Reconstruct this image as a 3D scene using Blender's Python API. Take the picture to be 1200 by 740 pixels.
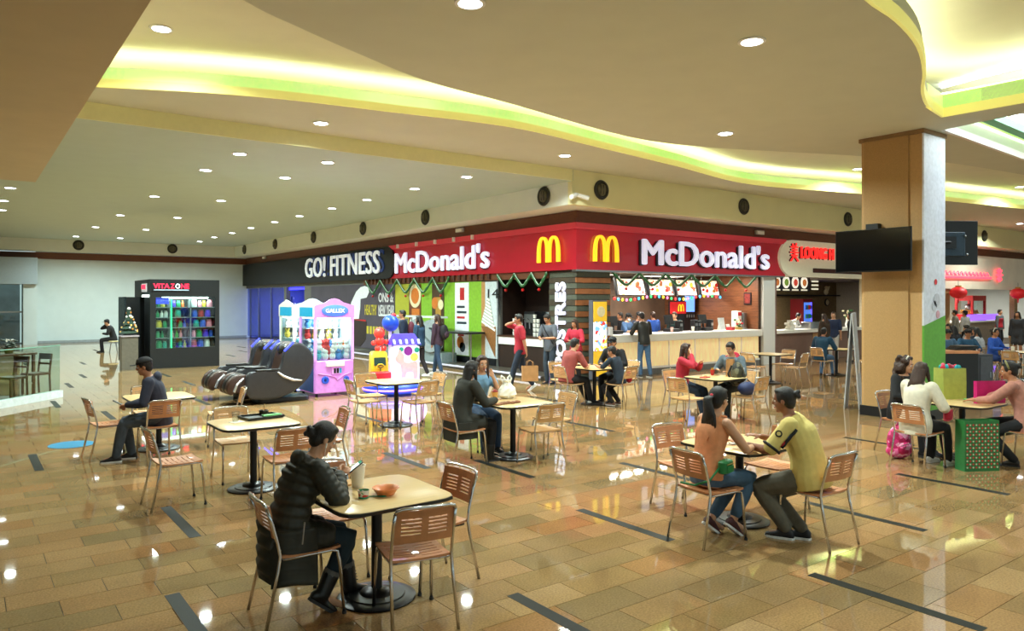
import bpy, bmesh, math, random
from mathutils import Vector, Matrix
rnd = random.Random(7)
V = Vector
R_ = math.radians
for _o in list(bpy.data.objects):
    bpy.data.objects.remove(_o)
SC = bpy.context.scene
COL = SC.collection

# ---------------------------------------------------------------- camera, world, exposure
# world axes: X runs along the burger shop's counter front, Y along its side front; camera stands at the origin
FPX, CAMH, HORIZ, YAW = 870.0, 2.1, 352.0, 53.4
cam = bpy.data.cameras.new('camera')
cam.sensor_width = 36.0
cam.lens = 36.0 * FPX / 1200.0
cam.shift_y = (HORIZ - 370.0) / 1200.0
cam.clip_end = 300
cam_o = bpy.data.objects.new('camera', cam)
COL.objects.link(cam_o)
cam_o.location = (0, 0, CAMH)
cam_o.rotation_euler = (R_(90), 0, R_(YAW - 90))
SC.camera = cam_o

w = bpy.data.worlds.new('World')
SC.world = w
w.use_nodes = True
w.node_tree.nodes['Background'].inputs[0].default_value = (0.76, 0.96, 0.94, 1)
w.node_tree.nodes['Background'].inputs[1].default_value = 0.73
vs = SC.view_settings
vs.view_transform = 'Standard'
vs.look = 'None'
vs.gamma = 1.0
vs.use_curve_mapping = False
vs.exposure = 0.0
DOWNLIGHT_W = 62.0

# ---------------------------------------------------------------- helpers
FW = V((math.cos(R_(YAW)), math.sin(R_(YAW))))
RT = V((math.sin(R_(YAW)), -math.cos(R_(YAW))))
def G(px, py, z=0.0):
    """world x, y of the point at height z that the photograph shows at px, py"""
    d = FPX * (CAMH - z) / (py - HORIZ)
    p = FW * d + RT * ((px - 600.0) / FPX * d)
    return p.x, p.y
def lin(h):
    h = h.lstrip('#')
    c = [int(h[i:i+2], 16) / 255.0 for i in (0, 2, 4)]
    return [x / 12.92 if x <= 0.04045 else ((x + 0.055) / 1.055) ** 2.4 for x in c]

MATS = {}
def M(name, col, rough=0.55, metal=0.0, var=0.10, scale=14.0, bump=0.0, emit=0.0, ecol=None, coat=0.0, spec=0.5, stretch=None):
    """procedural material: noise-varied base colour"""
    if name in MATS:
        return MATS[name]
    m = bpy.data.materials.new(name)
    m.use_nodes = True
    nt = m.node_tree
    b = nt.nodes['Principled BSDF']
    c = lin(col) if isinstance(col, str) else list(col)
    tc = nt.nodes.new('ShaderNodeTexCoord')
    mp = nt.nodes.new('ShaderNodeMapping')
    nt.links.new(tc.outputs['Object'], mp.inputs['Vector'])
    if stretch:
        mp.inputs['Scale'].default_value = stretch
    n = nt.nodes.new('ShaderNodeTexNoise')
    n.inputs['Scale'].default_value = scale
    n.inputs['Detail'].default_value = 3
    nt.links.new(mp.outputs[0], n.inputs['Vector'])
    r = nt.nodes.new('ShaderNodeValToRGB')
    r.color_ramp.elements[0].position = 0.3
    r.color_ramp.elements[1].position = 0.7
    r.color_ramp.elements[0].color = [max(0, x * (1 - var)) for x in c] + [1]
    r.color_ramp.elements[1].color = [min(1, x * (1 + var)) for x in c] + [1]
    nt.links.new(n.outputs['Fac'], r.inputs[0])
    nt.links.new(r.outputs[0], b.inputs['Base Color'])
    b.inputs['Roughness'].default_value = rough
    b.inputs['Metallic'].default_value = metal
    b.inputs['Coat Weight'].default_value = coat
    b.inputs['Specular IOR Level'].default_value = spec
    if bump:
        bp = nt.nodes.new('ShaderNodeBump')
        bp.inputs['Strength'].default_value = bump
        bp.inputs['Distance'].default_value = 0.01
        nt.links.new(n.outputs['Fac'], bp.inputs['Height'])
        nt.links.new(bp.outputs[0], b.inputs['Normal'])
    if emit:
        e = lin(ecol) if ecol else c
        b.inputs['Emission Color'].default_value = e[:3] + [1]
        b.inputs['Emission Strength'].default_value = emit
    MATS[name] = m
    return m

def glass(name, tint='#eef6f4', refl=0.10, rough=0.02):
    if name in MATS:
        return MATS[name]
    m = bpy.data.materials.new(name)
    m.use_nodes = True
    nt = m.node_tree
    nt.nodes.clear()
    o = nt.nodes.new('ShaderNodeOutputMaterial')
    mx = nt.nodes.new('ShaderNodeMixShader')
    t = nt.nodes.new('ShaderNodeBsdfTransparent')
    t.inputs[0].default_value = lin(tint) + [1]
    g = nt.nodes.new('ShaderNodeBsdfGlossy')
    g.inputs['Roughness'].default_value = rough
    lw = nt.nodes.new('ShaderNodeLayerWeight')
    pw_ = nt.nodes.new('ShaderNodeMath')
    pw_.operation = 'POWER'
    pw_.inputs[1].default_value = 4.0
    nt.links.new(lw.outputs['Facing'], pw_.inputs[0])
    ad = nt.nodes.new('ShaderNodeMath')
    ad.operation = 'MULTIPLY_ADD'
    ad.use_clamp = True
    ad.inputs[1].default_value = 0.6
    ad.inputs[2].default_value = refl * 0.5
    nt.links.new(pw_.outputs[0], ad.inputs[0])
    nt.links.new(ad.outputs[0], mx.inputs[0])
    nt.links.new(t.outputs[0], mx.inputs[1])
    nt.links.new(g.outputs[0], mx.inputs[2])
    nt.links.new(mx.outputs[0], o.inputs[0])
    MATS[name] = m
    return m

def patchwork(name, cols, scale=6.0, rough=0.5, emit=0.0, rnd_=1.0, stretch=(1, 1, 1)):
    """voronoi cells in a few flat colours: print too small to read"""
    if name in MATS:
        return MATS[name]
    m = bpy.data.materials.new(name)
    m.use_nodes = True
    nt = m.node_tree
    b = nt.nodes['Principled BSDF']
    tc = nt.nodes.new('ShaderNodeTexCoord')
    mp = nt.nodes.new('ShaderNodeMapping')
    mp.inputs['Scale'].default_value = stretch
    nt.links.new(tc.outputs['Object'], mp.inputs[0])
    v = nt.nodes.new('ShaderNodeTexVoronoi')
    v.inputs['Scale'].default_value = scale
    v.inputs['Randomness'].default_value = rnd_
    nt.links.new(mp.outputs[0], v.inputs['Vector'])
    sp = nt.nodes.new('ShaderNodeSeparateColor')
    nt.links.new(v.outputs['Color'], sp.inputs[0])
    r = nt.nodes.new('ShaderNodeValToRGB')
    r.color_ramp.interpolation = 'CONSTANT'
    k = len(cols)
    while len(r.color_ramp.elements) < k:
        r.color_ramp.elements.new(0.5)
    for i, c in enumerate(cols):
        r.color_ramp.elements[i].position = i / k
        r.color_ramp.elements[i].color = lin(c) + [1]
    nt.links.new(sp.outputs[0], r.inputs[0])
    nt.links.new(r.outputs[0], b.inputs['Base Color'])
    b.inputs['Roughness'].default_value = rough
    if emit:
        nt.links.new(r.outputs[0], b.inputs['Emission Color'])
        b.inputs['Emission Strength'].default_value = emit
    MATS[name] = m
    return m

class MB:
    """collects shapes for ONE mesh object"""
    def __init__(s):
        s.v = []
        s.f = []
    def add(s, vs_, fs):
        o = len(s.v)
        s.v += [V(p) for p in vs_]
        s.f += [tuple(i + o for i in q) for q in fs]
        return s
    def box(s, c, d, rz=0.0, rx=0.0, ry=0.0):
        x, y, z = d[0] / 2, d[1] / 2, d[2] / 2
        m = Matrix.Translation(V(c)) @ Matrix.Rotation(rz, 4, 'Z') @ Matrix.Rotation(ry, 4, 'Y') @ Matrix.Rotation(rx, 4, 'X')
        p = [m @ V((a * x, b * y, e * z)) for a, b, e in ((-1,-1,-1),(1,-1,-1),(1,1,-1),(-1,1,-1),(-1,-1,1),(1,-1,1),(1,1,1),(-1,1,1))]
        return s.add(p, [(0,3,2,1),(4,5,6,7),(0,1,5,4),(1,2,6,5),(2,3,7,6),(3,0,4,7)])
    def bb(s, x0, x1, y0, y1, z0, z1):
        return s.box(((x0+x1)/2, (y0+y1)/2, (z0+z1)/2), (abs(x1-x0), abs(y1-y0), abs(z1-z0)))
    def rbox(s, c, d, r, n=3, rz=0.0):
        """box with rounded vertical edges and softened rims"""
        x, y, z = d[0]/2, d[1]/2, d[2]/2
        r = min(r, x*.99, y*.99)
        def ring(zz, ins):
            out = []
            for cx, cy, a0 in ((x-r, y-r, 0), (-x+r, y-r, 90), (-x+r, -y+r, 180), (x-r, -y+r, 270)):
                for k in range(n + 1):
                    a = R_(a0 + 90.0 * k / n)
                    q = max(r - ins, 0.0005)
                    out.append((cx + q * math.cos(a), cy + q * math.sin(a), zz))
            return out
        e = min(r, z) * 0.35
        rings = [ring(-z, e), ring(-z + e, 0), ring(z - e, 0), ring(z, e)]
        m = Matrix.Translation(V(c)) @ Matrix.Rotation(rz, 4, 'Z')
        return s.rings([[m @ V(p) for p in q] for q in rings])
    def rings(s, rs, cap=True, close=False):
        n = len(rs[0])
        o = len(s.v)
        for q in rs:
            s.v += [V(p) for p in q]
        k = len(rs)
        for i in range(k if close else k - 1):
            a, b = o + i * n, o + ((i + 1) % k) * n
            for j in range(n):
                j2 = (j + 1) % n
                s.f.append((a + j, a + j2, b + j2, b + j))
        if cap and not close:
            s.f.append(tuple(o + j for j in reversed(range(n))))
            s.f.append(tuple(o + (k - 1) * n + j for j in range(n)))
        return s
    def tube(s, pts, r, n=8, cap=True, closed=False):
        pts = [V(p) for p in pts]
        k = len(pts)
        rr = r if isinstance(r, (list, tuple)) else [r] * k
        prev = None
        rs = []
        for i, p in enumerate(pts):
            a = pts[i - 1] if (i > 0 or closed) else pts[i]
            b = pts[(i + 1) % k] if (i < k - 1 or closed) else pts[i]
            t = (b - a)
            t = t.normalized() if t.length > 1e-9 else V((0, 0, 1))
            if prev is None:
                u = t.orthogonal().normalized()
            else:
                u = prev - t * prev.dot(t)
                u = u.normalized() if u.length > 1e-6 else t.orthogonal().normalized()
            prev = u
            w_ = t.cross(u)
            rs.append([p + (u * math.cos(2*math.pi*j/n) + w_ * math.sin(2*math.pi*j/n)) * rr[i] for j in range(n)])
        return s.rings(rs, cap, closed)
    def cyl(s, a, b, r0, r1=None, n=12):
        return s.tube([a, b], [r0, r0 if r1 is None else r1], n)
    def lathe(s, prof, c=(0, 0, 0), n=20, ax='Z'):
        c = V(c)
        rs = []
        for r, z in prof:
            q = []
            for j in range(n):
                a = 2 * math.pi * j / n
                x, y = r * math.cos(a), r * math.sin(a)
                q.append(c + (V((x, y, z)) if ax == 'Z' else V((x, z, y)) if ax == 'Y' else V((z, x, y))))
            rs.append(q)
        return s.rings(rs)
    def ell(s, c, r, n=12, k=8, mat=None):
        c = V(c)
        r = (r, r, r) if not isinstance(r, (tuple, list)) else r
        rs = []
        for i in range(k + 1):
            t = math.pi * (0.02 + 0.96 * i / k)
            q = []
            for j in range(n):
                a = 2 * math.pi * j / n
                p = V((r[0]*math.sin(t)*math.cos(a), r[1]*math.sin(t)*math.sin(a), -r[2]*math.cos(t)))
                q.append(c + (mat @ p if mat else p))
            rs.append(q)
        return s.rings(rs)
    def prism(s, poly, o, ux, uy, dep):
        """2-D outline in the plane (ux, uy) at o, pushed along ux x uy by dep"""
        o, ux, uy = V(o), V(ux), V(uy)
        nrm = ux.cross(uy).normalized() * dep
        a = [o + ux * p[0] + uy * p[1] for p in poly]
        return s.rings([a, [q + nrm for q in a]])
    def xf(s, m):
        s.v = [m @ p for p in s.v]
        return s
    def build(s, name, mat, parent=None, smooth=False, bevel=0.0, loc=None, rz=0.0):
        me = bpy.data.meshes.new(name)
        me.from_pydata([tuple(p) for p in s.v], [], s.f)
        if isinstance(mat, bpy.types.Material):
            me.materials.append(mat)
        if smooth:
            me.shade_smooth()
            if smooth != 2:
                me.set_sharp_from_angle(angle=R_(40))
        me.update()
        o = bpy.data.objects.new(name, me)
        COL.objects.link(o)
        if parent:
            o.parent = parent
        if loc is not None:
            o.location = loc
        o.rotation_euler = (0, 0, rz)
        if bevel:
            b = o.modifiers.new('bevel', 'BEVEL')
            b.width = bevel
            b.segments = 2
            b.limit_method = 'ANGLE'
        return o

def tag(o, label, cat, group=None):
    o['label'] = label
    o['category'] = cat
    if group:
        o['group'] = group
    return o
def struct(o):
    o['kind'] = 'structure'
    return o
def thing(name, label, cat, loc=(0, 0, 0), rz=0.0, group=None):
    o = bpy.data.objects.new(name, None)
    o.empty_display_size = 0.1
    COL.objects.link(o)
    o.location = loc
    o.rotation_euler = (0, 0, rz)
    return tag(o, label, cat, group)
def dup(root, loc, rz, label=None, group=None):
    r = root.copy()
    COL.objects.link(r)
    r.location = loc
    r.rotation_euler = (0, 0, rz)
    if label:
        r['label'] = label
    if group:
        r['group'] = group
    for ch in list(root.children):
        c = ch.copy()
        COL.objects.link(c)
        c.parent = r
        for g in list(ch.children):
            d = g.copy()
            COL.objects.link(d)
            d.parent = c
    return r
def fr(o, ux, uy):
    """matrix taking local x,y,z to ux, uy, ux x uy at o"""
    ux, uy = V(ux).normalized(), V(uy).normalized()
    uz = ux.cross(uy)
    m = Matrix(((ux.x, uy.x, uz.x, o[0]), (ux.y, uy.y, uz.y, o[1]), (ux.z, uy.z, uz.z, o[2]), (0, 0, 0, 1)))
    return m
def text_bm(txt, ext=0.02, bold=0.0, spacing=1.0):
    cu = bpy.data.curves.new('t', 'FONT')
    cu.body = txt
    cu.extrude = ext
    cu.offset = bold
    cu.space_character = spacing
    cu.resolution_u = 3
    ob = bpy.data.objects.new('t', cu)
    COL.objects.link(ob)
    me = bpy.data.meshes.new_from_object(ob)
    bpy.data.objects.remove(ob)
    bm = bmesh.new()
    bm.from_mesh(me)
    bpy.data.meshes.remove(me)
    return bm
def letters(txt, m, width, height, mat, parent, ext=0.03, bold=0.0, spacing=1.0, name='letter', split=True, off=0.0, thick=0.0):
    """raised lettering: each glyph a part; fitted to width x height in the plane of matrix m"""
    bm = text_bm(txt, 1.0, bold, spacing)
    xs = [v.co.x for v in bm.verts]
    ys = [v.co.y for v in bm.verts]
    x0, x1, y0, y1 = min(xs), max(xs), min(ys), max(ys)
    for v in bm.verts:
        v.co = m @ V(((v.co.x - x0) / (x1 - x0) * width, (v.co.y - y0) / (y1 - y0) * height, off + (v.co.z + 1) / 2 * ext))
    bm.verts.ensure_lookup_table()
    seen = set()
    groups = []
    if split:
        for v in bm.verts:
            if v.index in seen:
                continue
            st, isl = [v], []
            seen.add(v.index)
            while st:
                q = st.pop()
                isl.append(q)
                for e in q.link_edges:
                    p = e.other_vert(q)
                    if p.index not in seen:
                        seen.add(p.index)
                        st.append(p)
            groups.append(isl)
    else:
        groups = [list(bm.verts)]
    out = []
    for isl in groups:
        ids = {v.index: i for i, v in enumerate(isl)}
        fs = []
        done = set()
        for v in isl:
            for f in v.link_faces:
                if f.index not in done:
                    done.add(f.index)
                    fs.append(tuple(ids[q.index] for q in f.verts))
        mb = MB()
        mb.v = [v.co.copy() for v in isl]
        mb.f = fs
        if thick:
            nv, nf = len(mb.v), list(mb.f)
            d_ = m.to_3x3() @ V((1, 0, 0)); u_ = m.to_3x3() @ V((0, 1, 0)); w_ = m.to_3x3() @ V((0, 0, 1))
            base = list(mb.v)
            for k_, (a_, b_) in enumerate(((-1, 0), (1, 0), (-.5, .0), (.5, 0), (0, .6), (0, -.6))):
                mb.v += [p + d_*(a_*thick) + u_*(b_*thick) - w_*(.0015*(k_ + 1)) for p in base]
                mb.f += [tuple(i + nv*(k_ + 1) for i in q) for q in nf]
        out.append(mb.build(name, mat, parent))
    bm.free()
    return out
def fill2d(name, loops, z0, z1, mat, parent=None):
    """flat slab between z0 and z1 with the first loop as outline and the others as openings"""
    cu = bpy.data.curves.new(name, 'CURVE')
    cu.dimensions = '2D'
    cu.fill_mode = 'BOTH'
    cu.extrude = (z1 - z0) / 2
    for lp in loops:
        sp = cu.splines.new('POLY')
        sp.points.add(len(lp) - 1)
        for i, p in enumerate(lp):
            sp.points[i].co = (p[0], p[1], 0, 1)
        sp.use_cyclic_u = True
    ob = bpy.data.objects.new(name, cu)
    COL.objects.link(ob)
    me = bpy.data.meshes.new_from_object(ob)
    bpy.data.objects.remove(ob)
    me.name = name
    me.transform(Matrix.Translation((0, 0, (z0 + z1) / 2)))
    me.materials.clear()
    me.materials.append(mat)
    o = bpy.data.objects.new(name, me)
    COL.objects.link(o)
    if parent:
        o.parent = parent
    return o
def crom(pts, n=8):
    """smooth curve through points"""
    P = [V(p) for p in pts]
    P = [P[0] * 2 - P[1]] + P + [P[-1] * 2 - P[-2]]
    out = []
    for i in range(1, len(P) - 2):
        for k in range(n):
            t = k / n
            a, b, c, d = P[i-1], P[i], P[i+1], P[i+2]
            out.append(0.5 * ((2*b) + (c-a)*t + (2*a-5*b+4*c-d)*t*t + (3*b-a-3*c+d)*t**3))
    out.append(P[-2])
    return out
# ---------------------------------------------------------------- materials of the shell
def tile_mat():
    m = bpy.data.materials.new('polished_tile')
    m.use_nodes = True
    nt = m.node_tree
    L = nt.links.new
    b = nt.nodes['Principled BSDF']
    oi = nt.nodes.new('ShaderNodeObjectInfo')
    ge = nt.nodes.new('ShaderNodeNewGeometry')
    ad = nt.nodes.new('ShaderNodeMath'); ad.operation = 'ADD'
    L(oi.outputs['Random'], ad.inputs[0]); L(ge.outputs['Random Per Island'], ad.inputs[1])
    fc = nt.nodes.new('ShaderNodeMath'); fc.operation = 'FRACT'
    L(ad.outputs[0], fc.inputs[0])
    r = nt.nodes.new('ShaderNodeValToRGB')
    cs = ['#856f4c', '#9b7c54', '#90744b', '#a48158', '#9c7248', '#a78960']
    while len(r.color_ramp.elements) < len(cs):
        r.color_ramp.elements.new(0.5)
    for i, c in enumerate(cs):
        r.color_ramp.elements[i].position = i / (len(cs) - 1)
        r.color_ramp.elements[i].color = lin(c) + [1]
    L(fc.outputs[0], r.inputs[0])
    n = nt.nodes.new('ShaderNodeTexNoise')
    n.inputs['Scale'].default_value = 70
    n.inputs['Detail'].default_value = 5
    L(ge.outputs['Position'], n.inputs['Vector'])
    n2 = nt.nodes.new('ShaderNodeTexNoise')
    n2.inputs['Scale'].default_value = 1.6
    n2.inputs['Detail'].default_value = 4
    L(ge.outputs['Position'], n2.inputs['Vector'])
    mr = nt.nodes.new('ShaderNodeMapRange')
    mr.inputs[1].default_value = 0.3; mr.inputs[2].default_value = 0.7
    mr.inputs[3].default_value = 0.72; mr.inputs[4].default_value = 1.2
    L(n.outputs['Fac'], mr.inputs[0])
    mr2 = nt.nodes.new('ShaderNodeMapRange')
    mr2.inputs[1].default_value = 0.3; mr2.inputs[2].default_value = 0.7
    mr2.inputs[3].default_value = 0.85; mr2.inputs[4].default_value = 1.1
    L(n2.outputs['Fac'], mr2.inputs[0])
    mu = nt.nodes.new('ShaderNodeMath'); mu.operation = 'MULTIPLY'
    L(mr.outputs[0], mu.inputs[0]); L(mr2.outputs[0], mu.inputs[1])
    vm = nt.nodes.new('ShaderNodeVectorMath'); vm.operation = 'SCALE'
    L(r.outputs[0], vm.inputs[0]); L(mu.outputs[0], vm.inputs['Scale'])
    L(vm.outputs[0], b.inputs['Base Color'])
    b.inputs['Roughness'].default_value = 0.03
    b.inputs['IOR'].default_value = 1.6
    bp = nt.nodes.new('ShaderNodeBump')
    bp.inputs['Strength'].default_value = 0.015
    bp.inputs['Distance'].default_value = 0.02
    L(n2.outputs['Fac'], bp.inputs['Height'])
    L(bp.outputs[0], b.inputs['Normal'])
    return m
TILE = tile_mat()
GROUT = M('grout', '#3c3122', 0.7)
STRIP = M('dark_inlay', '#1a1c14', 0.55, var=0.15, scale=60, spec=.2)
CEIL = M('ceiling_paint', '#d2d2bc', 0.75, var=0.02, scale=2)
CEIL_HI = M('cove_paint', '#eeecd4', 0.7, var=0.02, scale=2)
WALLW = M('white_wall_paint', '#cfdad9', 0.6, var=0.03, scale=2)
VENTW = M('fascia_paint', '#e6e8d8', 0.65, var=0.02, scale=2)
BROWN = M('brown_wood_band', '#6a3d22', 0.5, var=0.18, scale=6, stretch=(1, 1, 9))
RED = M('sign_red', '#a80f22', 0.35, var=0.04, scale=3, coat=0.3, emit=.20, ecol='#b00c28')
RED2 = M('sign_red_rim', '#c8343c', 0.35, var=0.04, scale=3, emit=.20, ecol='#d03848')
BLACK = M('black_paint', '#14161a', 0.4, var=0.1)
WHITE = M('white_laminate', '#ece9e0', 0.35, var=0.01)
CHROME = M('chrome_tube', '#d8d8da', 0.16, 1.0, var=0.03)
STEEL = M('brushed_steel', '#a9acae', 0.3, 1.0, var=0.06)
GLASS = glass('clear_glass')

# ---------------------------------------------------------------- floor: base, tiles, dark inlays
floor = struct(MB().bb(-12, 48, -6, 44, -0.12, -0.004).build('floor', GROUT))
TX, TY, GAP = 0.605, 0.304, 0.0045
Y0 = 5.74
def px_of(x, y):
    d = x * FW.x + y * FW.y
    if d < 0.5:
        return None
    r = x * RT.x + y * RT.y
    return 600 + FPX * r / d, HORIZ + FPX * CAMH / d, d
cells = []
for j in range(-24, 122):
    yc = Y0 + (j + 0.5) * TY
    for i in range(-8, 78):
        xc = 0.55 + (i + 0.5 + (0.5 if j % 2 else 0.0)) * TX
        q = px_of(xc, yc)
        if not q or q[2] < 1.2 or not (-800 < q[0] < 2000) or yc > 42.3 or (xc > 12.9 and yc > 14.5):
            continue
        infr = (-20 < q[0] < 1220) and q[1] < 755
        cells.append((0 if infr else 1, q[2], xc, yc))
cells.sort()
bx, by = TX - GAP, TY - GAP
tp = MB().bb(-bx/2, bx/2, -by/2, by/2, -0.008, 0)
tp.f = tp.f[1:]
proto = tp.build('tile', TILE, floor)
for k, (a, d, xc, yc) in enumerate(cells[:300]):
    o = proto if k == 0 else proto.copy()
    if k:
        COL.objects.link(o)
        o.parent = floor
    o.location = (xc, yc, 0)
mb = MB()
for a, d, xc, yc in cells[300:]:
    x0, x1, y0, y1 = xc - bx/2, xc + bx/2, yc - by/2, yc + by/2
    if d < 16:
        n0 = len(mb.v)
        mb.v += [V(p) for p in ((x0,y0,-.008),(x1,y0,-.008),(x1,y1,-.008),(x0,y1,-.008),(x0,y0,0),(x1,y0,0),(x1,y1,0),(x0,y1,0))]
        mb.f += [tuple(n0 + i for i in q) for q in ((4,5,6,7),(0,1,5,4),(1,2,6,5),(2,3,7,6),(3,0,4,7))]
    else:
        n0 = len(mb.v)
        mb.v += [V((x0,y0,0)), V((x1,y0,0)), V((x1,y1,0)), V((x0,y1,0))]
        mb.f.append((n0, n0+1, n0+2, n0+3))
st = mb.build('tile_field', TILE, floor)
st['kind'] = 'stuff'
sp = MB().bb(-0.05, 0.05, -0.6, 0.6, -0.004, 0.0015).build('inlay_strip', STRIP, floor)
strips = [(1.67, 7.55), (1.21, 5.1), (3.16, 3.65), (4.98, 4.97), (5.23, 2.6), (7.05, 3.78), (4.68, 8.65), (5.43, 7.5),
          (6.84, 6.25), (9.08, 3.83), (0.78, 11.4)]
for p in ((65,474),(81,452),(97,441),(97,426),(194,440),(221,449.5),(236,471),(127,487),(270,417),(283,407),(285,412),(30,427),(112,411),(430,490),(690,500),(640,468),(860,520),(1010,470),(1035,520)):
    strips.append(G(*p))
for k, (x, y) in enumerate(strips):
    o = sp if k == 0 else sp.copy()
    if k:
        COL.objects.link(o); o.parent = floor
    o.location = (x, y, 0)
st_ = MB().lathe([(0.30, 0), (0.30, 0.003)], n=32).build('floor_sticker', M('blue_vinyl', '#1b86b4', 0.3), None, loc=(*G(84, 521.5), 0.002))
tag(st_, 'round blue vinyl sticker stuck on the tiled floor', 'sticker')

# ---------------------------------------------------------------- ceilings
Z1, Z2, Z3, Z4, ZS = 5.05, 5.30, 5.86, 5.02, 4.45
VX, VY = 12.0, 13.7          # planes of the two vent fascias
FX, FY = 12.92, 14.57        # planes of the two shop fronts
YB = 42.5                    # rear wall
e1 = [G(x, y, Z1) for x, y in ((150, -90), (285, 0), (350, 32), (425, 65), (500, 95), (600, 122), (735, 160), (820, 172), (920, 178), (1008, 183), (1105, 190), (1200, 205))]
e1 = [tuple(p) for p in crom([V((a, b, 0)) for a, b in e1], 5)]
o1 = [(-2.2, 3.0)] + [(p[0], p[1]) for p in e1] + [(28, 6.2), (47, 5.0), (47, -6), (-2.2, -6)]
c2 = [G(x, y, Z1) for x, y in ((1000, -30), (1015, 0), (1050, 25), (1075, 55), (1082, 85), (1080, 107), (1087, 125), (1105, 137))]
c2 = [(p[0], p[1]) for p in crom([V((a, b, 0)) for a, b in c2], 4)]
c2 += [G(1150, 129, Z1), G(1200, 120, Z1), G(1290, 104, Z1), G(1330, 40, Z1), G(1250, -90, Z1), G(1080, -90, Z1)]
c3 = [G(x, y, Z1) for x, y in ((1103, 153), (1150, 143), (1200, 133), (1290, 116), (1300, 208), (1200, 188))]
ceil1 = struct(fill2d('ceiling_island', [o1, c2, c3], Z1, Z1 + 0.34, CEIL))
e2 = [G(x, y, Z2) for x, y in ((-60, 94), (120, 102), (300, 113), (450, 130), (600, 149), (700, 172), (795, 195), (880, 216), (1008, 227), (1105, 235), (1200, 245))]
e2 = [(p[0], p[1]) for p in crom([V((a, b, 0)) for a, b in e2], 6)] + [(47, 8.6)]
e2 = [(-10, e2[0][1])] + e2
ceil2 = struct(fill2d('ceiling_border', [e2 + [(47, VY), (-10, VY)]], Z2, Z2 + 0.12, CEIL))
struct(MB().bb(-10, 47, -6, VY + 0.2, Z3, Z3 + 0.1).build('ceiling_upper', CEIL_HI))
struct(MB().bb(-10, VX + .05, VY, YB, Z4, Z4 + 0.3).build('ceiling_rear', M('rear_ceiling_green_cast', '#bccabb', .75, var=.02, scale=2)))  # greenish cast of the lamps put into the ceiling colour
MB().bb(-10, VX, VY - .02, VY, Z4 - .002, Z2).build('step_face', M('step_yellow_spill', '#f2ecb4', 0.6, var=.02), ceil2)  # yellow light spill put into the colour of the shaded face
struct(MB().bb(-10, 1.12, -5, 16.4, 4.3, 4.75).build('ceiling_bridge', M('bridge_soffit_paint', '#cbb992', 0.7, var=0.03, scale=2)))
# cove light: a lit lime band behind the yellow rim, and the tubes that wash the upper ceiling
LIME = M('lime_led_band', '#bfdc62', 0.5, emit=0.75, ecol='#bfe662')
YRIM = M('yellow_rim_glow', '#e6dc86', 0.6, var=0.03, emit=.5, ecol='#e2dc78')  # rim given a glow of its own so it reads as lit
_nt = LIME.node_tree
_n = _nt.nodes.new('ShaderNodeTexNoise'); _n.inputs['Scale'].default_value = .55
_r = _nt.nodes.new('ShaderNodeValToRGB')
_r.color_ramp.elements[0].position = .35; _r.color_ramp.elements[1].position = .68
_r.color_ramp.elements[0].color = lin('#a4e07a') + [1]; _r.color_ramp.elements[1].color = lin('#e6f6b4') + [1]
_g = _nt.nodes.new('ShaderNodeNewGeometry')
_nt.links.new(_g.outputs['Position'], _n.inputs['Vector']); _nt.links.new(_n.outputs['Fac'], _r.inputs[0])
_nt.links.new(_r.outputs[0], _nt.nodes['Principled BSDF'].inputs['Emission Color'])
TUBEW = M('cove_tube_lamp', '#fbf8d0', 0.5, emit=13.0, ecol='#f6f6d2')
def normals(pl):
    out = []
    for i in range(len(pl)):
        a, b = V((*pl[max(i-1, 0)], 0)), V((*pl[min(i+1, len(pl)-1)], 0))
        t = (b - a).normalized()
        out.append(V((-t.y, t.x, 0)))
    return out
def ribbon(pl, off0, off1, z0, z1, ns):
    """solid band following a plan curve, between two offsets and two heights"""
    rs = []
    for (x, y), n in zip(pl, ns):
        a, b = V((x, y, 0)) + n * off0, V((x, y, 0)) + n * off1
        rs.append([(a.x, a.y, z0), (b.x, b.y, z0), (b.x, b.y, z1), (a.x, a.y, z1)])
    return MB().rings(rs)
n2_ = normals(e2)
ribbon(e2, -0.012, 0.02, Z2 - 0.004, Z2 + 0.125, n2_).build('yellow_rim', YRIM, ceil2)
ribbon(e2, 0.02, 0.05, Z2 + 0.12, Z2 + 0.30, n2_).build('cove_light_band', LIME, ceil2)
ribbon(e2, 0.10, 0.18, Z2 + 0.18, Z2 + 0.24, n2_).build('cove_tube', TUBEW, ceil2)
f2 = c2[-9:-4] if False else [G(1087, 125, Z1), G(1105, 137, Z1), G(1150, 129, Z1), G(1200, 120, Z1), G(1290, 104, Z1)]
nf = normals(f2)
ribbon(f2, -0.01, 0.03, Z1 - 0.004, Z1 + 0.14, nf).build('yellow_rim', YRIM, ceil1)
ribbon(f2, 0.0, 0.03, Z1 + 0.14, Z1 + 0.36, nf).build('cove_light_band', LIME, ceil1)
ribbon(f2, 0.12, 0.20, Z1 + 0.345, Z1 + 0.40, nf).build('cove_tube', TUBEW, ceil1)
f3 = c2[:26]
nf = normals(f3)
ribbon(f3, -0.03, 0.01, Z1 - 0.004, Z1 + 0.15, nf).build('yellow_rim', YRIM, ceil1)
ribbon(f3, 0.16, 0.24, Z1 + 0.345, Z1 + 0.40, nf).build('cove_tube', TUBEW, ceil1)
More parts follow.
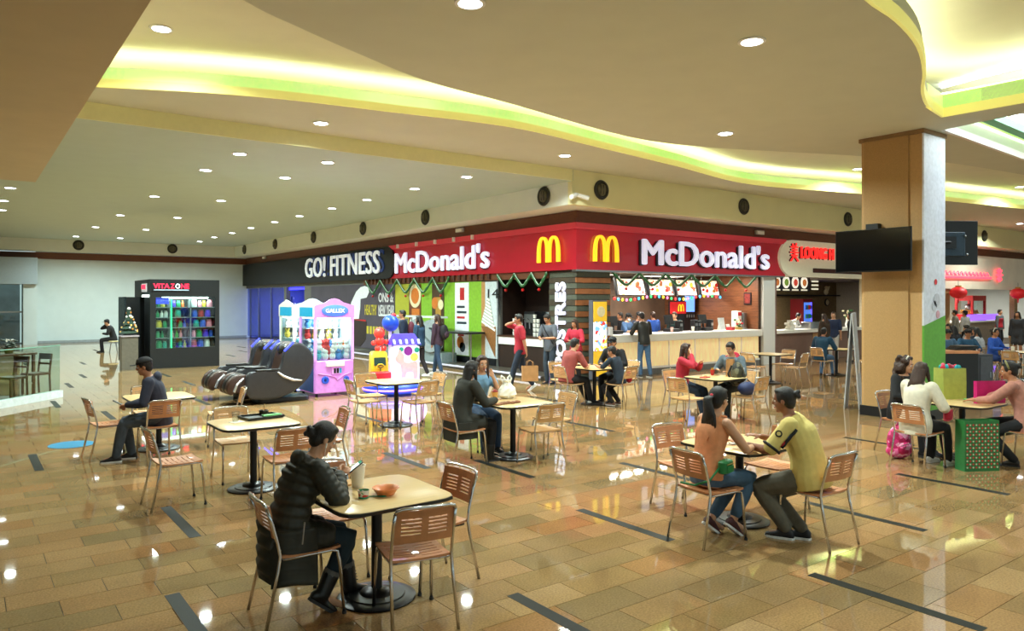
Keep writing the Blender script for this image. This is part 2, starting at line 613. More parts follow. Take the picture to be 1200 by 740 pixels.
# skylight in the second opening
sk = struct(bpy.data.objects.new('window_1', None)); COL.objects.link(sk)
n3 = normals(c3 + c3[:1])
rs = [[(x, y, z) for x, y in c3] for z in (Z1 + 0.34, Z3 - .04)]
MB().rings(rs, cap=False).build('well_lining', WHITE, sk)
GREENB = M('green_beam_paint', '#2f8f4e', 0.4)
fill2d('pane', [c3], Z3 - .08, Z3 - .06, M('skylight_pane', '#f2fbff', 0.3, emit=9.0, ecol='#e6f4ff'), sk)
pf = [c3[0], c3[5], c3[4]]
nf = normals(pf)
ribbon(pf, -0.42, -0.22, Z1 + 0.30, Z1 + 0.44, nf).build('beam', GREENB, sk)
ribbon(pf, -0.22, -0.06, Z1 + 0.36, Z1 + 0.40, nf).build('lime_strip', LIME, sk)
ribbon(pf, -0.06, 0.01, Z1 - 0.01, Z1 + 0.12, nf).build('frame_bar', WHITE, sk)
pf = [c3[0], c3[1], c3[2], c3[3]]
ribbon(pf, 0.10, 0.22, Z1 + 0.36, Z1 + 0.50, normals(pf)).build('beam', GREENB, sk)
for _k in range(1, 6):
    _a = V((*c3[0], 0)).lerp(V((*c3[3], 0)), _k / 6); _b = V((*c3[5], 0)).lerp(V((*c3[4], 0)), _k / 6)
    MB().tube([(_a.x, _a.y, Z1 + .62), (_b.x, _b.y, Z1 + .62)], .03, 6).build('glazing_bar', WHITE, sk)
# vent fascias, soffit under them
fas = struct(MB().bb(VX, 47, VY, VY + 0.15, ZS, Z2 + 0.1).build('wall_fascia_right', M('fascia_cove_tint', '#f0e9b4', .65, var=.02, scale=2)))  # yellow light from the cove put into this fascia's colour
fasl = struct(MB().bb(VX, VX + 0.15, VY + 0.15, YB - 0.9, ZS, Z4 + 0.1).build('wall_fascia_left', VENTW))
fasb = struct(MB().bb(-10, VX, YB - 0.9, YB - 0.75, ZS, Z4 + 0.1).build('wall_fascia_back', VENTW))
struct(MB().bb(VX + .15, 47, VY + .15, 19.5, ZS + .001, ZS + 0.12).bb(VX + .15, 19.5, 19.5, YB, ZS + .001, ZS + .12).bb(-10, VX + .15, YB - .75, YB, ZS + .001, ZS + .12).build('ceiling_soffit', VENTW))
# rear wall with its brown band, opening at its far end
wb = struct(MB().bb(2.9, 13.2, YB, YB + 0.2, 0, ZS).build('wall_back', WALLW))
MB().bb(-10, FX, YB - 0.06, YB, 4.10, 4.42).build('wood_band', BROWN, wb)
BULK = M('blue_grey_paint', '#a9b6bd', 0.6, var=0.03)
MB().bb(-10, 2.9, YB - 1.2, YB - 0.1, 2.85, 4.10).build('bulkhead', BULK, wb)
MB().bb(2.35, 2.9, YB - 1.0, YB + 0.2, 0, 2.85).build('column', WALLW, wb)
MB().bb(-10, 2.35, YB + 1.4, YB + 1.5, 0, 3.0).build('shop_back', M('grey_mural', '#7f8d92', 0.6, var=0.35, scale=1.2), wb)
MB().bb(-10, 2.35, YB - 0.3, YB - 0.27, 0, 2.85).build('shop_glass', GLASS, wb)
MB().bb(-10, 2.35, YB - 0.36, YB - 0.2, 1.5, 1.58).build('transom_bar', STEEL, wb)
struct(MB().bb(3, FX, YB - 0.03, YB, 0, 0.12).build('baseboard_back', M('grey_base', '#9aa0a0', 0.5)))
struct(MB().bb(-10.2, -10, -6, YB + 1.5, 0, Z3).build('wall_left', WALLW))
struct(MB().bb(47, 47.2, -6, 19.5, 0, Z3).build('wall_right', WALLW))

# ---------------------------------------------------------------- round air nozzles on the fascias
NOZ = M('nozzle_metal', '#3c3a30', 0.5, 0.3)
NOZ2 = M('nozzle_vane', '#6a644c', 0.5, 0.3)
def nozzle(loc, ax, label, group):
    t = thing('air_nozzle', label, 'vent', loc, 0, group)
    MB().lathe([(0.235, 0), (0.25, -0.02), (0.235, -0.05), (0.19, -0.06), (0.17, -0.02)], n=24, ax=ax).build('rim', NOZ, t, True)
    MB().lathe([(0.16, -0.02), (0.15, -0.07), (0.10, -0.10), (0.03, -0.11)], n=20, ax=ax).build('cone', NOZ2, t, True)
    for k in (-1, 0, 1):
        b = MB()
        if ax == 'Y':
            b.box((k*0.09, -0.10, 0), (0.02, 0.02, 0.24))
        else:
            b.box((-0.10, k*0.09, 0), (0.02, 0.02, 0.24))
        b.build('vane', NOZ, t)
    return t
def dirp(px):
    k = (px - 600) / FPX
    return FW.x + k * RT.x, FW.y + k * RT.y
for px, zz, lab in ((704, 4.88, 'round dark air nozzle on the cream fascia above the counter front, beside the corner'),
                    (871, 4.9, 'round dark air nozzle on the cream fascia above the white lettering end'),
                    (993, 4.9, 'round dark air nozzle on the cream fascia next to the tan pillar'),
                    (1153, 4.9, 'round dark air nozzle on the cream fascia above the neon shop')):
    dx, dy = dirp(px)
    d = VY / dy
    nozzle((dx * d, VY, zz), 'Y', lab, None)
for px in (638, 499, 426, 368, 323, 287):
    dx, dy = dirp(px)
    d = VX / dx
    nozzle((VX, dy * d, 4.76), 'X', 'round dark air nozzle in the row above the gym and burger side front', 'air nozzles over the side front')
for px in (92, 202):
    dx, dy = dirp(px)
    d = (YB - 0.9) / dy
    nozzle((dx * d, YB - 0.9, 4.78), 'Y', 'round dark air nozzle on the rear fascia, ' + ('above the seated man' if px < 150 else 'above the black kiosk'), 'air nozzles on the rear fascia')

# ---------------------------------------------------------------- recessed downlights
LENS = M('downlight_lens', '#f4fbff', 0.4, emit=14.0, ecol='#eefaff')
TRIM = M('downlight_trim', '#f0efe8', 0.4)
def make_dl(label, group):
    t = thing('ceiling_light', label, 'light', (0, 0, 0), 0, group)
    MB().lathe([(0.125, 0), (0.155, -0.004), (0.155, -0.014), (0.12, -0.016)], n=24).build('trim_ring', TRIM, t, True)
    MB().lathe([(0.118, -0.008), (0.118, -0.018), (0.06, -0.020)], n=24).build('lens', LENS, t, True)
    return t
LD = bpy.data.lights.new('downlight', 'AREA')
LD.shape = 'DISK'; LD.size = 0.22; LD.energy = DOWNLIGHT_W; LD.color = (0.86, 1.0, 0.95); LD.spread = R_(150)
dl0 = None
LB = LD.copy(); LB.energy = DOWNLIGHT_W * 2.4
LC = LD.copy(); LC.color = (.66, 1.0, .94); LC.energy = DOWNLIGHT_W * .72
LE = LD.copy(); LE.energy = DOWNLIGHT_W * 1.7
def downlight(px, py, z, label, group, lamp=None):
    global dl0
    x, y = G(px, py, z)
    if dl0 is None:
        dl0 = make_dl(label, group); t = dl0; t.location = (x, y, z)
    else:
        t = dup(dl0, (x, y, z), 0, label, group)
    t['label'] = label
    t['group'] = group
    l = bpy.data.objects.new('downlight_lamp', lamp or LD)
    COL.objects.link(l)
    l.parent = t
    l.location = (0, 0, -0.03)
for p, lab in (((551, 3), 'round downlight in the beige ceiling island, above the table with the orange bowl'), ((881, 48), 'round downlight in the beige ceiling island, before the curved yellow cove edge'), ((850, 156), 'round downlight in the beige ceiling island, close to its wavy far edge by the pillar')):
    downlight(*p, Z1, lab, 'downlights in the ceiling island', LE)
for p, lab in (((376, 144), 'round downlight in the border ceiling between the lime cove and the yellow step'), ((662, 182), 'round downlight in the border ceiling near the corner of the cream fascia'), ((1195, 262), 'round downlight in the border ceiling before the neon shop')):
    downlight(*p, Z2, lab, 'downlights in the border ceiling', LB)
for p, lab in (((189, 33), 'round downlight up in the cove ceiling beside the brown bridge soffit'), ((1005, 198), 'round downlight up in the cove ceiling at the tan side of the pillar'), ((1195, 219), 'round downlight up in the cove ceiling beyond the white side of the pillar')):
    downlight(*p, Z3, lab, 'downlights in the cove')
for p in ((12, 220), (4, 235), (2, 246), (89, 277), (112, 266), (141, 279), (141, 252), (171, 269), (181, 230), (208, 255), (241, 199), (259, 235),
          (281, 180), (334, 208), (384, 190), (547, 207), (486, 221), (430, 234), (389, 244), (351, 253), (322, 260), (294, 267), (272, 273), (251, 278), (234, 283)):
    row = p in ((547, 207), (486, 221), (430, 234), (389, 244), (351, 253), (322, 260), (294, 267), (272, 273), (251, 278), (234, 283))
    downlight(*p, Z4, 'round downlight in the row along the gym and burger side front' if row else 'round downlight beside the end of the brown bridge soffit' if p[0] < 20 else 'round downlight scattered in the middle of the rear ceiling', 'downlights in the rear ceiling', LC)
# the camera side of the hall carries the same downlights, out of the frame
for x, y in ((4.5, 1.0), (8.5, -0.5), (13, 1.5), (17, 4.5), (19, 1), (24, 4.5)):
    l = bpy.data.objects.new('downlight_lamp', LD); COL.objects.link(l); l.location = (x, y, Z1 - 0.03)
# ---------------------------------------------------------------- shop fronts
ZB, ZT = 2.90, 4.12
WOODD = M('dark_wood_slat', '#5a3a24', 0.5, var=0.2, scale=5, stretch=(1, 1, 8))
def ly(px):
    dx, dy = dirp(px); return dy * FX / dx
def rx_(px, y=FY):
    dx, dy = dirp(px); return dx * y / dy
def LF(y, z, off=0.0):
    return fr((FX - off, y, z), (0, -1, 0), (0, 0, 1))
def RF(x, z, off=0.0, yy=FY):
    return fr((x, yy - off, z), (1, 0, 0), (0, 0, 1))

# side-front wall (runs along Y), counter-front lintel, their brown bands
wl = struct(MB().bb(FX, FX + 0.2, 18.15, 33.7, 0, ZS).bb(FX, FX + .2, 33.7, YB, 2.75, ZS).bb(FX, FX + .2, 15.7, 18.15, 2.75, ZS).bb(FX, FX + 0.2, 36.1, 36.4, 0, 2.75).build('wall_side_front', M('shop_wall_grey', '#6b6a66', 0.6)))
wr = struct(MB().bb(FX, 47, FY, FY + 0.2, ZB, ZS).bb(27.4, 33.2, FY, FY + 0.2, 0, ZB).build('wall_counter_front', M('shop_wall_beige', '#c9bd9f', 0.6)))
MB().bb(FX - 0.04, FX, FY, YB, ZT, 4.44).build('wood_band', BROWN, wl)
MB().bb(FX - 0.04, 47, FY - 0.04, FY, ZT, 4.44).build('wood_band', BROWN, wr)
for x, y in ((17.9, FY - .04), ):
    pass
# emergency lights / small cameras on the brown band
def box_lamp(loc, ry, label):
    t = thing('emergency_light', label, 'light', loc, ry)
    MB().rbox((0, -0.05, 0), (0.42, 0.10, 0.14), 0.03).build('housing', M('grey_plastic', '#b9b9b2', 0.5), t, True)
    MB().rbox((0, -0.105, -0.01), (0.34, 0.02, 0.09), 0.01).build('diffuser', WHITE, t)
box_lamp((rx_(887), FY - 0.05, 4.28), 0, 'grey emergency light fixed to the brown band above the white lettering')
box_lamp((FX - 0.05, ly(542), 4.34), R_(-90), 'grey emergency light fixed to the brown band above the side front')
box_lamp((FX - 0.05, ly(312), 4.34), R_(-90), 'small grey light on the brown band above the black gym sign')
t = thing('security_camera', 'white security camera on the outer corner of the cream fascia', 'camera', (VX + 0.1, VY, 4.62))
MB().rbox((0, -0.04, 0.06), (0.12, 0.08, 0.10), 0.02).build('bracket', WHITE, t, True)
MB().cyl((0.02, -0.08, 0.05), (0.26, -0.20, -0.02), 0.05, 0.06).build('barrel', WHITE, t, True)
MB().cyl((-0.02, -0.08, 0.05), (-0.24, -0.14, -0.02), 0.05, 0.06).build('barrel', WHITE, t, True)

# ---- burger shop signs: two red panels round the corner
LET = M('lit_white_letter', '#f0f0ff', 0.4, emit=0.5, ecol='#dcdcff')
LETS = M('letter_side', '#17141a', 0.5)
YEL = M('arch_yellow', '#ffc926', 0.4, emit=0.75, ecol='#ffd02a')
YELS = M('arch_side', '#c06a3a', 0.5)
def arches(m, w_, h_, parent):
    """two leaning arches, each a band that thickens to its feet"""
    for dep, mat, nm in ((0.02, YELS, 'arch_side'), (0.13, YEL, 'arch')):
        for k in (0, 1):
            xc = (0.27 + 0.46 * k) * w_
            hw = 0.25 * w_
            outer, inner = [], []
            for i in range(25):
                t_ = math.pi * i / 24
                cx, sy = math.cos(t_), math.sin(t_)
                outer.append((xc + hw * (abs(cx) ** 0.85) * (1 if cx > 0 else -1), h_ * sy ** 0.62 if sy > 1e-6 else 0))
                inner.append((xc + hw * 0.54 * (abs(cx) ** 0.85) * (1 if cx > 0 else -1), h_ * 0.90 * (sy ** 0.55) if sy > 1e-6 else 0))
            mb = MB()
            z0 = dep - (0.06 if nm == 'arch' else 0.02)
            sh = 0.0 if nm == 'arch' else -0.05
            rs = []
            for a, b in zip(outer, inner):
                rs.append([m @ V((a[0] + sh, a[1], z0)), m @ V((b[0] + sh, b[1], z0)), m @ V((b[0] + sh, b[1], dep)), m @ V((a[0] + sh, a[1], dep))])
            mb.rings(rs)
            mb.build(nm, mat, parent)
def red_panel(name, label, poly_lo, poly_hi, m, parent=None):
    t = thing(name, label, 'sign')
    MB().prism(poly_lo, m @ V((0, 0, 0)), m.to_3x3() @ V((1, 0, 0)), m.to_3x3() @ V((0, 1, 0)), 0.12).build('panel', RED, t)
    MB().prism(poly_hi, m @ V((0, 0, 0)), m.to_3x3() @ V((1, 0, 0)), m.to_3x3() @ V((0, 1, 0)), 0.17).build('rim', RED2, t)
    return t
LY0 = 24.9
m = LF(LY0 + 0.6, ZB)
Wl = LY0 + 0.6 - FY
t = red_panel('burger_sign', "red sign panel with raised white lettering and yellow arches, wrapping the side front", [(Wl, 0), (Wl, 1.06)] + [(.605 + .55*math.cos(R_(a)), .58 + .58*math.sin(R_(a))) for a in (55, 45, 30, 15, 0, -15, -30, -45, -60, -75, -90)], [(.93, 1.06), (Wl, 1.06), (Wl, 1.22), (.62, 1.22)], m)
ml = LF(24.25, 3.08, 0.12)
letters("McDonald's", fr(ml @ V((-.07, -.03, 0)), (0, -1, 0), (0, 0, 1)), 5.95, 0.74, LETS, t, 0.05, 0, 1.0, 'letter_shadow', thick=.028)
letters("McDonald's", ml, 5.95, 0.74, LET, t, 0.06, 0, 1.0, off=0.05, thick=.028)
arches(LF(15.95, 3.12, 0.12), 0.98, 0.70, t)
for k in range(5):
    yy = ly(472 + k * 22)
    MB().box((FX - 0.2, yy, 4.05), (0.10, 0.07, 0.14)).build('clamp', WHITE, t)
m = RF(FX - 0.12, ZB)
Wr = 22.2 - FX
t = red_panel('burger_sign', "red sign panel with raised white lettering and yellow arches, over the counter", [(0, 0), (Wr, 0), (Wr, 1.06), (0, 1.06)], [(-.05, 1.06), (Wr, 1.06), (Wr, 1.22), (-.05, 1.22)], m)
mr_ = RF(15.2, 3.10, 0.12)
letters("McDonald's", fr(mr_ @ V((-.07, -.03, 0)), (1, 0, 0), (0, 0, 1)), 5.85, 0.72, LETS, t, 0.05, 0, 1.0, 'letter_shadow', thick=.028)
letters("McDonald's", mr_, 5.85, 0.72, LET, t, 0.06, 0, 1.0, off=0.05, thick=.028)
arches(RF(13.3, 3.12, 0.12), 0.95, 0.70, t)
MB().bb(FX - 0.16, 22, FY - 0.16, FY, ZB - 0.05, ZB).build('lower_trim', STEEL, t)

# ---- gym sign: black with a bulging end
t = thing('gym_sign', 'long black sign panel with white block lettering and blue shadows', 'sign')
arc = [(YB - LY0 + 0.55 * math.cos(a) , 0.58 + 0.58 * math.sin(a)) for a in [R_(-90 + 15 * k) for k in range(13)]]
mg = LF(YB, 2.90, 0.0)
MB().prism([(0, 0)] + arc + [(0, 1.16)], mg @ V((0, 0, 0)), (0, -1, 0), (0, 0, 1), 0.20).build('panel', M('gym_black', '#0a0d10', 0.6, var=0.15), t)
GOW = M('gym_letter_white', '#dfe3e4', 0.4, emit=0.35, ecol='#e8f0f4')
GOB = M('gym_letter_blue', '#17326a', 0.5, emit=0.1, ecol='#2244a0')
mg2 = LF(32.85, 3.12, 0.20)
letters('GO! FITNESS', fr(mg2 @ V((0.28, 0.03, 0)), (0, -1, 0), (0, 0, 1)), 7.45, 0.86, GOB, t, 0.03, 0.0, 1.04, 'letter_shadow')
letters('GO! FITNESS', mg2, 7.45, 0.86, GOW, t, 0.05, 0, 1.04, off=0.05, thick=.014)

# ---- chinese food sign: beige, round-ended
t = thing('food_sign', 'beige sign panel with red lettering and a red chinese character', 'sign')
BEI = M('sign_beige', '#d8d2b4', 0.5, var=0.03, emit=.22, ecol='#e0dcc0')
arc = [(21.95 - FX + 0.45 - 0.75 * math.cos(a) , 0.61 + 0.61 * math.sin(a)) for a in [R_(90 - 15 * k) for k in range(13)]]
mm = RF(FX, ZB)
MB().prism([(27.6 - FX, 0), (27.6 - FX, 1.22)] + arc, mm @ V((0, 0, 0)), (1, 0, 0), (0, 0, 1), 0.20).build('panel', BEI, t)
LR = M('lit_red_letter', '#ff3a2c', 0.4, emit=1.2, ecol='#ff2a28')
LRS = M('red_letter_side', '#3a0c0a', 0.5)
m3 = RF(22.80, 3.52, 0.20)
letters('LOONG H', fr(m3 @ V((-0.05, -.02, 0)), (1, 0, 0), (0, 0, 1)), 2.02, 0.40, LRS, t, 0.03, 0.01, 1.05, 'letter_shadow')
letters('LOONG H', m3, 2.02, 0.40, LR, t, 0.06, 0.01, 1.05, off=0.03)
m4 = RF(22.18, 3.42, 0.20)
for off, mat, dx in ((0.0, LRS, -0.04), (0.03, LR, 0.0)):
    mb = MB()
    for a, b in (((.15,.56),(.20,.48)), ((.36,.58),(.30,.48)), ((.06,.46),(.44,.46)), ((.10,.37),(.40,.37)), ((.03,.28),(.47,.28)),
                 ((.25,.48),(.25,.18)), ((.08,.18),(.42,.18)), ((.25,.18),(.05,.0)), ((.25,.18),(.46,.0))):
        a, b = V((a[0] + dx, a[1], 0)), V((b[0] + dx, b[1], 0))
        d = (b - a).normalized(); q = V((-d.y, d.x, 0)) * 0.024
        pts = [a - d*.01 + q, a - d*.01 - q, b + d*.01 - q, b + d*.01 + q]
        mb.rings([[m4 @ V((p.x, p.y, off)) for p in pts], [m4 @ V((p.x, p.y, off + 0.035)) for p in pts]])
    mb.build('character', mat, t)
MB().bb(23.6, 27.4, FY - 0.24, FY - 0.2, 3.05, 3.20).build('brown_bar', M('dark_red_bar', '#4a1c16', 0.5), t)

# ---- neon shop sign
t = thing('neon_sign', 'pale sign band with a glowing pink-red neon line and rosette', 'sign')
MB().bb(27.65, 47, FY - 0.12, FY, ZB - 0.3, ZT).build('panel', M('pale_sign_panel', '#cfc9b4', 0.45, var=0.08, scale=1.5, emit=.12), t)
NEON = M('neon_red', '#ff4a54', 0.4, emit=3.5, ecol='#ff3446')
xa, xb = rx_(1100), rx_(1166)
MB().tube([(xa - 2, FY - .2, 3.08), (xb - 1.0, FY - .2, 3.12)], 0.055).build('neon_line', NEON, t)
for k in range(12):
    x = xa + (xb - xa - 1.6) * k / 11
    MB().tube([(x, FY - .22, 3.20), (x + .16, FY - .22, 3.34), (x + .28, FY - .22, 3.2)], 0.035, 6).build('neon_glyph', NEON, t)
for a in range(8):
    c = V((xb - 0.1, FY - .22, 3.28)); d = V((math.cos(a*math.pi/4), 0, math.sin(a*math.pi/4)))
    MB().tube([c + d*.10, c + d*.32], 0.045, 6).build('neon_petal', NEON, t)
letters('Tlaquepaque', RF(rx_(1143), 2.78, .13), 1.9, 0.2, M('white_print', '#f2f2ec', 0.5), t, 0.01, split=False, name='small_print') if False else None

# ---------------------------------------------------------------- corner piers clad in slats
PIER = M('pier_core', '#3b3a34', 0.6)
pier = struct(MB().bb(FX + .03, 14.15, FY + .03, 15.7, 0, ZB).build('wall_corner_pier', PIER))
SLA = M('slat_wood', '#9a5f38', 0.5, var=0.2, scale=5)
SLG = M('slat_grey_green', '#55594c', 0.5, var=0.1)
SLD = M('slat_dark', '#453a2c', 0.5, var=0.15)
ns = 19
for k in range(ns):
    z0 = 0.02 + k * (ZB - 0.06) / ns
    hgt = (ZB - 0.06) / ns - 0.012
    ins = 0.0 if k % 2 else 0.02
    MB().bb(FX + ins - .02, 14.13, FY - .02 + ins, FY + .03, z0, z0 + hgt).build('slat', SLA if k % 2 else SLG, pier)
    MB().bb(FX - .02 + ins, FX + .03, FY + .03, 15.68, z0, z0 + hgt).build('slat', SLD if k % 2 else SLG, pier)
t = thing('dessert_sign', 'white vertical POSTRES lettering on the slatted corner pier', 'sign')
ms = fr((FX - 0.03, 15.02, 0.35), (0, 0, 1), (0, 1, 0))
letters('POSTRES', fr((FX - 0.025, 14.98, 0.32), (0, 0, 1), (0, 1, 0)), 2.25, 0.38, LET, t, 0.05, 0, 1.05, thick=.02)

# ---------------------------------------------------------------- side front: panels, posters, dessert booth
def slab(name, y0, y1, z0, z1, mat, parent, off=0.03):
    return MB().bb(FX - off, FX, y0, y1, z0, z1).build(name, mat, parent)
PGRN = M('green_panel', '#7fae2e', 0.5, var=0.12, scale=10, emit=0.12, ecol='#8cc832')
PYEL = M('olive_panel', '#a7a832', 0.5, var=0.08, emit=0.10, ecol='#b0b030')
pw = 0
for a, b, mat in ((464, 480, PYEL), (495, 507, PGRN), (522, 534, PGRN), (551, 565, PGRN), (480, 495, PGRN), (507, 522, PGRN), (534, 551, PGRN)):
    slab('panel', ly(b), ly(a), 0.32, 2.68, mat, wl, 0.03)
MB().bb(FX - 0.06, FX, 15.7, 27.2, 2.70, ZB).build('lintel', BROWN, wl)
for k in range(26):
    MB().bb(FX - 0.12, FX - .06, 18.4 + k*.33, 18.52 + k*.33, 2.74, 2.9).build('dentil', M('dentil_wood', '#4f2a1a', .6), wl)
MB().bb(FX - .03, FX, 18.2, 24.7, 0.12, 0.32).build('plinth', BLACK, wl)
def poster(label, a, b, z0, z1, mat):
    t = thing('poster', label, 'poster')
    slab('sheet', ly(b), ly(a), z0, z1, mat, t, 0.045)
    return t
PRB = M('poster_brown', '#6e3a1c', 0.5)
t = poster('brown poster with a pale medallion on the green side front', 480.5, 494.5, 0.34, 2.66, PRB)
def disc(y, z, r, mat, t, name='print', off=0.05):
    MB().lathe([(r, -off), (r, -off - .006)], c=(FX, y, z), n=20, ax='X').build(name, mat, t)
CRM = M('cream_print', '#e6d8b0', 0.5); ORG = M('orange_print', '#d0742a', 0.5); WPR = M('white_print2', '#eceff0', 0.5)
disc(ly(488), 2.25, 0.42, CRM, t); disc(ly(487), 1.2, 0.35, WPR, t); disc(ly(488), 2.25, .28, ORG, t, off=.055)
slab('print', ly(493), ly(484), 1.55, 1.8, ORG, t, .052)
t = poster('dark brown poster with round pastry pictures between green panels', 507.5, 521.5, 0.34, 2.66, M('poster_dark', '#4a3520', 0.5))
for k, (z, r, mt) in enumerate(((2.0, .2, ORG), (1.95, .17, CRM), (1.3, .3, M('pale_plate', '#b9b3a4', .5)), (1.1, .16, WPR), (.75, .2, M('pale_plate', '#b9b3a4', .5)))):
    disc(ly(511 + (k % 2) * 7), z, r, mt, t)
slab('print', ly(518), ly(512), 1.55, 2.2, M('gold_print', '#b98a3a', .5), t, .052)
t = poster('tall white poster with a red square and small dark print', 534.5, 550.5, 0.34, 2.66, M('poster_white', '#e4e8ea', 0.5, emit=.1))
slab('print', ly(545.5), ly(540.5), 2.1, 2.5, M('red_print', '#c01f22', .5), t, .052)
for k, z in enumerate((1.85, 1.68, 1.51, 1.34)):
    slab('print', ly(546 + (k % 2)*2), ly(537), z, z + .07, M('dark_print', '#2a3640', .5) if k != 2 else M('red_print', '#c01f22', .5), t, .052)
disc(ly(541), .75, .2, ORG, t); disc(ly(543.5), .6, .16, M('dark_print', '#2a3640', .5), t)
slab('print', ly(545), ly(538), .95, 1.08, M('red_print', '#c01f22', .5), t, .052)
t = poster('tall ice cream cone poster marked 14', 565.5, 583.5, 0.34, 2.66, M('poster_sky', '#c3cdd0', 0.5, emit=.1))
slab('print', ly(570), ly(565.6), 0.34, 2.66, M('tan_print', '#b98a55', .5), t, .05)
yc = ly(575)
MB().rings([[(FX-.055, yc + .42, 1.3), (FX-.055, yc - .35, 1.3), (FX-.055, yc - .32, .38)], [(FX-.062, yc + .42, 1.3), (FX-.062, yc - .35, 1.3), (FX-.062, yc-.32, .38)]]).build('cone', M('cone_print', '#8a5a2e', .5, var=.25, scale=30), t)
CRS = M('soft_serve_print', '#edeee4', .5)
CRS2 = M('soft_serve_shade_print', '#8b9a86', .5)
for k in range(9):
    z = 1.32 + k*.10; w2 = .48 * (1 - k/9.5)
    MB().box((FX-.058, yc + .04, z), (.01, w2*1.6, .07), rx=.35).build('swirl', CRS, t)
    MB().box((FX-.058, yc + .04, z + .045), (.008, w2*1.5, .03), rx=.35).build('swirl', CRS2, t)
letters('14', LF(ly(573.5), 2.16, .055), .55, .28, BLACK, t, .006, 0, split=False, name='numeral')
# gym windows and its winter poster
t = poster('dark purple gym poster with a raised white arm and HEALTHY NEW YEAR lines', 365.5, 464, 0.2, 2.72, M('poster_plum', '#4b4552', 0.5, var=0.15, scale=1.5))
mpz = LF(ly(436), 2.12, .05)
ARM = M('arm_print', '#dfeaea', .5, emit=.15)
arm = [(409, 1.3), (413, 2.0), (419, 2.45), (424, 2.62), (429, 2.66), (433, 2.6), (434, 2.42), (431, 2.2), (424, 2.15), (423.5, 1.75), (422, 1.35)]
MB().rings([[(FX-.05, ly(p), z) for p, z in arm], [(FX-.058, ly(p), z) for p, z in arm]]).build('arm_print', ARM, t)
mw = M('pale_print', '#d8d8dc', .5); mye = M('yellow_print', '#c8b83a', .5)
yA = ly(430)
letters('ONS &', LF(ly(445), 2.02, .05), ly(445) - ly(462.5), .36, mw, t, .006, .02, split=False, name='print_line')
letters('HEALTHY', LF(ly(429), 1.52, .05), ly(429) - ly(443), .40, mye, t, .006, .02, split=False, name='print_line')
letters('NEW YEAR', LF(ly(445), 1.52, .05), ly(445) - ly(463.5), .40, mw, t, .006, .02, split=False, name='print_line')
for k in range(8):
    slab('print_block', ly(431 + k*3.6 + 2.4), ly(431 + k*3.6), 0.78, 1.08, mye, t, .052)
MB().rings([[(FX-o_, ly(p), z) for p, z in ((415, 1.3), (431, 1.25), (430, .55), (424, .25), (415, .25))] for o_ in (.05, .058)]).build('dark_figure', M('figure_print', '#2a1c1c', .5, var=.3, scale=5), t)
slab('print', ly(430), ly(417), 1.15, 1.32, M('red_print', '#c01f22', .5), t, .055)
gw = struct(bpy.data.objects.new('window_2', None)); COL.objects.link(gw)
BGL = glass('blue_glass', '#b4c2ee', 0.14)
for a, b in ((36.4, 38.4), (38.4, 40.4), (40.4, 42.4)):
    MB().bb(FX + .05, FX + .07, a, b, 0.1, 2.75).build('pane', BGL, gw)
    MB().bb(FX, FX + .1, a - .03, a + .03, 0.0, 2.75).build('mullion', STEEL, gw)
# gym interior: blue light
gi = struct(MB().bb(FX + 3.4, FX + 3.5, 33, YB, 0, 3).bb(FX + .2, FX + 3.5, 33, 33.2, 0, 3).bb(FX + .2, FX + 3.5, YB, YB + .2, 0, 3).build('wall_gym_rear', M('gym_blue_wall', '#8a94c4', 0.6, var=.2, scale=1.0)))
GLB = M('blue_led', '#2a2cff', .5, emit=5, ecol='#2a28ff')
MB().bb(FX + .1, FX + .16, 33.8, 36.0, 2.60, 2.72).build('led_bar', GLB, gi)
MB().bb(FX + 3.2, FX + 3.3, 34, 42, 2.6, 2.72).build('led_bar', GLB, gi)
BLIT = bpy.data.lights.new('gym_blue', 'AREA'); BLIT.shape = 'RECTANGLE'; BLIT.size = 1.5; BLIT.size_y = 7; BLIT.energy = 240; BLIT.color = (.25, .3, 1)
l = bpy.data.objects.new('gym_lamp', BLIT); COL.objects.link(l); l.location = (FX + 1.8, 38, 2.9)
# things that glint behind the gym glass
t = thing('light_tree', 'tree of small white lights behind the blue gym glass', 'light tree', (FX + 1.0, 38.0, 0))
MB().lathe([(.5, .1), (.05, 2.3)], n=12).build('cone', M('light_tree_core', '#4a5480', .6), t)
for k in range(40):
    h_ = rnd.random(); a_ = rnd.random()*6.28; r_ = .55 - .5*h_
    MB().ell((r_*math.cos(a_), r_*math.sin(a_), .15 + 2.1*h_), .035, 6, 4).build('bulb', M('tiny_white_bulb', '#eef2ff', .4, emit=1.6), t, True)
# platform in front of the side front with a white nosing
stp = struct(MB().bb(FX - 0.85, FX, 15.0, 27, 0, 0.12).build('trim_step', M('step_dark', '#4b443c', .3)))
MB().bb(FX - 0.87, FX - 0.83, 15.0, 27, 0.075, 0.125).build('nosing', M('step_nosing', '#d9d4ea', .3), stp)
# dessert booth recess
DK = M('booth_dark', '#2b1a12', .5, var=.2)
bo = struct(MB().bb(14.0, 14.1, 15.7, 18.2, 0, 2.9).bb(FX + .2, 14.1, 18.15, 18.25, 0, 2.9).bb(FX + .03, 14.1, 15.70, 15.73, 0, 2.9).bb(FX + .2, 14.1, 15.7, 18.2, 2.72, 2.8).build('wall_booth', DK))
bc = thing('dessert_counter', 'dark brown dessert counter with a white front band', 'counter')
MB().bb(FX + .02, FX + .5, 15.95, 18.1, 0.12, 1.02).build('body', DK, bc)
MB().bb(FX - .02, FX + .02, 15.95, 18.1, 0.80, 1.02).build('white_band', WHITE, bc)
MB().bb(FX - .04, FX + .55, 15.93, 18.12, 1.02, 1.06).build('top', M('counter_brown', '#4a2f20', .35), bc)
MB().bb(FX - .02, FX + .06, 18.06, 18.14, 0.12, 2.75).build('post', STEEL, bc)
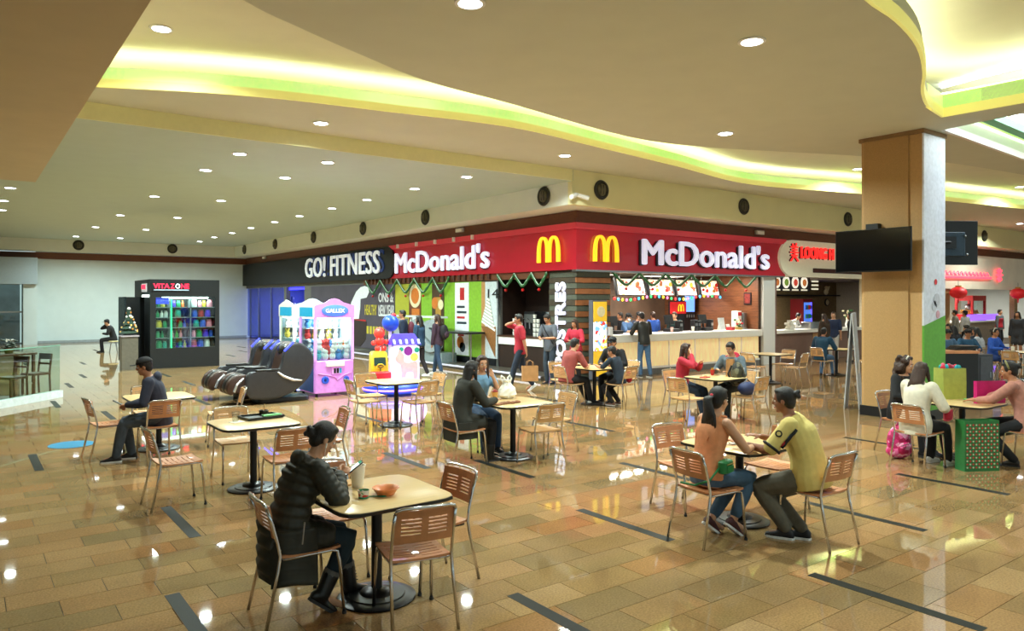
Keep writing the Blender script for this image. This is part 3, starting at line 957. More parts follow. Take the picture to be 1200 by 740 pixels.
for k in range(5):
    for j in range(4 + (k % 2)):
        t_ = MB().lathe([(.045, 0), (.055, .10), (.05, .105)], c=(0, 0, 0), n=10).build('paper_cup', WHITE, None, loc=(FX + .35, 17.75 - k*.16 - (.5 if k > 2 else 0), 1.06 + j*.13))
        tag(t_, 'white paper cup stacked on the dessert counter', 'cup', 'cups on the dessert counter')
t = thing('wall_notice', 'pale notice sheets on the dark booth wall above the dessert counter', 'notice')
for k, (yy, z, hh) in enumerate(((16.75, 1.75, .75), (17.0, 1.65, .1))):
    MB().bb(13.97, 14.0, yy - .22 - .2*k, yy + .22 + .3*k, z, z + hh).build('sheet', M('notice_grey', '#b4bfc6', .5), t)
t = thing('ice_cream_machine', 'dark soft-serve machine with steel front behind the dessert counter', 'machine', (13.7, 17.3, 1.06))
MB().rbox((0, 0, .35), (.45, .5, .7), .03).build('body', M('machine_black', '#1c1c1e', .4), t, True)
MB().rbox((-.24, 0, .5), (.06, .4, .25), .02).build('front_panel', STEEL, t, True)
for k in (-1, 1):
    MB().cyl((-.28, k*.1, .38), (-.28, k*.1, .2), .03, .02).build('nozzle', STEEL, t)
    MB().cyl((-.28, k*.1, .45), (-.36, k*.1, .50), .012).build('lever', CHROME, t)
# steel letters sculpture and high table in front of the side front
t = thing('letter_sculpture', 'grey foam letter sculpture standing on a low plinth by the green panels', 'sculpture', (FX - 0.5, 0, 0))
GS = M('foam_silver', '#8f9aa0', .45, var=.12, scale=9)
MB().bb(-.25, .3, 20.1, 24.2, .12, .42).build('plinth', M('plinth_grey', '#7d8a8c', .4), t)
for k, ch in enumerate('I0S'):
    mm = fr((-.1, 23.2 - k*1.0, .42), (0, -1, 0), (0, 0, 1))
    letters(ch, mm, .62 if ch == 'I' else .95, 1.05, GS, t, .22, .05)
MB().bb(-.2, .1, 20.3, 24.6, 1.52, 1.58).build('rail', M('rail_white', '#c9d0d2', .3), t)
for yy in (20.5, 22.4, 24.3):
    MB().cyl((-.05, yy, .42), (-.05, yy, 1.52), .025).build('rail_post', STEEL, t)
t = thing('high_table', 'dark high table beside the ice cream poster', 'table', (FX - 0.45, 19.4, .12))
MB().rbox((0, 0, .98), (.7, 1.6, .06), .05).build('top', BLACK, t)
MB().cyl((0, .5, 0), (0, .5, .96), .03).build('leg', STEEL, t)
MB().cyl((0, -.5, 0), (0, -.5, .96), .03).build('leg', STEEL, t)

# ---------------------------------------------------------------- counter front: interiors
INT = M('kitchen_back', '#6a5240', .6, var=.25, scale=2)
ki = struct(MB().bb(14.1, 21.0, 18.6, 18.8, 0, 2.95).bb(14.1, 14.2, 15.7, 18.7, 0, 2.95).build('wall_kitchen', INT))
struct(MB().bb(14.0, 47, FY + .2, 20.0, 2.92, 3.0).build('ceiling_shop', M('shop_ceiling', '#9c9484', .7)))
kw = struct(MB().bb(20.86, 20.98, FY + .05, 18.7, 0, 2.95).build('wall_kitchen_side', M('plank_back', '#3a2212', .6)))
PLK = M('plank_brown', '#7c4a2a', .5, var=.22, scale=4, stretch=(1, 1, 6))
for k in range(17):
    MB().bb(20.83, 20.86, FY + .05, 18.6, 0.02 + k*.171, 0.02 + k*.171 + .163).build('plank', PLK, kw)
cl = struct(MB().bb(20.98, 21.62, FY - .05, FY + .3, 0, ZB).build('column_white', M('column_white_paint', '#e2e2de', .5, var=.01)))
MB().bb(21.62, 21.75, FY - .02, FY + .3, 0, ZB).build('side_strip', M('mauve_strip', '#8a6a60', .5), cl)
def shop_lamp(x, y, w_, d_, e, col=(1, .95, .85)):
    t = thing('panel_light', 'flat white ceiling panel light inside the shop at x%d' % int(x), 'light', (x, y, 2.92))
    MB().bb(-w_/2, w_/2, -d_/2, d_/2, -.03, 0).build('frame', WHITE, t)
    MB().bb(-w_/2 + .04, w_/2 - .04, -d_/2 + .04, d_/2 - .04, -.034, -.03).build('diffuser', M('panel_diffuser', '#fff6e6', .5, emit=5, ecol='#fff2dc'), t)
    L_ = bpy.data.lights.new('shop_panel', 'AREA'); L_.shape = 'RECTANGLE'; L_.size = w_; L_.size_y = d_; L_.energy = e; L_.color = col
    o = bpy.data.objects.new('shop_lamp', L_); COL.objects.link(o); o.parent = t; o.location = (0, 0, -.06)
    return t
for x, lab in ((15.6, 'flat white panel light over the left half of the burger kitchen'), (18.8, 'flat white panel light over the right half of the burger kitchen')):
    shop_lamp(x, 16.9, 1.6, .6, 110)['label'] = lab
for x, lab in ((15.2, 'added slim panel light brightening the pier end of the burger counter'), (17.4, 'added slim panel light brightening the middle of the burger counter'), (19.6, 'added slim panel light brightening the plank end of the burger counter')):
    shop_lamp(x, 15.05, 1.6, .25, 70)['label'] = lab  # slim lights added to brighten the counter top
shop_lamp(24.4, 16.8, 2.4, .8, 320)['label'] = 'flat white panel light inside the chinese food stall'
shop_lamp(37.5, 17.2, 2.4, .8, 260)['label'] = 'flat white panel light inside the neon shop'
shop_lamp(42.5, 17.2, 2.4, .8, 260)['label'] = 'flat white panel light inside the neon shop beside its white door'
shop_lamp(13.5, 16.9, .5, 1.2, 12)['label'] = 'flat panel light in the dessert booth ceiling'

# burger counter
t = thing('burger_counter', 'long cream counter with pale backlit onyx panels and a white top', 'counter')
MB().bb(14.2, 20.85, FY + .06, FY + .7, 0.0, 1.0).build('body', M('counter_core', '#c9bfa8', .5), t)
ONYX = M('backlit_onyx_panel', '#e8cf9c', .4, var=.16, scale=3, stretch=(5, 1, 1), emit=.38, ecol='#ffdf9c')  # mottled panels glow as backlit onyx
MB().bb(14.2, 20.85, FY, FY + .1, 0.0, .16).build('kick', M('kick_grey', '#6c6a68', .3), t)
k = 0
xs = [14.2, 15.35, 16.5, 17.65, 18.8, 19.9, 20.83]
for a, b in zip(xs[:-1], xs[1:]):
    MB().bb(a + .02, b - .02, FY + .02, FY + .06, .22, .92).build('panel', ONYX, t)
    MB().bb(a - .02, a + .02, FY, FY + .06, .18, .95).build('stile', WHITE, t)
MB().bb(14.18, 20.87, FY + .01, FY + .06, .16, .22).build('lower_rail', WHITE, t)
MB().bb(14.15, 20.87, FY - .08, FY + .75, .93, 1.15).build('top', WHITE, t, bevel=.02)
# menu boards
cols_ = ['#fff6e0', '#f7e2b8', '#e8b070', '#c8503a', '#ffeed0', '#fdf4ea', '#ffffff', '#fffdf6', '#f6efe2', '#eef0e6', '#fffaf0']
for k, (a, b) in enumerate(((720, 756), (757.5, 788.5), (790, 816), (818, 842))):
    x0, x1 = rx_(a, 16.2), rx_(b, 16.2)
    t = thing('menu_board', ['bright menu board at the left end above the burger counter', 'second bright menu board from the slatted pier',
              'third bright menu board from the slatted pier, with a row of small desserts', 'bright menu board at the end by the plank wall'][k], 'menu board', ((x0 + x1)/2, 16.2, 2.52))
    w_ = x1 - x0 - .06
    MB().box((0, 0, 0), (w_, .08, .56), rx=R_(-14)).build('frame', BLACK, t)
    MB().box((0, -.045, -.011), (w_ - .14, .012, .50), rx=R_(-14)).build('lit_panel', patchwork('menu_print', cols_, 9.0, .5, 0.75, stretch=(1, .2, 1.6)), t)
    for j in range(5):
        MB().lathe([(.075, -.058), (.075, -.064)], c=(-w_/2 + .16 + j*(w_-.3)/4, 0.02 - (.045 if j % 2 else 0), -.12 + .2*((j + k) % 2)), n=14, ax='Y').build('dish_picture', M(('burger_print', 'red_dish_print', 'fries_print')[(j+k) % 3], ('#a8642a', '#b8281e', '#e8b838')[(j+k) % 3], .5, emit=.4), t)
    MB().cyl((-w_/3, .03, .27), (-w_/3, .03, .40), .012).build('hanger', STEEL, t)
    MB().cyl((w_/3, .03, .27), (w_/3, .03, .40), .012).build('hanger', STEEL, t)
# garlands (zigzag) and coloured bulbs
GAR = M('garland_green', '#2f6b3c', .6, var=.4, scale=60)
GARW = M('garland_tinsel', '#c4d8c8', .4)
REDB = M('red_bauble', '#c01818', .3)
def garland(label, pts, drop):
    t = thing('garland', label, 'garland')
    path = []
    for i in range(len(pts) - 1):
        a, b = V(pts[i]), V(pts[i+1])
        for j in range(9):
            f = j / 9
            p = a.lerp(b, f); p.z -= drop * (1 - abs(2*f - 1) ** 1.15)
            path.append(p)
    path.append(V(pts[-1]))
    MB().tube(path, [.035 + .012*(i % 2) for i in range(len(path))], 7).build('strand', GAR, t)
    MB().tube([p + V((-.03, -.03, .03)) for p in path], .010, 5).build('tinsel', GARW, t)
    for i in range(len(pts) - 1):
        c = (V(pts[i]) + V(pts[i+1])) / 2
        MB().ell((c.x, c.y, c.z - drop - .09), .045, 10, 6).build('bauble', REDB, t, True)
garland('green zigzag garland with red baubles over the burger counter', [(rx_(p, FY - .1), FY - .1, ZB - .04) for p in (718, 749, 780, 810, 838, 862, 886)], .36)
garland('green zigzag garland with red baubles along the green side front', [(FX - .16, ly(p), ZB - .06) for p in (433, 450, 470, 490, 512, 531)], .5)
garland('green zigzag garland with red baubles over the dessert booth', [(FX - .1, ly(p), ZB - .06) for p in (586, 606, 626, 644)], .36)
t = thing('string_lights', 'string of coloured bulbs hung under the menu boards', 'string lights')
wire = []
for k in range(27):
    f = k / 26
    wire.append(V((rx_(720 + 124*f, 16.0), 16.0, 2.20 - .05*math.sin(f*math.pi*4) + .05*f)))
MB().tube(wire, .006, 5).build('wire', BLACK, t)
bc_ = [('bulb_red', '#ff3030'), ('bulb_yellow', '#ffd030'), ('bulb_green', '#30d060'), ('bulb_blue', '#40b0ff'), ('bulb_pink', '#ff70b0')]
for k, p in enumerate(wire):
    nm, c = bc_[(k * 3) % 5]
    MB().ell(p + V((0, 0, -.05)), (.035, .035, .05), 8, 6).build('bulb', M(nm, c, .4, emit=2.0, ecol=c), t, True)
# ---------------------------------------------------------------- chairs and tables
ORW = M('chair_orange_wood', '#c48355', .42, var=.14, scale=7, stretch=(1, 6, 1), coat=.2)
ORL = M('chair_light_wood', '#d0a068', .42, var=.12, scale=7, stretch=(1, 6, 1), coat=.2)
RUB = M('rubber_foot', '#2a2a2a', .7)
def slotted(mb, w_, h_, th, cols, rows, f):
    """panel w_ x h_ with rows of through slots in two columns; f maps (u, v, t) to a point"""
    us = [-w_/2, -w_/2 + .04, -.022, .022, w_/2 - .04, w_/2]
    vs_ = [0.0]
    mg = .045
    sh = .010
    pitch = (h_ - 2*mg) / rows
    for k in range(rows):
        c = mg + pitch * (k + .5)
        vs_ += [c - sh/2, c + sh/2]
    vs_.append(h_)
    SUB = 2
    for j in range(len(vs_) - 1):
        slot = (j % 2 == 1)
        for i in range(5):
            if slot and i in (1, 3):
                continue
            for q in range(SUB if i in (1, 3) else 1):
                n_ = SUB if i in (1, 3) else 1
                a = us[i] + (us[i+1] - us[i]) * q / n_
                b = us[i] + (us[i+1] - us[i]) * (q + 1) / n_
                P = [f(u, v, t_) for t_ in (0, th) for u, v in ((a, vs_[j]), (b, vs_[j]), (b, vs_[j+1]), (a, vs_[j+1]))]
                mb.add(P, [(0,3,2,1), (4,5,6,7), (0,1,5,4), (1,2,6,5), (2,3,7,6), (3,0,4,7)])
def make_chair(wood, label, group):
    """faces +Y, origin under the middle of the seat"""
    t = thing('cafe_chair', label, 'chair', (0, 0, 0), 0, group)
    mb = MB()
    slotted(mb, .40, .40, .016, 2, 6, lambda u, v, q: (u, -.19 + v, .440 + q - .012*math.cos(u/.2*1.2) + .012*(abs(v - .2)/.2) ** 3))
    mb.build('seat', wood, t)
    mb = MB()
    def fb(u, v, q):
        y = -.215 - .030*math.cos(u/.2*1.3) - (v * .20) + q
        return (u, y, .575 + v)
    slotted(mb, .385, .215, .014, 2, 5, fb)
    mb.build('backrest', wood, t)
    for s in (-1, 1):
        MB().tube([(s*.205, .235, .0), (s*.195, .205, .36), (s*.192, .190, .425), (s*.190, .15, .437), (s*.19, -.16, .432)], .0115, 8).build('leg', CHROME, t, 2)
        MB().tube([(s*.215, -.285, 0), (s*.203, -.205, .36), (s*.201, -.190, .46), (s*.200, -.205, .54), (s*.200, -.245, .69), (s*.197, -.275, .775)], .0115, 8).build('leg', CHROME, t, 2)
        MB().cyl((s*.205, .235, 0), (s*.205, .234, .02), .0145).build('foot_cap', RUB, t)
    top = [(-.197, -.275, .775), (-.185, -.284, .797), (-.15, -.292, .806), (-.08, -.302, .808), (0, -.305, .808), (.08, -.302, .808), (.15, -.292, .806), (.185, -.284, .797), (.197, -.275, .775)]
    MB().tube(top, .0115, 8).build('back_frame', CHROME, t, 2)
    MB().tube([(-.19, -.16, .430), (.19, -.16, .430)], .009, 6).build('stretcher', CHROME, t, 2)
    return t
chA = make_chair(ORW, 'x', 'x')
chB = make_chair(ORL, 'x', 'x')
usedA, usedB = [False], [False]
def chair(x, y, face, label, light=False, group=None):
    p, u = (chB, usedB) if light else (chA, usedA)
    rz = R_(face - 90)
    if not u[0]:
        u[0] = True
        p.location = (x, y, 0); p.rotation_euler = (0, 0, rz); p['label'] = label
        o = p
    else:
        o = dup(p, (x, y, 0), rz, label)
    o['group'] = group or 'cafe chairs of the food court'
    return o
TOPC = M('table_cream_laminate', '#dcbc84', .28, var=.05, scale=5, stretch=(1, 6, 1))
EDGE = M('table_black_edge', '#17150f', .4)
POLE = M('table_black_metal', '#0f1012', .35, .2)
def sq(h, e, n=48):
    """square outline with bowed sides and rounded corners"""
    out = []
    for k in range(n):
        a = 2*math.pi*k/n
        c, s = math.cos(a), math.sin(a)
        r = (abs(c)**e + abs(s)**e) ** (-1/e)
        out.append((h*r*c, h*r*s))
    return out
def make_table(label):
    t = thing('cafe_table', label, 'table', (0, 0, 0), 0, 'cafe tables of the food court')
    MB().rings([[(x, y, z) for x, y in sq(r, 7.5)] for r, z in ((.416, .730), (.420, .733), (.420, .741), (.412, .744))]).build('top', TOPC, t, True)
    MB().rings([[(x, y, z) for x, y in sq(r, 7.5)] for r, z in ((.413, .712), (.426, .716), (.426, .737), (.419, .738))]).build('edge_band', EDGE, t, True)
    MB().cyl((0, 0, .03), (0, 0, .70), .038, n=16).build('pole', POLE, t, True)
    MB().lathe([(.27, 0), (.275, .012), (.255, .022), (.20, .026), (.195, .034), (.12, .040), (.11, .055), (.05, .075)], n=36).build('base', POLE, t, True)
    mb = MB()
    for a in range(4):
        mb.box((.13*math.cos(a*math.pi/2), .13*math.sin(a*math.pi/2), .705), (.26, .04, .014), rz=a*math.pi/2)
    mb.build('bracket', POLE, t)
    return t
tb0 = None
TABLES = [
 (2.36, 4.78, 'cream cafe table holding an orange bowl and a big paper cup'),
 (2.62, 8.36, 'cream cafe table holding a black tray with a green flap'),
 (2.25, 11.40, 'cream cafe table beside the man in the dark hooded jacket'),
 (5.88, 11.18, 'empty cream cafe table in front of the ride with the pony print'),
 (5.92, 7.95, 'cream cafe table with a white bag between two long-haired women'),
 (10.28, 11.05, 'cream cafe table shared by the man in the dusty red shirt and a boy'),
 (10.70, 8.38, 'cream cafe table with a brown paper bag, girl in red behind it'),
 (5.95, 4.38, 'cream cafe table between the women in orange and in yellow'),
 (10.70, 4.36, 'cream cafe table with gift bags beside the tan pillar'),
 (16.45, 11.18, 'empty cream cafe table before the white column'),
 (19.65, 11.25, 'cream cafe table in front of the man in the blue jumper'),
 (22.4, 7.6, 'cafe table with the woman in the bright blue jacket'),
 (25.0, 10.75, 'cafe table of the seated group near the neon shop'),
 (25.4, 7.6, 'empty cafe table beyond the woman in the bright blue jacket'),
]
for x, y, lab in TABLES:
    if tb0 is None:
        tb0 = make_table(lab); tb0.location = (x, y, 0)
    else:
        dup(tb0, (x, y, 0), 0, lab)
CH = [
 (1.84, 4.88, -3, 'cafe chair under the woman in the black quilted coat', 0),
 (2.40, 4.33, 78, 'empty orange cafe chair turned away, tucked at the table with the orange bowl', 0),
 (2.84, 4.84, 183, 'empty orange cafe chair at the table with the orange bowl, across from the quilted coat', 0),
 (2.30, 5.42, 265, 'cafe chair half hidden behind the woman in the quilted coat and the bowl table', 0),
 (2.74, 7.62, 88, 'empty cafe chair on the near side of the tray table', 0),
 (2.60, 8.94, 268, 'empty cafe chair on the far side of the tray table', 1),
 (1.78, 8.20, 2, 'lone empty cafe chair pulled out from the tray table', 0),
 (3.44, 8.40, 172, 'empty cafe chair standing between the tray table and the pink reflections', 0),
 (1.60, 11.20, 6, 'empty cafe chair in front of the crossed legs of the hooded man', 0),
 (2.10, 10.66, 95, 'cafe chair under the man in the dark hooded jacket', 0),
 (3.10, 11.25, 170, 'empty cafe chair at the hooded man\'s table, before the massage chairs', 1),
 (2.25, 12.00, 272, 'cafe chair hidden behind the hooded man', 1),
 (5.32, 11.22, -4, 'empty cafe chair at the pony-ride table, on the claw machine side', 1),
 (6.00, 10.62, 96, 'empty cafe chair on the near side of the pony-ride table', 1),
 (5.72, 11.78, 268, 'empty cafe chair behind the pony-ride table', 1),
 (6.62, 11.42, 183, 'empty cafe chair at the pony-ride table, on the side of the walkers', 1),
 (5.18, 8.02, -4, 'cafe chair under the woman in the black coat', 0),
 (5.96, 7.42, 84, 'empty cafe chair on the near side of the white bag table', 1),
 (6.62, 7.96, 176, 'empty cafe chair at the white bag table, opposite the black coat', 1),
 (5.92, 8.72, 270, 'cafe chair under the woman in the pale blue top', 1),
 (9.70, 11.15, -3, 'cafe chair under the man in the dusty red shirt', 1),
 (10.45, 10.48, 98, 'cafe chair under the boy in navy', 1),
 (11.25, 11.18, 178, 'cafe chair beside the man in the black cap', 1),
 (10.05, 11.75, 262, 'cafe chair behind the man in the dusty red shirt', 1),
 (9.82, 8.28, 2, 'empty cafe chair at the paper bag table, backed toward the boy\'s table', 1),
 (10.86, 7.80, 94, 'cafe chair holding a camouflage backpack', 1),
 (10.62, 9.10, 272, 'cafe chair under the girl in the red jacket', 1),
 (11.45, 8.45, 182, 'cafe chair under the youth in the grey denim jacket', 1),
 (5.30, 4.22, -6, 'cafe chair under the woman in the orange top', 0),
 (6.00, 3.64, 88, 'cafe chair under the woman in the yellow jersey', 0),
 (5.88, 4.98, 262, 'empty cafe chair beyond the woman in the orange top', 0),
 (6.56, 4.42, 180, 'empty cafe chair mostly hidden behind the woman in the yellow jersey', 0),
 (9.66, 4.44, -4, 'cafe chair under the woman in the cream jumper', 0),
 (10.50, 5.04, 266, 'cafe chair under the curly-haired woman in black', 0),
 (10.78, 3.62, 90, 'cafe chair under the woman in the pink jumper', 0),
 (16.50, 10.52, 96, 'empty cafe chair on the near side of the empty table by the white column', 1),
 (17.10, 11.25, 182, 'empty cafe chair on the stall side of the empty table by the white column', 1),
 (15.78, 11.20, 0, 'empty cafe chair on the burger side of the empty table by the white column', 1),
 (18.95, 11.25, -6, 'cafe chair under the man in the blue jumper', 1),
 (19.70, 10.45, 92, 'cafe chair with a pale cloth over its back, by the grey standee', 1),
 (21.66, 7.6, 0, 'empty cafe chair beyond the black cabinet, at the blue jacket table', 1),
 (22.4, 8.36, 268, 'cafe chair under the woman in the bright blue jacket', 1),
 (24.7, 7.6, 0, 'empty cafe chair at the empty table beyond the blue jacket', 1),
 (25.5, 6.9, 90, 'empty cafe chair on the near side of the table beyond the blue jacket', 1),
 (22.5, 6.86, 92, 'empty cafe chair on the near side of the blue jacket table', 1),
]
for x, y, f, lab, lt in CH:
    chair(x, y, f, lab, bool(lt))
t = MB().rings([[(sx*.22, -.30 + .01*k, z) for sx, z in ((-1, .82), (1, .82), (.95, .50), (.2, .55), (-.8, .46))] for k in (0, 1)]).build('cloth', M('pale_cloth', '#ded8b4', .8), None, loc=(19.70, 10.45 - .02, 0), rz=R_(2))
tag(t, 'pale cream cloth hung over a chair back by the grey standee', 'cloth')

# ---------------------------------------------------------------- things on the tables
TZ = .744
def lathe_thing(name, label, cat, x, y, z, prof, mat, n=24, group=None):
    t = thing(name, label, cat, (x, y, z), 0, group)
    MB().lathe(prof, n=n).build('body', mat, t, True)
    return t
PAPER = M('paper_white', '#ece6d8', .6, var=.03)
x, y = G(419, 571, TZ)
t = lathe_thing('paper_cup', 'tall white paper cup with a straw on the orange bowl table', 'cup', x, y, TZ, [(.038, 0), (.040, .005), (.056, .150), (.060, .153), (.060, .160), (.053, .158), (.050, .13)], PAPER)
MB().tube([(0.02, 0.01, .02), (.045, .03, .20)], .004).build('straw', WHITE, t)
x, y = G(452, 580, TZ)
t = lathe_thing('plastic_bowl', 'orange plastic bowl on the cream table', 'bowl', x, y, TZ, [(.055, 0), (.06, .004), (.088, .045), (.094, .047), (.094, .052), (.086, .050), (.058, .012), (.02, .010)], M('orange_plastic', '#e8915a', .35))
x, y = G(426, 584, TZ)
t = lathe_thing('snack_cup', 'small clear cup with red and green print beside the orange bowl', 'cup', x, y, TZ, [(.032, 0), (.040, .055), (.038, .055), (.030, .006)], patchwork('snack_print', ['#d8d2c8', '#c83a34', '#e6e2d8', '#3a8a5a'], 40, .4))
MB().lathe([(.034, .0), (.0345, .012)], n=20).build('green_base', M('green_plastic', '#1f8f6a', .4), t)
x, y = G(440, 583, TZ)
t = thing('spoon', 'green plastic spoon lying beside the orange bowl', 'spoon', (x, y, TZ), R_(-35))
MB().tube([(-.07, 0, .006), (.04, 0, .006)], .004).build('handle', M('green_plastic', '#1f8f6a', .4), t)
MB().ell((.055, 0, .006), (.02, .012, .005), 10, 6).build('bowl', M('green_plastic', '#1f8f6a', .4), t, True)
x, y = G(408, 567, TZ)
t = thing('folded_napkin', 'folded tan napkin behind the tall paper cup', 'napkin', (x, y, TZ), R_(20))
MB().rbox((0, 0, .006), (.16, .12, .012), .01).build('sheet', M('kraft_paper', '#c79a5c', .7), t)
# tray on the tray table
x, y = G(306, 490, TZ)
t = thing('serving_tray', 'black serving tray with a green flap on the cream table', 'tray', (x, y, TZ), R_(8))
BP = M('black_plastic', '#121412', .4)
MB().rbox((0, 0, .008), (.42, .30, .012), .03).build('base', BP, t)
mb = MB()
for a, b, c, d in ((0, .15, .42, .012), (0, -.15, .42, .012)):
    mb.box((a, b, .02), (c, d, .025))
for s in (-1, 1):
    mb.box((s*.21, 0, .02), (.012, .30, .025))
mb.build('rim', BP, t)
MB().rbox((.10, -.06, .028), (.22, .09, .02), .02).build('green_flap', M('green_print', '#4fae4a', .5), t)
x, y = G(309, 487.5, TZ)
t = lathe_thing('dessert_cup', 'dark dessert cup with a stick on the black tray', 'cup', x, y, TZ + .016, [(.045, 0), (.055, .05), (.05, .05), (.04, .01)], M('dark_cup', '#3c3424', .4))
MB().cyl((0, 0, .03), (.01, 0, .12), .006).build('stick', ORL, t)
x, y = G(276, 495, TZ)
t = thing('clear_tumbler', 'clear plastic tumbler beside the black tray', 'cup', (x, y, TZ))
MB().lathe([(.030, 0), (.042, .12), (.040, .12), (.029, .004)], n=20).build('body', glass('cup_plastic', '#f4f6f4', .18, .1), t, True)
MB().box((.01, -.02, .0025), (.14, .11, .005), rz=.3).build('coaster_sheet', PAPER, t)
# white bag, cup and tray on the women's table
x, y = G(594, 467, TZ)
t = thing('plastic_bag', 'crumpled white plastic bag on the table of two long-haired women', 'bag', (x, y, TZ))
mb = MB()
rs = []
for k, (z_, r_) in enumerate(((0, .07), (.01, .10), (.05, .125), (.10, .12), (.14, .10), (.18, .07), (.22, .05), (.25, .06))):
    rs.append([((r_ + rnd.uniform(-.018, .018))*math.cos(2*math.pi*j/16)*1.15, (r_ + rnd.uniform(-.018, .018))*math.sin(2*math.pi*j/16)*.8, z_ + (rnd.uniform(-.006, .006) if k > 1 else .003*k)) for j in range(16)])
mb.rings(rs)
o = mb.build('body', M('white_film', '#e6e2d6', .35), t)
for s_ in (-1, 1):
    MB().tube([(s_*.05, 0, .20), (s_*.09, .02, .27), (s_*.07, .03, .31), (s_*.03, .02, .28), (s_*.03, 0, .22)], .014, 7).build('handle_loop', M('white_film', '#e6e2d6'), t, 2)
MB().box((.08, .02, .14), (.02, .06, .05), rz=.4).build('red_print', M('red_print', '#c01f22', .5), t)
x, y = G(580, 470, TZ)
t = lathe_thing('iced_cup', 'amber drink in a clear cup with a red lid beside the white bag', 'cup', x, y, TZ, [(.03, 0), (.042, .11), (.042, .12)], M('amber_drink', '#d8a055', .2))
MB().lathe([(.045, .12), (.045, .13), (.02, .155)], n=20).build('lid', M('red_lid', '#8c2a20', .4), t, True)
x, y = G(592, 474, TZ)
t = thing('brown_wrap', 'crumpled brown paper wrapper by the white bag', 'wrapper', (x, y, TZ))
mb = MB()
for k in range(8):
    mb.ell((-.14 + k*.05, rnd.uniform(-.03, .03), .012), (.045, .04, .014 + rnd.random()*.012), 8, 6)
mb.build('body', M('kraft_dark', '#8a5a3a', .7), t, 2)
# paper bag, fries and backpack at the girl-in-red table
def paper_bag(label, x, y, z, w_, d_, h_, mat, rz=0, handles=True, cat='bag', name='paper_bag'):
    t = thing(name, label, cat, (x, y, z), rz)
    th = .004
    rs = [[(sx*w_/2*f, sy*d_/2*g, zz) for sx, sy in ((-1, -1), (1, -1), (1, 1), (-1, 1))] for zz, f, g in ((0, 1, 1), (h_*.5, 1, 1.02), (h_, 1.0, .96), (h_, .97, .90), (h_*.5, .97, .95), (.01, .96, .95))]
    MB().rings(rs).build('body', mat, t)
    if handles:
        for s in (-1, 1):
            MB().tube([(-w_*.2, s*d_*.47, h_*.93), (-w_*.18, s*d_*.44, h_ + .09), (0, s*d_*.42, h_ + .13), (w_*.18, s*d_*.44, h_ + .09), (w_*.2, s*d_*.47, h_*.93)], .006, 6).build('handle', mat, t, 2)
    return t
KRAFT = M('kraft_paper', '#c79a5c', .7)
KRB = M('kraft_bag', '#b98a58', .7, var=.12, scale=9)
x, y = G(856, 441, TZ)
t = paper_bag('brown paper takeaway bag on the table of the girl in red', x, y, TZ, .20, .13, .30, KRB, R_(30), False)
MB().box((0, -.067, .04), (.2, .006, .07)).build('red_band', M('red_print', '#c01f22', .5), t)
x, y = G(835, 440, TZ)
t = thing('fries_carton', 'red fries carton lying on the table of the girl in red', 'carton', (x, y, TZ), R_(20))
MB().rings([[(sx*.05*f, sy*.03*g, z) for sx, sy in ((-1, -1), (1, -1), (1, 1), (-1, 1))] for z, f, g in ((0, .7, .5), (.10, 1, 1), (.10, .9, .85), (.02, .6, .4))]).build('body', M('red_print', '#c01f22', .5), t)
mb = MB()
for k in range(9):
    a = rnd.uniform(-.035, .035); b = rnd.uniform(-.015, .015)
    mb.box((a, b, .10), (.008, .008, .07), rx=rnd.uniform(-.2, .2), ry=rnd.uniform(-.2, .2))
o = mb.build('fries', M('fries_gold', '#e2b650', .6), t); o['kind'] = 'stuff'
x, y = G(826, 443, TZ)
t = thing('burger_wrapper', 'flat red wrapper with scraps beside the fries carton', 'wrapper', (x, y, TZ), R_(15))
MB().rbox((0, 0, .008), (.20, .13, .016), .02).build('sheet', M('red_wrap', '#a8242a', .6), t)
MB().ell((.02, 0, .02), (.05, .035, .018), 10, 6).build('bun', M('bun_brown', '#b9783c', .6), t, True)
CAMO = patchwork('camouflage_cloth', ['#3a3a2a', '#5a5540', '#24241e', '#6a6a54', '#2e3228'], 14, .8)
t = thing('backpack', 'camouflage backpack propped on the table edge before the youth', 'backpack', (11.02, 8.16, .60), R_(40))
mb = MB(); mb.ell((0, 0, .20), (.17, .12, .21), 14, 10); mb.ell((0, .02, .08), (.16, .11, .10), 12, 8)
mb.build('body', CAMO, t, 2)
MB().ell((0, -.10, .14), (.12, .05, .10), 12, 8).build('pocket', CAMO, t, True)
MB().tube([(-.08, .10, .35), (-.1, .16, .2), (-.08, .1, .05)], .018).build('strap', BLACK, t)
MB().box((.03, -.11, .27), (.10, .02, .06)).build('pale_patch', M('patch_grey', '#b9bcc4', .6), t)
t = thing('duffel_bag', 'blue and black bag on the chair seat behind the bun-haired woman', 'bag', (10.86, 7.84, .46))
MB().ell((0, 0, .12), (.19, .14, .12), 14, 8).build('body', M('navy_cloth', '#1d2a52', .7), t, True)
MB().tube([(-.12, 0, .2), (0, 0, .28), (.12, 0, .2)], .012).build('handle', BLACK, t)
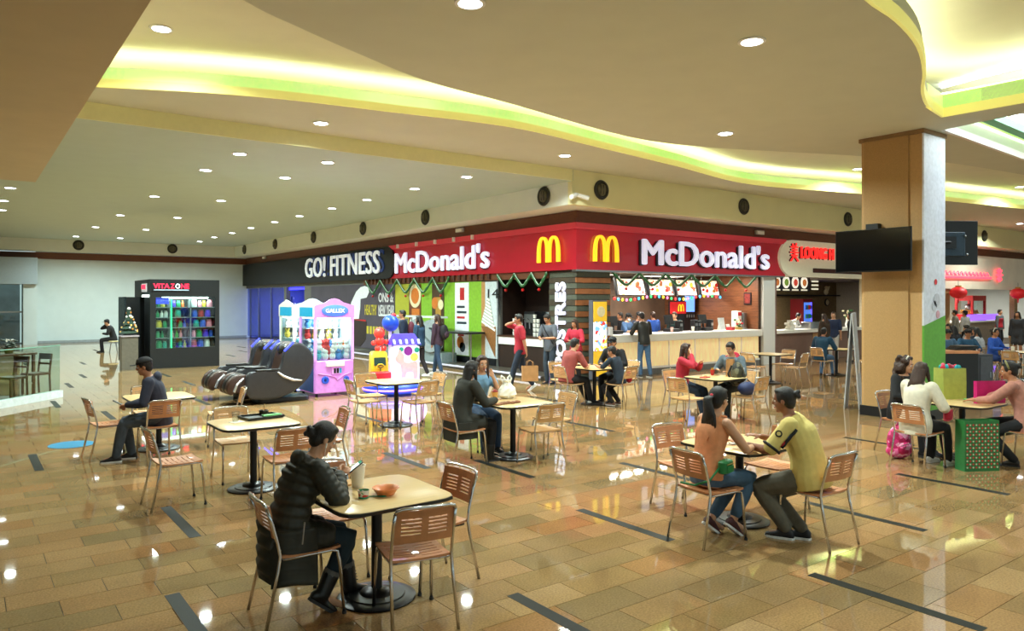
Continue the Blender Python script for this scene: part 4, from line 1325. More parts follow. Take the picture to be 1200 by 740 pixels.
# gift bags on and under the pillar table
t = paper_bag('big lime green gift bag with coloured tissue on the table by the pillar', *G(1113, 467, TZ), TZ, .34, .20, .42, M('lime_gift_paper', '#a9b450', .55, var=.1), R_(-30), False, name='gift_bag')
tp_ = [('tissue_red', '#d8324a'), ('tissue_teal', '#1f9a9a'), ('tissue_pink', '#e85a7a'), ('tissue_cyan', '#2aa8b8')]
for k in range(10):
    nm, c = tp_[k % 4]
    MB().ell((-.14 + k*.031, rnd.uniform(-.06, .06), .42 + rnd.random()*.03), (.035, .03, .04), 7, 5).build('tissue', M(nm, c, .7), t, True)
t = paper_bag('flat magenta gift bag standing on the pillar table', 10.88, 4.10, TZ, .42, .06, .29, M('magenta_paper', '#c81870', .45), R_(-28), False, name='gift_bag')
MB().box((0, -.034, .06), (.14, .004, .012)).build('white_print', WHITE, t)
t = paper_bag('green shopping bag with red and white dots on the floor by the pillar table', *G(1145, 551), 0, .46, .17, .62, M('green_dot_paper', '#2d7a3c', .5), R_(-30), False, name='gift_bag')
MDR, MDW = M('dot_red', '#d02c34', .5), M('dot_white', '#c6dcb4', .5)
mbr, mbw = MB(), MB()
for i in range(11):
    for j in range(14):
        x_, z_ = -.20 + i*.04, .05 + j*.04
        (mbr if (i + j) % 2 else mbw).lathe([(.012, 0), (.012, -.002)], c=(x_, -.0885, z_), n=8, ax='Y')
o = mbr.build('dot_print', MDR, t); o['kind'] = 'stuff'
o = mbw.build('dot_print', MDW, t); o['kind'] = 'stuff'
t = thing('backpack', 'pink patterned backpack on the floor beside the cream-jumper chair', 'backpack', (10.02, 4.86, 0), R_(-20))
PKP = patchwork('pink_pattern', ['#c2185b', '#d8307a', '#e868a0', '#a81450', '#f0a8c8'], 22, .7)
mb = MB(); mb.ell((0, 0, .22), (.17, .12, .22), 14, 10); mb.ell((0, 0, .10), (.18, .13, .10), 14, 8)
mb.build('body', PKP, t, 2)
MB().ell((0, -.11, .14), (.12, .05, .09), 12, 8).build('pocket', PKP, t, True)
MB().tube([(-.05, 0, .43), (0, 0, .48), (.05, 0, .43)], .012).build('handle', M('pink_strap', '#8a1040', .6), t)
MB().tube([(-.11, -.15, .19), (0, -.165, .22), (.11, -.15, .19)], .006).build('zip', STEEL, t)
t = thing('smartphone', 'small pale phone and cards by the magenta bag', 'phone', (*G(1143, 470, TZ), TZ), R_(30))
MB().rbox((0, 0, .006), (.075, .15, .010), .012).build('body', WHITE, t)
MB().rbox((.02, .10, .010), (.09, .06, .018), .01).build('card_box', M('green_print', '#4fae4a', .5), t)
t = thing('paper_cup', 'paper cup on the table of the blue-jacket woman', 'cup', (22.3, 7.85, TZ))
MB().lathe([(.035, 0), (.048, .13), (.045, .13)], n=16).build('body', PAPER, t, True)
MB().cyl((0, 0, .1), (.02, 0, .2), .005).build('straw', WHITE, t)
# ---------------------------------------------------------------- pillar, screens, standee, cabinet
TAN = M('pillar_tan', '#c29a64', .6, var=.06, scale=30, bump=.05)
TAN2 = M('pillar_tan_panel', '#b28c58', .7, var=.08, scale=60, bump=.1)
PX0, PX1, PY0, PY1 = 13.29, 14.08, 6.05, 7.12
pl = struct(MB().bb(PX0, PX1, PY0, PY1, 0, Z1).build('column_pillar', TAN))
MB().bb(PX0 - .03, PX0, PY0 + .22, PY1 - .06, .18, Z1 - .06).build('cloth_panel', TAN2, pl)
MB().bb(PX0 - .04, PX1 + .02, PY0 - .04, PY1 + .02, 0, .18).build('base_band', BLACK, pl)
MB().bb(PX0 - .05, PX1 + .03, PY0 - .05, PY1 + .03, Z1 - .07, Z1 + .01).build('cap_band', M('cap_brown', '#8a6a44', .6), pl)  # brown band round the pillar top
MB().bb(PX0 - .005, PX1 + .01, PY0 - .03, PY0, 1.95, Z1 - .06).build('white_board', M('pillar_white', '#dfe3ee', .4), pl)
gp = [(PX0 - .005, .18), (PX1 + .01, .18), (PX1 + .01, 1.83), (PX0 - .005, 1.66)]
MB().rings([[(x, yy, z) for x, z in gp] for yy in (PY0 - .034, PY0)]).build('green_board', M('pillar_green', '#63a83c', .45), pl)
wp = [(PX0 - .005, 1.66), (PX1 + .01, 1.83), (PX1 + .01, 1.96), (PX0 - .005, 1.96)]
MB().rings([[(x, yy, z) for x, z in wp] for yy in (PY0 - .031, PY0)]).build('white_board', M('pillar_white', '#dfe3ee', .4), pl)
for k, (dx, z, r) in enumerate(((.42, 2.42, .05), (.46, 2.1, .12), (.36, 2.0, .09), (.5, 1.85, .07))):
    MB().lathe([(r, -.036), (r, -.040)], c=(PX0 + dx, PY0, z), n=14, ax='Y').build('flower_print', M(('print_red', 'print_grey', 'print_grey', 'print_pink')[k], ('#d8323a', '#c9ccd6', '#c9ccd6', '#d8a8b4')[k], .5), pl)
def tv(label, c, w_, h_, nx, anchor):
    """flat screen whose face looks along nx (angle in degrees)"""
    t = thing('television', label, 'television', c, R_(nx + 90))
    MB().rbox((0, 0, 0), (w_, .05, h_), .012).build('bezel', M('tv_black', '#0c0c0e', .35), t)
    MB().box((0, -.027, .005), (w_ - .03, .004, h_ - .04)).build('screen', M('tv_screen', '#08080a', .12, var=.05), t)
    MB().rbox((0, .05, -.03), (w_*.55, .07, h_*.55), .03).build('rear_housing', M('tv_back', '#1c3140', .5), t)
    MB().box((0, .09, 0), (.30, .02, .22)).build('mount_plate', BLACK, t)
    q = Matrix.Rotation(-R_(nx + 90), 3, 'Z') @ (V(anchor) - V(c))
    MB().tube([(0, .08, 0), (0, .14, 0), V((0, .14, 0)).lerp(q, .6), q], .025).build('mount_arm', BLACK, t)
    return t
tv('large black television on the tan face of the pillar', (12.98, 6.76, 2.98), 1.36, .76, 180, (13.30, 6.76, 2.98))
o = MB().box((PX0 - .1, 6.85, 3.42), (.12, .22, .1)).build('mount_box', BLACK, pl)
t2 = tv('television seen from behind, hung off the far side of the pillar', (14.75, 6.30, 3.17), 1.25, .82, 58, (14.07, 6.55, 3.17))
# steel fixing dots on the rear of the second set
for x, z in ((-.32, .12), (-.36, -.22)):
    MB().ell((x, .10, z), .02, 8, 6).build('bolt', STEEL, t2)
t = thing('standee', 'tall grey leaning display board standing beside the tan pillar', 'sign board', (*G(1000, 478), 0), R_(22))
MB().box((0, -.07, .93), (.55, .02, 1.86), rx=R_(-4)).build('front_board', M('standee_grey', '#b6bcc2', .5), t)
MB().box((0, .07, .92), (.55, .02, 1.84), rx=R_(4)).build('rear_board', M('standee_grey', '#b6bcc2', .5), t)
MB().lathe([(.13, -.03), (.13, -.034)], c=(0, -.07, .8), n=16, ax='Y').build('white_mark', WHITE, t)
# tray return cabinet
t = thing('tray_cabinet', 'black tray-return cabinet with an orange wood lid beyond the gift bags', 'cabinet', (16.75, 7.0, 0), R_(-32))
MB().bb(-.62, .32, -.32, .32, .06, 1.0).build('body', M('cabinet_black', '#15171a', .4), t)
MB().bb(.32, .64, -.32, .32, .06, .98).build('end_unit', M('cabinet_grey', '#3a3d42', .45), t)
MB().bb(.36, .60, -.335, -.32, .15, .92).build('door', M('cabinet_grey_door', '#45484e', .45), t)
MB().bb(.56, .58, -.35, -.335, .5, .62).build('handle', STEEL, t)
MB().bb(-.64, .34, -.34, .34, 1.0, 1.05).build('lid', ORW, t)
MB().bb(-.6, .62, -.3, .3, 0, .06).build('plinth', BLACK, t)
for k in range(5):
    o = MB().rbox((0, 0, 0), (.46, .34, .014), .03).build('serving_tray', BP, None, loc=(16.98 + .02*k, 6.95 - .01*k, 1.06 + k*.018), rz=R_(-32 + k*3))
    tag(o, 'black tray in the pile on the tray-return cabinet', 'tray', 'trays on the cabinet')

# ---------------------------------------------------------------- glass railing and the wooden dining set behind it
a, b = V((1.72, 18.75, 0)), V((-2.2, 14.4, 0))
t = thing('glass_railing', 'glass railing on a white kerb in front of the wooden dining chairs', 'railing')
dv = (b - a).normalized(); nv = V((-dv.y, dv.x, 0))
GR = glass('railing_glass', '#e4f0ea', .12)
L_ = (b - a).length
for k in range(3):
    p, q = a + dv*(L_*k/3 + .01), a + dv*(L_*(k+1)/3 - .01)
    MB().rings([[p + nv*s + V((0, 0, .14)), q + nv*s + V((0, 0, .14)), q + nv*s + V((0, 0, 1.12)), p + nv*s + V((0, 0, 1.12))] for s in (0, .014)]).build('pane', GR, t)
MB().rings([[a + nv*s + V((0, 0, 0)), b + nv*s, b + nv*s + V((0, 0, .15)), a + nv*s + V((0, 0, .15))] for s in (-.07, .08)]).build('kerb', M('kerb_white', '#cdd6d6', .4), t)
MB().rings([[a + nv*s + V((0, 0, 1.115)), b + nv*s + V((0, 0, 1.115)), b + nv*s + V((0, 0, 1.135)), a + nv*s + V((0, 0, 1.135))] for s in (-.004, .018)]).build('edge_rail', M('rail_green_glass', '#7aa896', .2), t)
struct(MB().rings([[a + V((0, 0, z)) - dv*-.1, b + V((0, 0, z)), b + V((-1, 4, z)), a + V((-2.6, 2.2, z))] for z in (0.001, .02)]).build('floor_terrace', M('terrace_wood', '#4a3a28', .5, var=.2)))
DWD = M('walnut_wood', '#5a3a20', .45, var=.2, scale=6, stretch=(1, 1, 5))
def make_dchair(label):
    t = thing('dining_chair', label, 'chair', (0, 0, .02), 0, 'wooden dining chairs behind the railing')
    MB().rbox((0, 0, .45), (.44, .42, .05), .03).build('seat', DWD, t)
    for sx in (-1, 1):
        MB().box((sx*.19, .17, .215), (.04, .04, .43)).build('leg', DWD, t)
        MB().tube([(sx*.19, -.20, 0), (sx*.19, -.18, .45), (sx*.19, -.23, .88)], .022, 6).build('leg', DWD, t)
    MB().box((0, -.225, .82), (.40, .03, .13), rx=R_(8)).build('top_rail', DWD, t)
    MB().box((0, -.21, .66), (.36, .02, .04), rx=R_(8)).build('back_slat', DWD, t)
    return t
dc = make_dchair('dark wooden dining chair at the end by the free edge of the glass railing')
dc.location = (*G(42, 463), .02); dc.rotation_euler = (0, 0, R_(120))
dup(dc, (*G(14, 469), .02), R_(125), 'dark wooden dining chair next to the end chair behind the glass railing')
dup(dc, (*G(-24, 470), .02), R_(125), 'dark wooden dining chair deepest behind the glass railing')
x, y = G(8, 452)
t = thing('dining_table', 'dark wooden dining table behind the glass railing', 'table', (x - .1, y + .2, .02), R_(32))
MB().rbox((0, 0, .73), (1.3, .8, .05), .03).build('top', DWD, t)
for sx in (-1, 1):
    for sy in (-1, 1):
        MB().box((sx*.58, sy*.33, .35), (.06, .06, .70)).build('leg', DWD, t)
t = thing('flower_pot', 'small dark pot plant with pale flowers on the wooden dining table', 'plant', (x + .05, y + .2, .775))
MB().lathe([(.08, 0), (.12, .14), (.11, .14), (.07, .02)], n=16).build('pot', M('brown_pot', '#6a4a34', .6), t, True)
mb = MB()
for k in range(26):
    a_ = rnd.random()*6.28; r = rnd.random()*.17; z = .14 + rnd.random()*.2
    mb.ell((r*math.cos(a_), r*math.sin(a_), z), (.045, .045, .02), 6, 4)
mb.build('foliage', M('dark_leaf', '#2c3a2a', .6, var=.5, scale=30), t)
for k in range(8):
    a_ = rnd.random()*6.28; r = .05 + rnd.random()*.12
    MB().ell((r*math.cos(a_), r*math.sin(a_), .3 + rnd.random()*.05), .022, 6, 5).build('flower', WHITE, t)

# ---------------------------------------------------------------- supplement kiosk
KX0, KX1, KY0, KY1, KZ = 4.63, 6.66, 24.7, 27.2, 2.70
t = thing('supplement_kiosk', 'black supplement kiosk with a lit window of bottles and red lettering', 'kiosk')
KB = M('kiosk_black', '#14181a', .45, var=.12)
KD = M('kiosk_inside', '#0c120f', .6)
WX0, WX1, WZ0, WZ1 = KX0 + .16, KX1 - .13, .62, 2.20
mb = MB()
mb.bb(KX0, KX1, KY0, KY0 + .05, 0, WZ0).bb(KX0, KX1, KY0, KY0 + .05, WZ1, KZ).bb(KX0, WX0, KY0, KY0 + .05, WZ0, WZ1).bb(WX1, KX1, KY0, KY0 + .05, WZ0, WZ1)
mb.bb(KX0, KX1, KY1 - .05, KY1, 0, KZ).bb(KX1 - .05, KX1, KY0 + .05, KY1 - .05, 0, KZ).bb(KX0, KX1, KY0, KY1, KZ, KZ + .04)
mb.bb(KX0, KX0 + .05, KY0 + .05, KY1 - .05, 2.2, KZ).bb(KX0, KX0 + .05, KY0 + .05, KY0 + .9, 0, 2.2)
mb.build('shell', KB, t)
MB().bb(WX0 - .05, WX1 + .05, KY0 + .42, KY0 + .45, WZ0 - .05, WZ1 + .05).build('window_back', KD, t)
SHM = M('shelf_steel', '#8a949a', .4, .4)
nsh = 5
shz = [WZ0 + k*(WZ1 - WZ0)/nsh for k in range(nsh)]
for z in shz:
    MB().bb(WX0 - .04, WX1 + .04, KY0 + .06, KY0 + .42, z - .02, z).build('shelf', SHM, t)
for x in (WX0 + .42, WX0 + 1.02):
    MB().bb(x - .015, x + .015, KY0 + .06, KY0 + .42, WZ0, WZ1).build('divider', SHM, t)
MB().bb(WX0 + .44, WX0 + .47, KY0 + .055, KY0 + .075, WZ0, WZ1 - .05).build('green_led', M('green_led', '#20e070', .4, emit=4, ecol='#18e070'), t)
MB().bb(WX0 + .2, WX1 - .2, KY0 + .06, KY0 + .16, WZ1 - .05, WZ1).build('white_lamp', M('kiosk_lamp', '#eafff4', .4, emit=8, ecol='#e4fff2'), t)
MB().bb(WX0, WX0 + .38, KY0 + .055, KY0 + .06, WZ1 - .22, WZ1 - .02).build('blue_label', M('blue_label', '#2a36d8', .5, emit=.8), t)
MB().bb(WX0, WX1, KY0 + .02, KY0 + .03, WZ0, WZ1).build('window_glass', GLASS, t)
KL = bpy.data.lights.new('kiosk', 'AREA'); KL.shape = 'RECTANGLE'; KL.size = 1.5; KL.size_y = .2; KL.energy = 22; KL.color = (.75, 1, .88)
l = bpy.data.objects.new('kiosk_lamp', KL); COL.objects.link(l); l.location = ((WX0 + WX1)/2, KY0 + .14, WZ1 - .06); l.rotation_euler = (R_(25), 0, 0); l.parent = t
MB().bb(KX0 + .04, KX0 + 1.15, KY0 - .03, KY0, 2.38, 2.64).build('sign_plate', BLACK, t)
letters('VITA', fr((KX0 + .08, KY0 - .03, 2.46), (1, 0, 0), (0, 0, 1)), .46, .15, M('kiosk_red', '#ff2a48', .4, emit=2.2, ecol='#ff2040'), t, .02, .02)
letters('Z', fr((KX0 + .57, KY0 - .03, 2.46), (1, 0, 0), (0, 0, 1)), .11, .15, M('kiosk_red', '#ff2a48'), t, .02, .02)
letters('O', fr((KX0 + .71, KY0 - .03, 2.46), (1, 0, 0), (0, 0, 1)), .13, .15, M('kiosk_white', '#eefaff', .4, emit=1.5), t, .02, .02)
letters('NE', fr((KX0 + .87, KY0 - .03, 2.46), (1, 0, 0), (0, 0, 1)), .24, .15, M('kiosk_red', '#ff2a48'), t, .02, .02)
MB().bb(KX0 + .1, KX0 + 1.1, KY0 - .034, KY0 - .03, 2.40, 2.43).build('small_print', M('kiosk_pale', '#a8c0d0', .5, emit=.3), t)
MB().bb(KX0 - .03, KX0, KY0 + .5, KY0 + 1.2, 2.36, 2.62).build('side_sign', M('kiosk_side_sign', '#c8c0c0', .5, emit=.3), t)
MB().bb(KX0 - .034, KX0 - .03, KY0 + .55, KY0 + 1.15, 2.45, 2.58).build('side_print', M('kiosk_red', '#ff2a48'), t)
MB().bb(KX0 - .05, KX0, KY0 + .2, KY0 + 1.0, 2.2, 2.26).build('side_lamp', M('kiosk_lamp', '#eafff4'), t)
MB().bb(KX0 - .62, KX0 - .58, KY0 + .5, KY0 + 1.6, .2, 2.2).build('wing_panel', M('wing_dark', '#0c1c22', .25), t)
MB().bb(KX0 - .58, KX0, KY0 + 1.56, KY0 + 1.6, .0, 2.2).build('wing_back', KB, t)
BS = {}
def bottle_mesh(kind):
    if kind == 0:
        return [(.055, 0), (.06, .01), (.06, .14), (.045, .16), (.045, .20), (.03, .205)]
    if kind == 1:
        return [(.085, 0), (.09, .015), (.09, .16), (.07, .18), (.075, .185), (.075, .225), (.04, .23)]
    return [(.045, 0), (.05, .01), (.045, .12), (.02, .16), (.022, .21), (.01, .215)]
bcol = [('b_green', '#1f8f5a', 'green'), ('b_red', '#b02424', 'red'), ('b_white', '#d8dcd8', 'white'), ('b_black', '#1a1c1c', 'black'), ('b_blue', '#2a5ac8', 'blue'), ('b_orange', '#c8602a', 'orange'), ('b_yellow', '#c8b83a', 'yellow'), ('b_pink', '#d88aa0', 'pink'), ('b_teal', '#1f9a8a', 'teal'), ('b_violet', '#4a32c8', 'violet')]
caps = M('bottle_cap', '#1a1a1c', .4)
for k, z in enumerate(shz):
    x = WX0 + .03
    while x < WX1 - .08:
        kind = rnd.choice((0, 0, 1, 2)) if x < WX0 + 1.0 else rnd.choice((1, 1, 0))
        w_ = (.125, .185, .105)[kind]
        if abs(x + w_/2 - (WX0 + .42)) < .09 or abs(x + w_/2 - (WX0 + 1.02)) < .11:
            x += .06
            continue
        nm, c, cn = bcol[rnd.randrange(10)] if x > WX0 + .42 else bcol[rnd.choice((0, 8, 2, 0, 6))]
        key = (kind, nm)
        if key not in BS:
            o = MB().lathe(bottle_mesh(kind), n=12).build('supplement_bottle', M(nm, c, .4, emit=.06, ecol=c), None, True)
            BS[key] = o
        else:
            o = BS[key].copy(); COL.objects.link(o)
        o.location = (x + w_/2, KY0 + .18 + rnd.random()*.05, z)
        tag(o, '%s supplement %s on the lit kiosk shelves' % (cn, ('bottle', 'tub', 'slim flask')[kind]), 'bottle', 'bottles in the kiosk window')
        x += w_ + .012
# small christmas tree on a stand beside the kiosk
t = thing('display_stand', 'grey display stand beside the black kiosk', 'stand', (4.08, 24.9, 0))
MB().bb(-.22, .22, -.2, .2, 0, 1.0).build('body', M('stand_grey', '#6a6458', .5), t)
MB().bb(-.25, .25, -.23, .23, 1.0, 1.04).build('top', M('stand_top', '#b4a8b0', .4), t)
t = thing('christmas_tree', 'small decorated christmas tree on the grey stand by the black kiosk', 'tree', (4.08, 24.9, 1.04))
mb = MB()
for k in range(5):
    mb.lathe([(.26 - k*.045, .06 + k*.13), (.05, .26 + k*.13)], n=14)
mb.build('branches', M('tree_green', '#2a3f30', .8, var=.5, scale=40), t)
for k in range(40):
    h_ = rnd.random(); a_ = rnd.random()*6.28; r = (.25 - .2*h_)
    nm, c = (('bauble_gold', '#e0c070'), ('bauble_silver', '#e8e8e4'), ('bauble_orange', '#d08a40'))[k % 3]
    MB().ell((r*math.cos(a_), r*math.sin(a_), .08 + h_*.62), .03, 7, 5).build('bauble', M(nm, c, .25, emit=.35, ecol=c), t, True)
MB().ell((0, 0, .80), .05, 8, 6).build('star', M('bauble_silver', '#e8e8e4'), t)
t = thing('stool', 'pale stool under the man sitting by the white rear wall', 'stool', (*G(133, 413.5), 0))
MB().lathe([(.18, .43), (.19, .45), (.17, .47)], n=18).build('seat', M('stool_tan', '#a89a6a', .5), t)
for k in range(4):
    a_ = k*math.pi/2 + .6
    MB().tube([(.11*math.cos(a_), .11*math.sin(a_), .43), (.2*math.cos(a_), .2*math.sin(a_), 0)], .016).build('leg', STEEL, t)

# ---------------------------------------------------------------- massage chairs
MBK = M('massage_leather_black', '#24211f', .32, var=.15, scale=30, bump=.05)
MGR = M('massage_shell_grey', '#323236', .35, var=.08)
MBR = M('massage_leather_brown', '#3a241c', .38, var=.2, scale=25, bump=.08)
MSI = M('massage_trim_silver', '#c9cbd0', .25, .6)
MBL = M('massage_led', '#3a46ff', .4, emit=3.5, ecol='#3038ff')
def side_prism(mb, poly, x0, x1, n=3):
    """outline in the (y, z) plane swept across x with rounded shoulders"""
    c = V((sum(p[0] for p in poly)/len(poly), sum(p[1] for p in poly)/len(poly), 0))
    rs = []
    w_ = x1 - x0
    for f, s in ((0, .90), (.05, .965), (.16, 1), (.84, 1), (.95, .965), (1, .90)):
        rs.append([(x0 + w_*f, c.x + (p[0] - c.x)*s, c.y + (p[1] - c.y)*s) for p in poly])
    mb.rings(rs)
def smoothpoly(pts, n=5):
    P = [V((p[0], p[1], 0)) for p in pts]
    k = len(P)
    out = []
    for i in range(k):
        a_, b_, c_, d_ = P[i-1], P[i], P[(i+1) % k], P[(i+2) % k]
        for j in range(n):
            t_ = j/n
            q = .5*((2*b_) + (c_-a_)*t_ + (2*a_-5*b_+4*c_-d_)*t_*t_ + (3*b_-a_-3*c_+d_)*t_**3)
            out.append((q.x, q.y))
    return out
def make_massage(label):
    """faces +Y, reclined, x across"""
    t = thing('massage_chair', label, 'massage chair', (0, 0, 0), 0, 'massage chairs beside the claw machines')
    MB().rbox((0, -.25, .05), (.62, 1.15, .10), .12).build('base', M('massage_base', '#1b1c1f', .4), t, True)
    # big side shells
    shell = smoothpoly([(.60, .20), (.60, .62), (.30, .66), (-.02, .66), (-.13, .80), (-.19, 1.05), (-.36, 1.20), (-.58, 1.20), (-.78, 1.02), (-.84, .78), (-.74, .52), (-.45, .26), (-.1, .12), (.3, .10)])
    for s in (-1, 1):
        mb = MB(); side_prism(mb, shell, s*.40 - .08, s*.40 + .08)
        o = mb.build('side_shell', MGR, t, True)
        MB().tube([(s*.488, -.02, .64), (s*.492, -.14, .55), (s*.492, -.36, .46), (s*.485, -.56, .44)], [.02, .03, .03, .02], 6).build('silver_stripe', MSI, o)
        MB().box((s*.46, -.275, 1.150), (.035, .26, .03), rx=R_(-42)).build('blue_led', MBL, o)
    seat = smoothpoly([(.60, .34), (.62, .50), (.2, .52), (-.25, .50), (-.35, .34), (0, .28)])
    mb = MB(); side_prism(mb, seat, -.32, .32); mb.build('seat', MBR, t, True)
    back = smoothpoly([(-.08, .46), (-.14, .70), (-.24, 1.02), (-.38, 1.21), (-.58, 1.19), (-.62, .9), (-.5, .5), (-.3, .36)])
    mb = MB(); side_prism(mb, back, -.32, .32); mb.build('backrest', MBR, t, True)
    MB().ell((0, -.30, 1.08), (.22, .09, .13), 14, 8, Matrix.Rotation(R_(35), 3, 'X')).build('head_pillow', MBK, t, True)
    # leg rests: two deep boots
    for s in (-1, 0, 1):
        leg = smoothpoly([(.50, .54), (.72, .62), (.92, .52), (1.00, .32), (.92, .22), (.80, .26), (.68, .20), (.56, .22)])
        mb = MB(); side_prism(mb, leg, s*.24 - .10, s*.24 + .10); o = mb.build('leg_rest', MBR if s else MBK, t, True)
        if s:
            MB().tube([(s*.345, .66, .54), (s*.352, .80, .42), (s*.345, .86, .28)], .028, 6).build('silver_trim', MSI, o)
    for s in (-1, 1):
        MB().rbox((s*.40, .12, .68), (.13, .62, .05), .05).build('armrest', MBK, t, True)
    return t
mc = make_massage('grey and brown massage chair nearest the pink claw machine')
mc.location = (5.14, 15.36, 0); mc.rotation_euler = (0, 0, R_(90)); mc.scale = (.92, .94, 1.0)
dup(mc, (5.05, 16.36, 0), R_(90), 'grey and brown massage chair on the side of the rear wall')

# ---------------------------------------------------------------- claw machines
def claw(label, x0, y0, w_, d_, h_, pal, sign, group=None):
    t = thing('claw_machine', label, 'claw machine', (x0 + w_/2, y0 + d_/2, 0))
    pm, pm2, pside = pal
    hx, hy = w_/2, d_/2
    zb, zt = .78, 1.72
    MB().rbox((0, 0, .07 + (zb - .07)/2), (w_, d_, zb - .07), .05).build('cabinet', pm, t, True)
    MB().bb(-hx + .02, hx - .02, -hy + .03, hy - .03, zt, h_ - .12).build('head_box', pm, t)
    gab = [(-hx, zt), (hx, zt), (hx, h_ - .12), (hx*.45, h_ - .05), (hx*.2, h_ + .02), (0, h_ + .04), (-hx*.2, h_ + .02), (-hx*.45, h_ - .05), (-hx, h_ - .12)]
    MB().prism(gab, (0, -hy + .04, 0), (1, 0, 0), (0, 0, 1), .05).build('marquee', pm, t)
    gab2 = [(-hy, zt), (hy, zt), (hy, h_ - .12), (hy*.45, h_ - .05), (0, h_), (-hy*.45, h_ - .05), (-hy, h_ - .12)]
    MB().prism(gab2, (-hx + .04, 0, 0), (0, -1, 0), (0, 0, 1), .05).build('side_marquee', WHITE, t)
    MB().bb(-hx - .012, -hx, -hy + .08, hy - .08, zt + .02, h_ - .16).build('side_print', M('teal_print', '#1a86a8', .4, emit=.5, ecol='#2aa8d0'), t)
    o = MB().lathe([(.30, -hy - .012), (.31, -hy - .03), (.27, -hy - .04)], c=(0, 0, 0), n=28, ax='Y')
    o.v = [V((p.x, p.y, p.z*.42 + (zt + h_)/2 - .04)) for p in o.v]
    sg = o.build('sign_oval', M('sign_blue_glow', '#4a76d8', .4, emit=.55, ecol='#5a86f0'), t, True)
    if sign:
        letters(sign, fr((-.22, -hy - .042, (zt + h_)/2 - .085), (1, 0, 0), (0, 0, 1)), .44, .09, LET, sg, .006, .02)
    for sx in (-1, 1):
        for sy in (-1, 1):
            MB().rbox((sx*(hx - .03), sy*(hy - .03), (zb + zt)/2), (.06, .06, zt - zb), .015).build('post', pm2, t)
    MB().bb(-hx + .06, hx - .06, -hy + .02, -hy + .03, zb, zt).build('front_glass', GLASS, t)
    MB().bb(-hx + .02, -hx + .03, -hy + .06, hy - .06, zb, zt).build('side_glass', GLASS, t)
    MB().bb(-hx + .06, hx - .06, hy - .03, hy - .02, zb, zt).build('rear_panel', M('claw_mirror', '#b4ccd4', .35, .0), t)
    MB().bb(hx - .03, hx - .02, -hy + .06, hy - .06, zb, zt).build('far_panel', M('claw_mirror', '#bcd8e0'), t)
    MB().bb(-hx - .006, -hx, -hy + .05, hy - .05, .10, zb - .02).build('side_board', pside, t)
    for z in (1.22, 1.47):
        MB().bb(-hx + .06, hx - .06, hy - .30, hy - .04, z - .012, z).build('shelf', WHITE, t)
    MB().bb(-hx + .05, hx - .05, -hy + .05, hy - .05, zt - .03, zt - .01).build('lamp_panel', M('claw_lamp', '#f4fbff', .4, emit=3, ecol='#eef8ff'), t)
    CL = bpy.data.lights.new('claw', 'AREA'); CL.size = .6; CL.energy = 20; CL.color = (.9, .97, 1)
    l = bpy.data.objects.new('claw_lamp', CL); COL.objects.link(l); l.parent = t; l.location = (0, 0, zt - .06)
    MB().cyl((0.05, 0, zt - .03), (0.05, 0, 1.42), .012).build('claw_rod', CHROME, t)
    for k in range(3):
        a_ = k*2.1
        MB().tube([(.05, 0, 1.42), (.05 + .07*math.cos(a_), .07*math.sin(a_), 1.36), (.05 + .04*math.cos(a_), .04*math.sin(a_), 1.28)], .008).build('claw_finger', CHROME, t)
    # control deck, coin panel, speakers, prize door
    MB().rbox((0, -hy - .03, .70), (.42, .10, .10), .03).build('control_deck', WHITE, t, True)
    MB().rbox((.04, -hy - .012, .56), (.24, .03, .16), .02).build('coin_panel', pm2, t)
    for k in range(3):
        MB().bb(-.03 + k*.065, .02 + k*.065, -hy - .034, -hy - .026, .50, .61).build('coin_slot', BLACK if k < 2 else M('teal_print', '#1a86a8'), t)
    for x_, r in ((-.22, .085), (.27, .065)):
        q = MB().lathe([(r, -hy - .002), (r, -hy - .02), (r*.8, -hy - .03), (r*.3, -hy - .02)], c=(x_, 0, .36), n=20, ax='Y').build('speaker', M('speaker_blue', '#2a56c8', .4, emit=.3), t, True)
        MB().lathe([(r*.35, -hy - .02), (r*.3, -hy - .04)], c=(x_, 0, .36), n=14, ax='Y').build('cone', M('speaker_core', '#16307a', .4), q)
    MB().tube([(-.38, -hy - .006, .5), (-.2, -hy - .006, .47), (0, -hy - .006, .42), (.06, -hy - .006, .34), (.2, -hy - .006, .44), (.38, -hy - .006, .5)], .018, 6).build('trim_curve', M('claw_trim', '#d88ad8', .4), t, 2)
    for sx in (-1, 1):
        for sy in (-1, 1):
            MB().cyl((sx*(hx - .08), sy*(hy - .08), 0), (sx*(hx - .08), sy*(hy - .08), .08), .03).build('foot', BLACK, t)
    return t
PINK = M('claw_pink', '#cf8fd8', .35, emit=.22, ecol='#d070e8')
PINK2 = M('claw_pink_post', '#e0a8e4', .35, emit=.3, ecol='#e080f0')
NAVY = M('claw_side_navy', '#1c4a8a', .35)
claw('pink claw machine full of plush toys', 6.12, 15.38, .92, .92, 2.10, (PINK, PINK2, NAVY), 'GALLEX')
AQ = M('claw_aqua', '#b8d8d0', .35, emit=.12, ecol='#c0f0e8')
claw('white and aqua claw machine behind the pink one', 6.05, 16.46, .92, .92, 2.10, (AQ, WHITE, M('claw_side_aqua', '#2a8ab0', .35)), '')
plc = [('plush_white', '#f0f4f4'), ('plush_blue', '#4a8ad0'), ('plush_red', '#c83a3a'), ('plush_yellow', '#d8c04a'), ('plush_aqua', '#6ac0d0'), ('plush_orange', '#d8783a'), ('plush_black', '#26262a')]
PM = {}
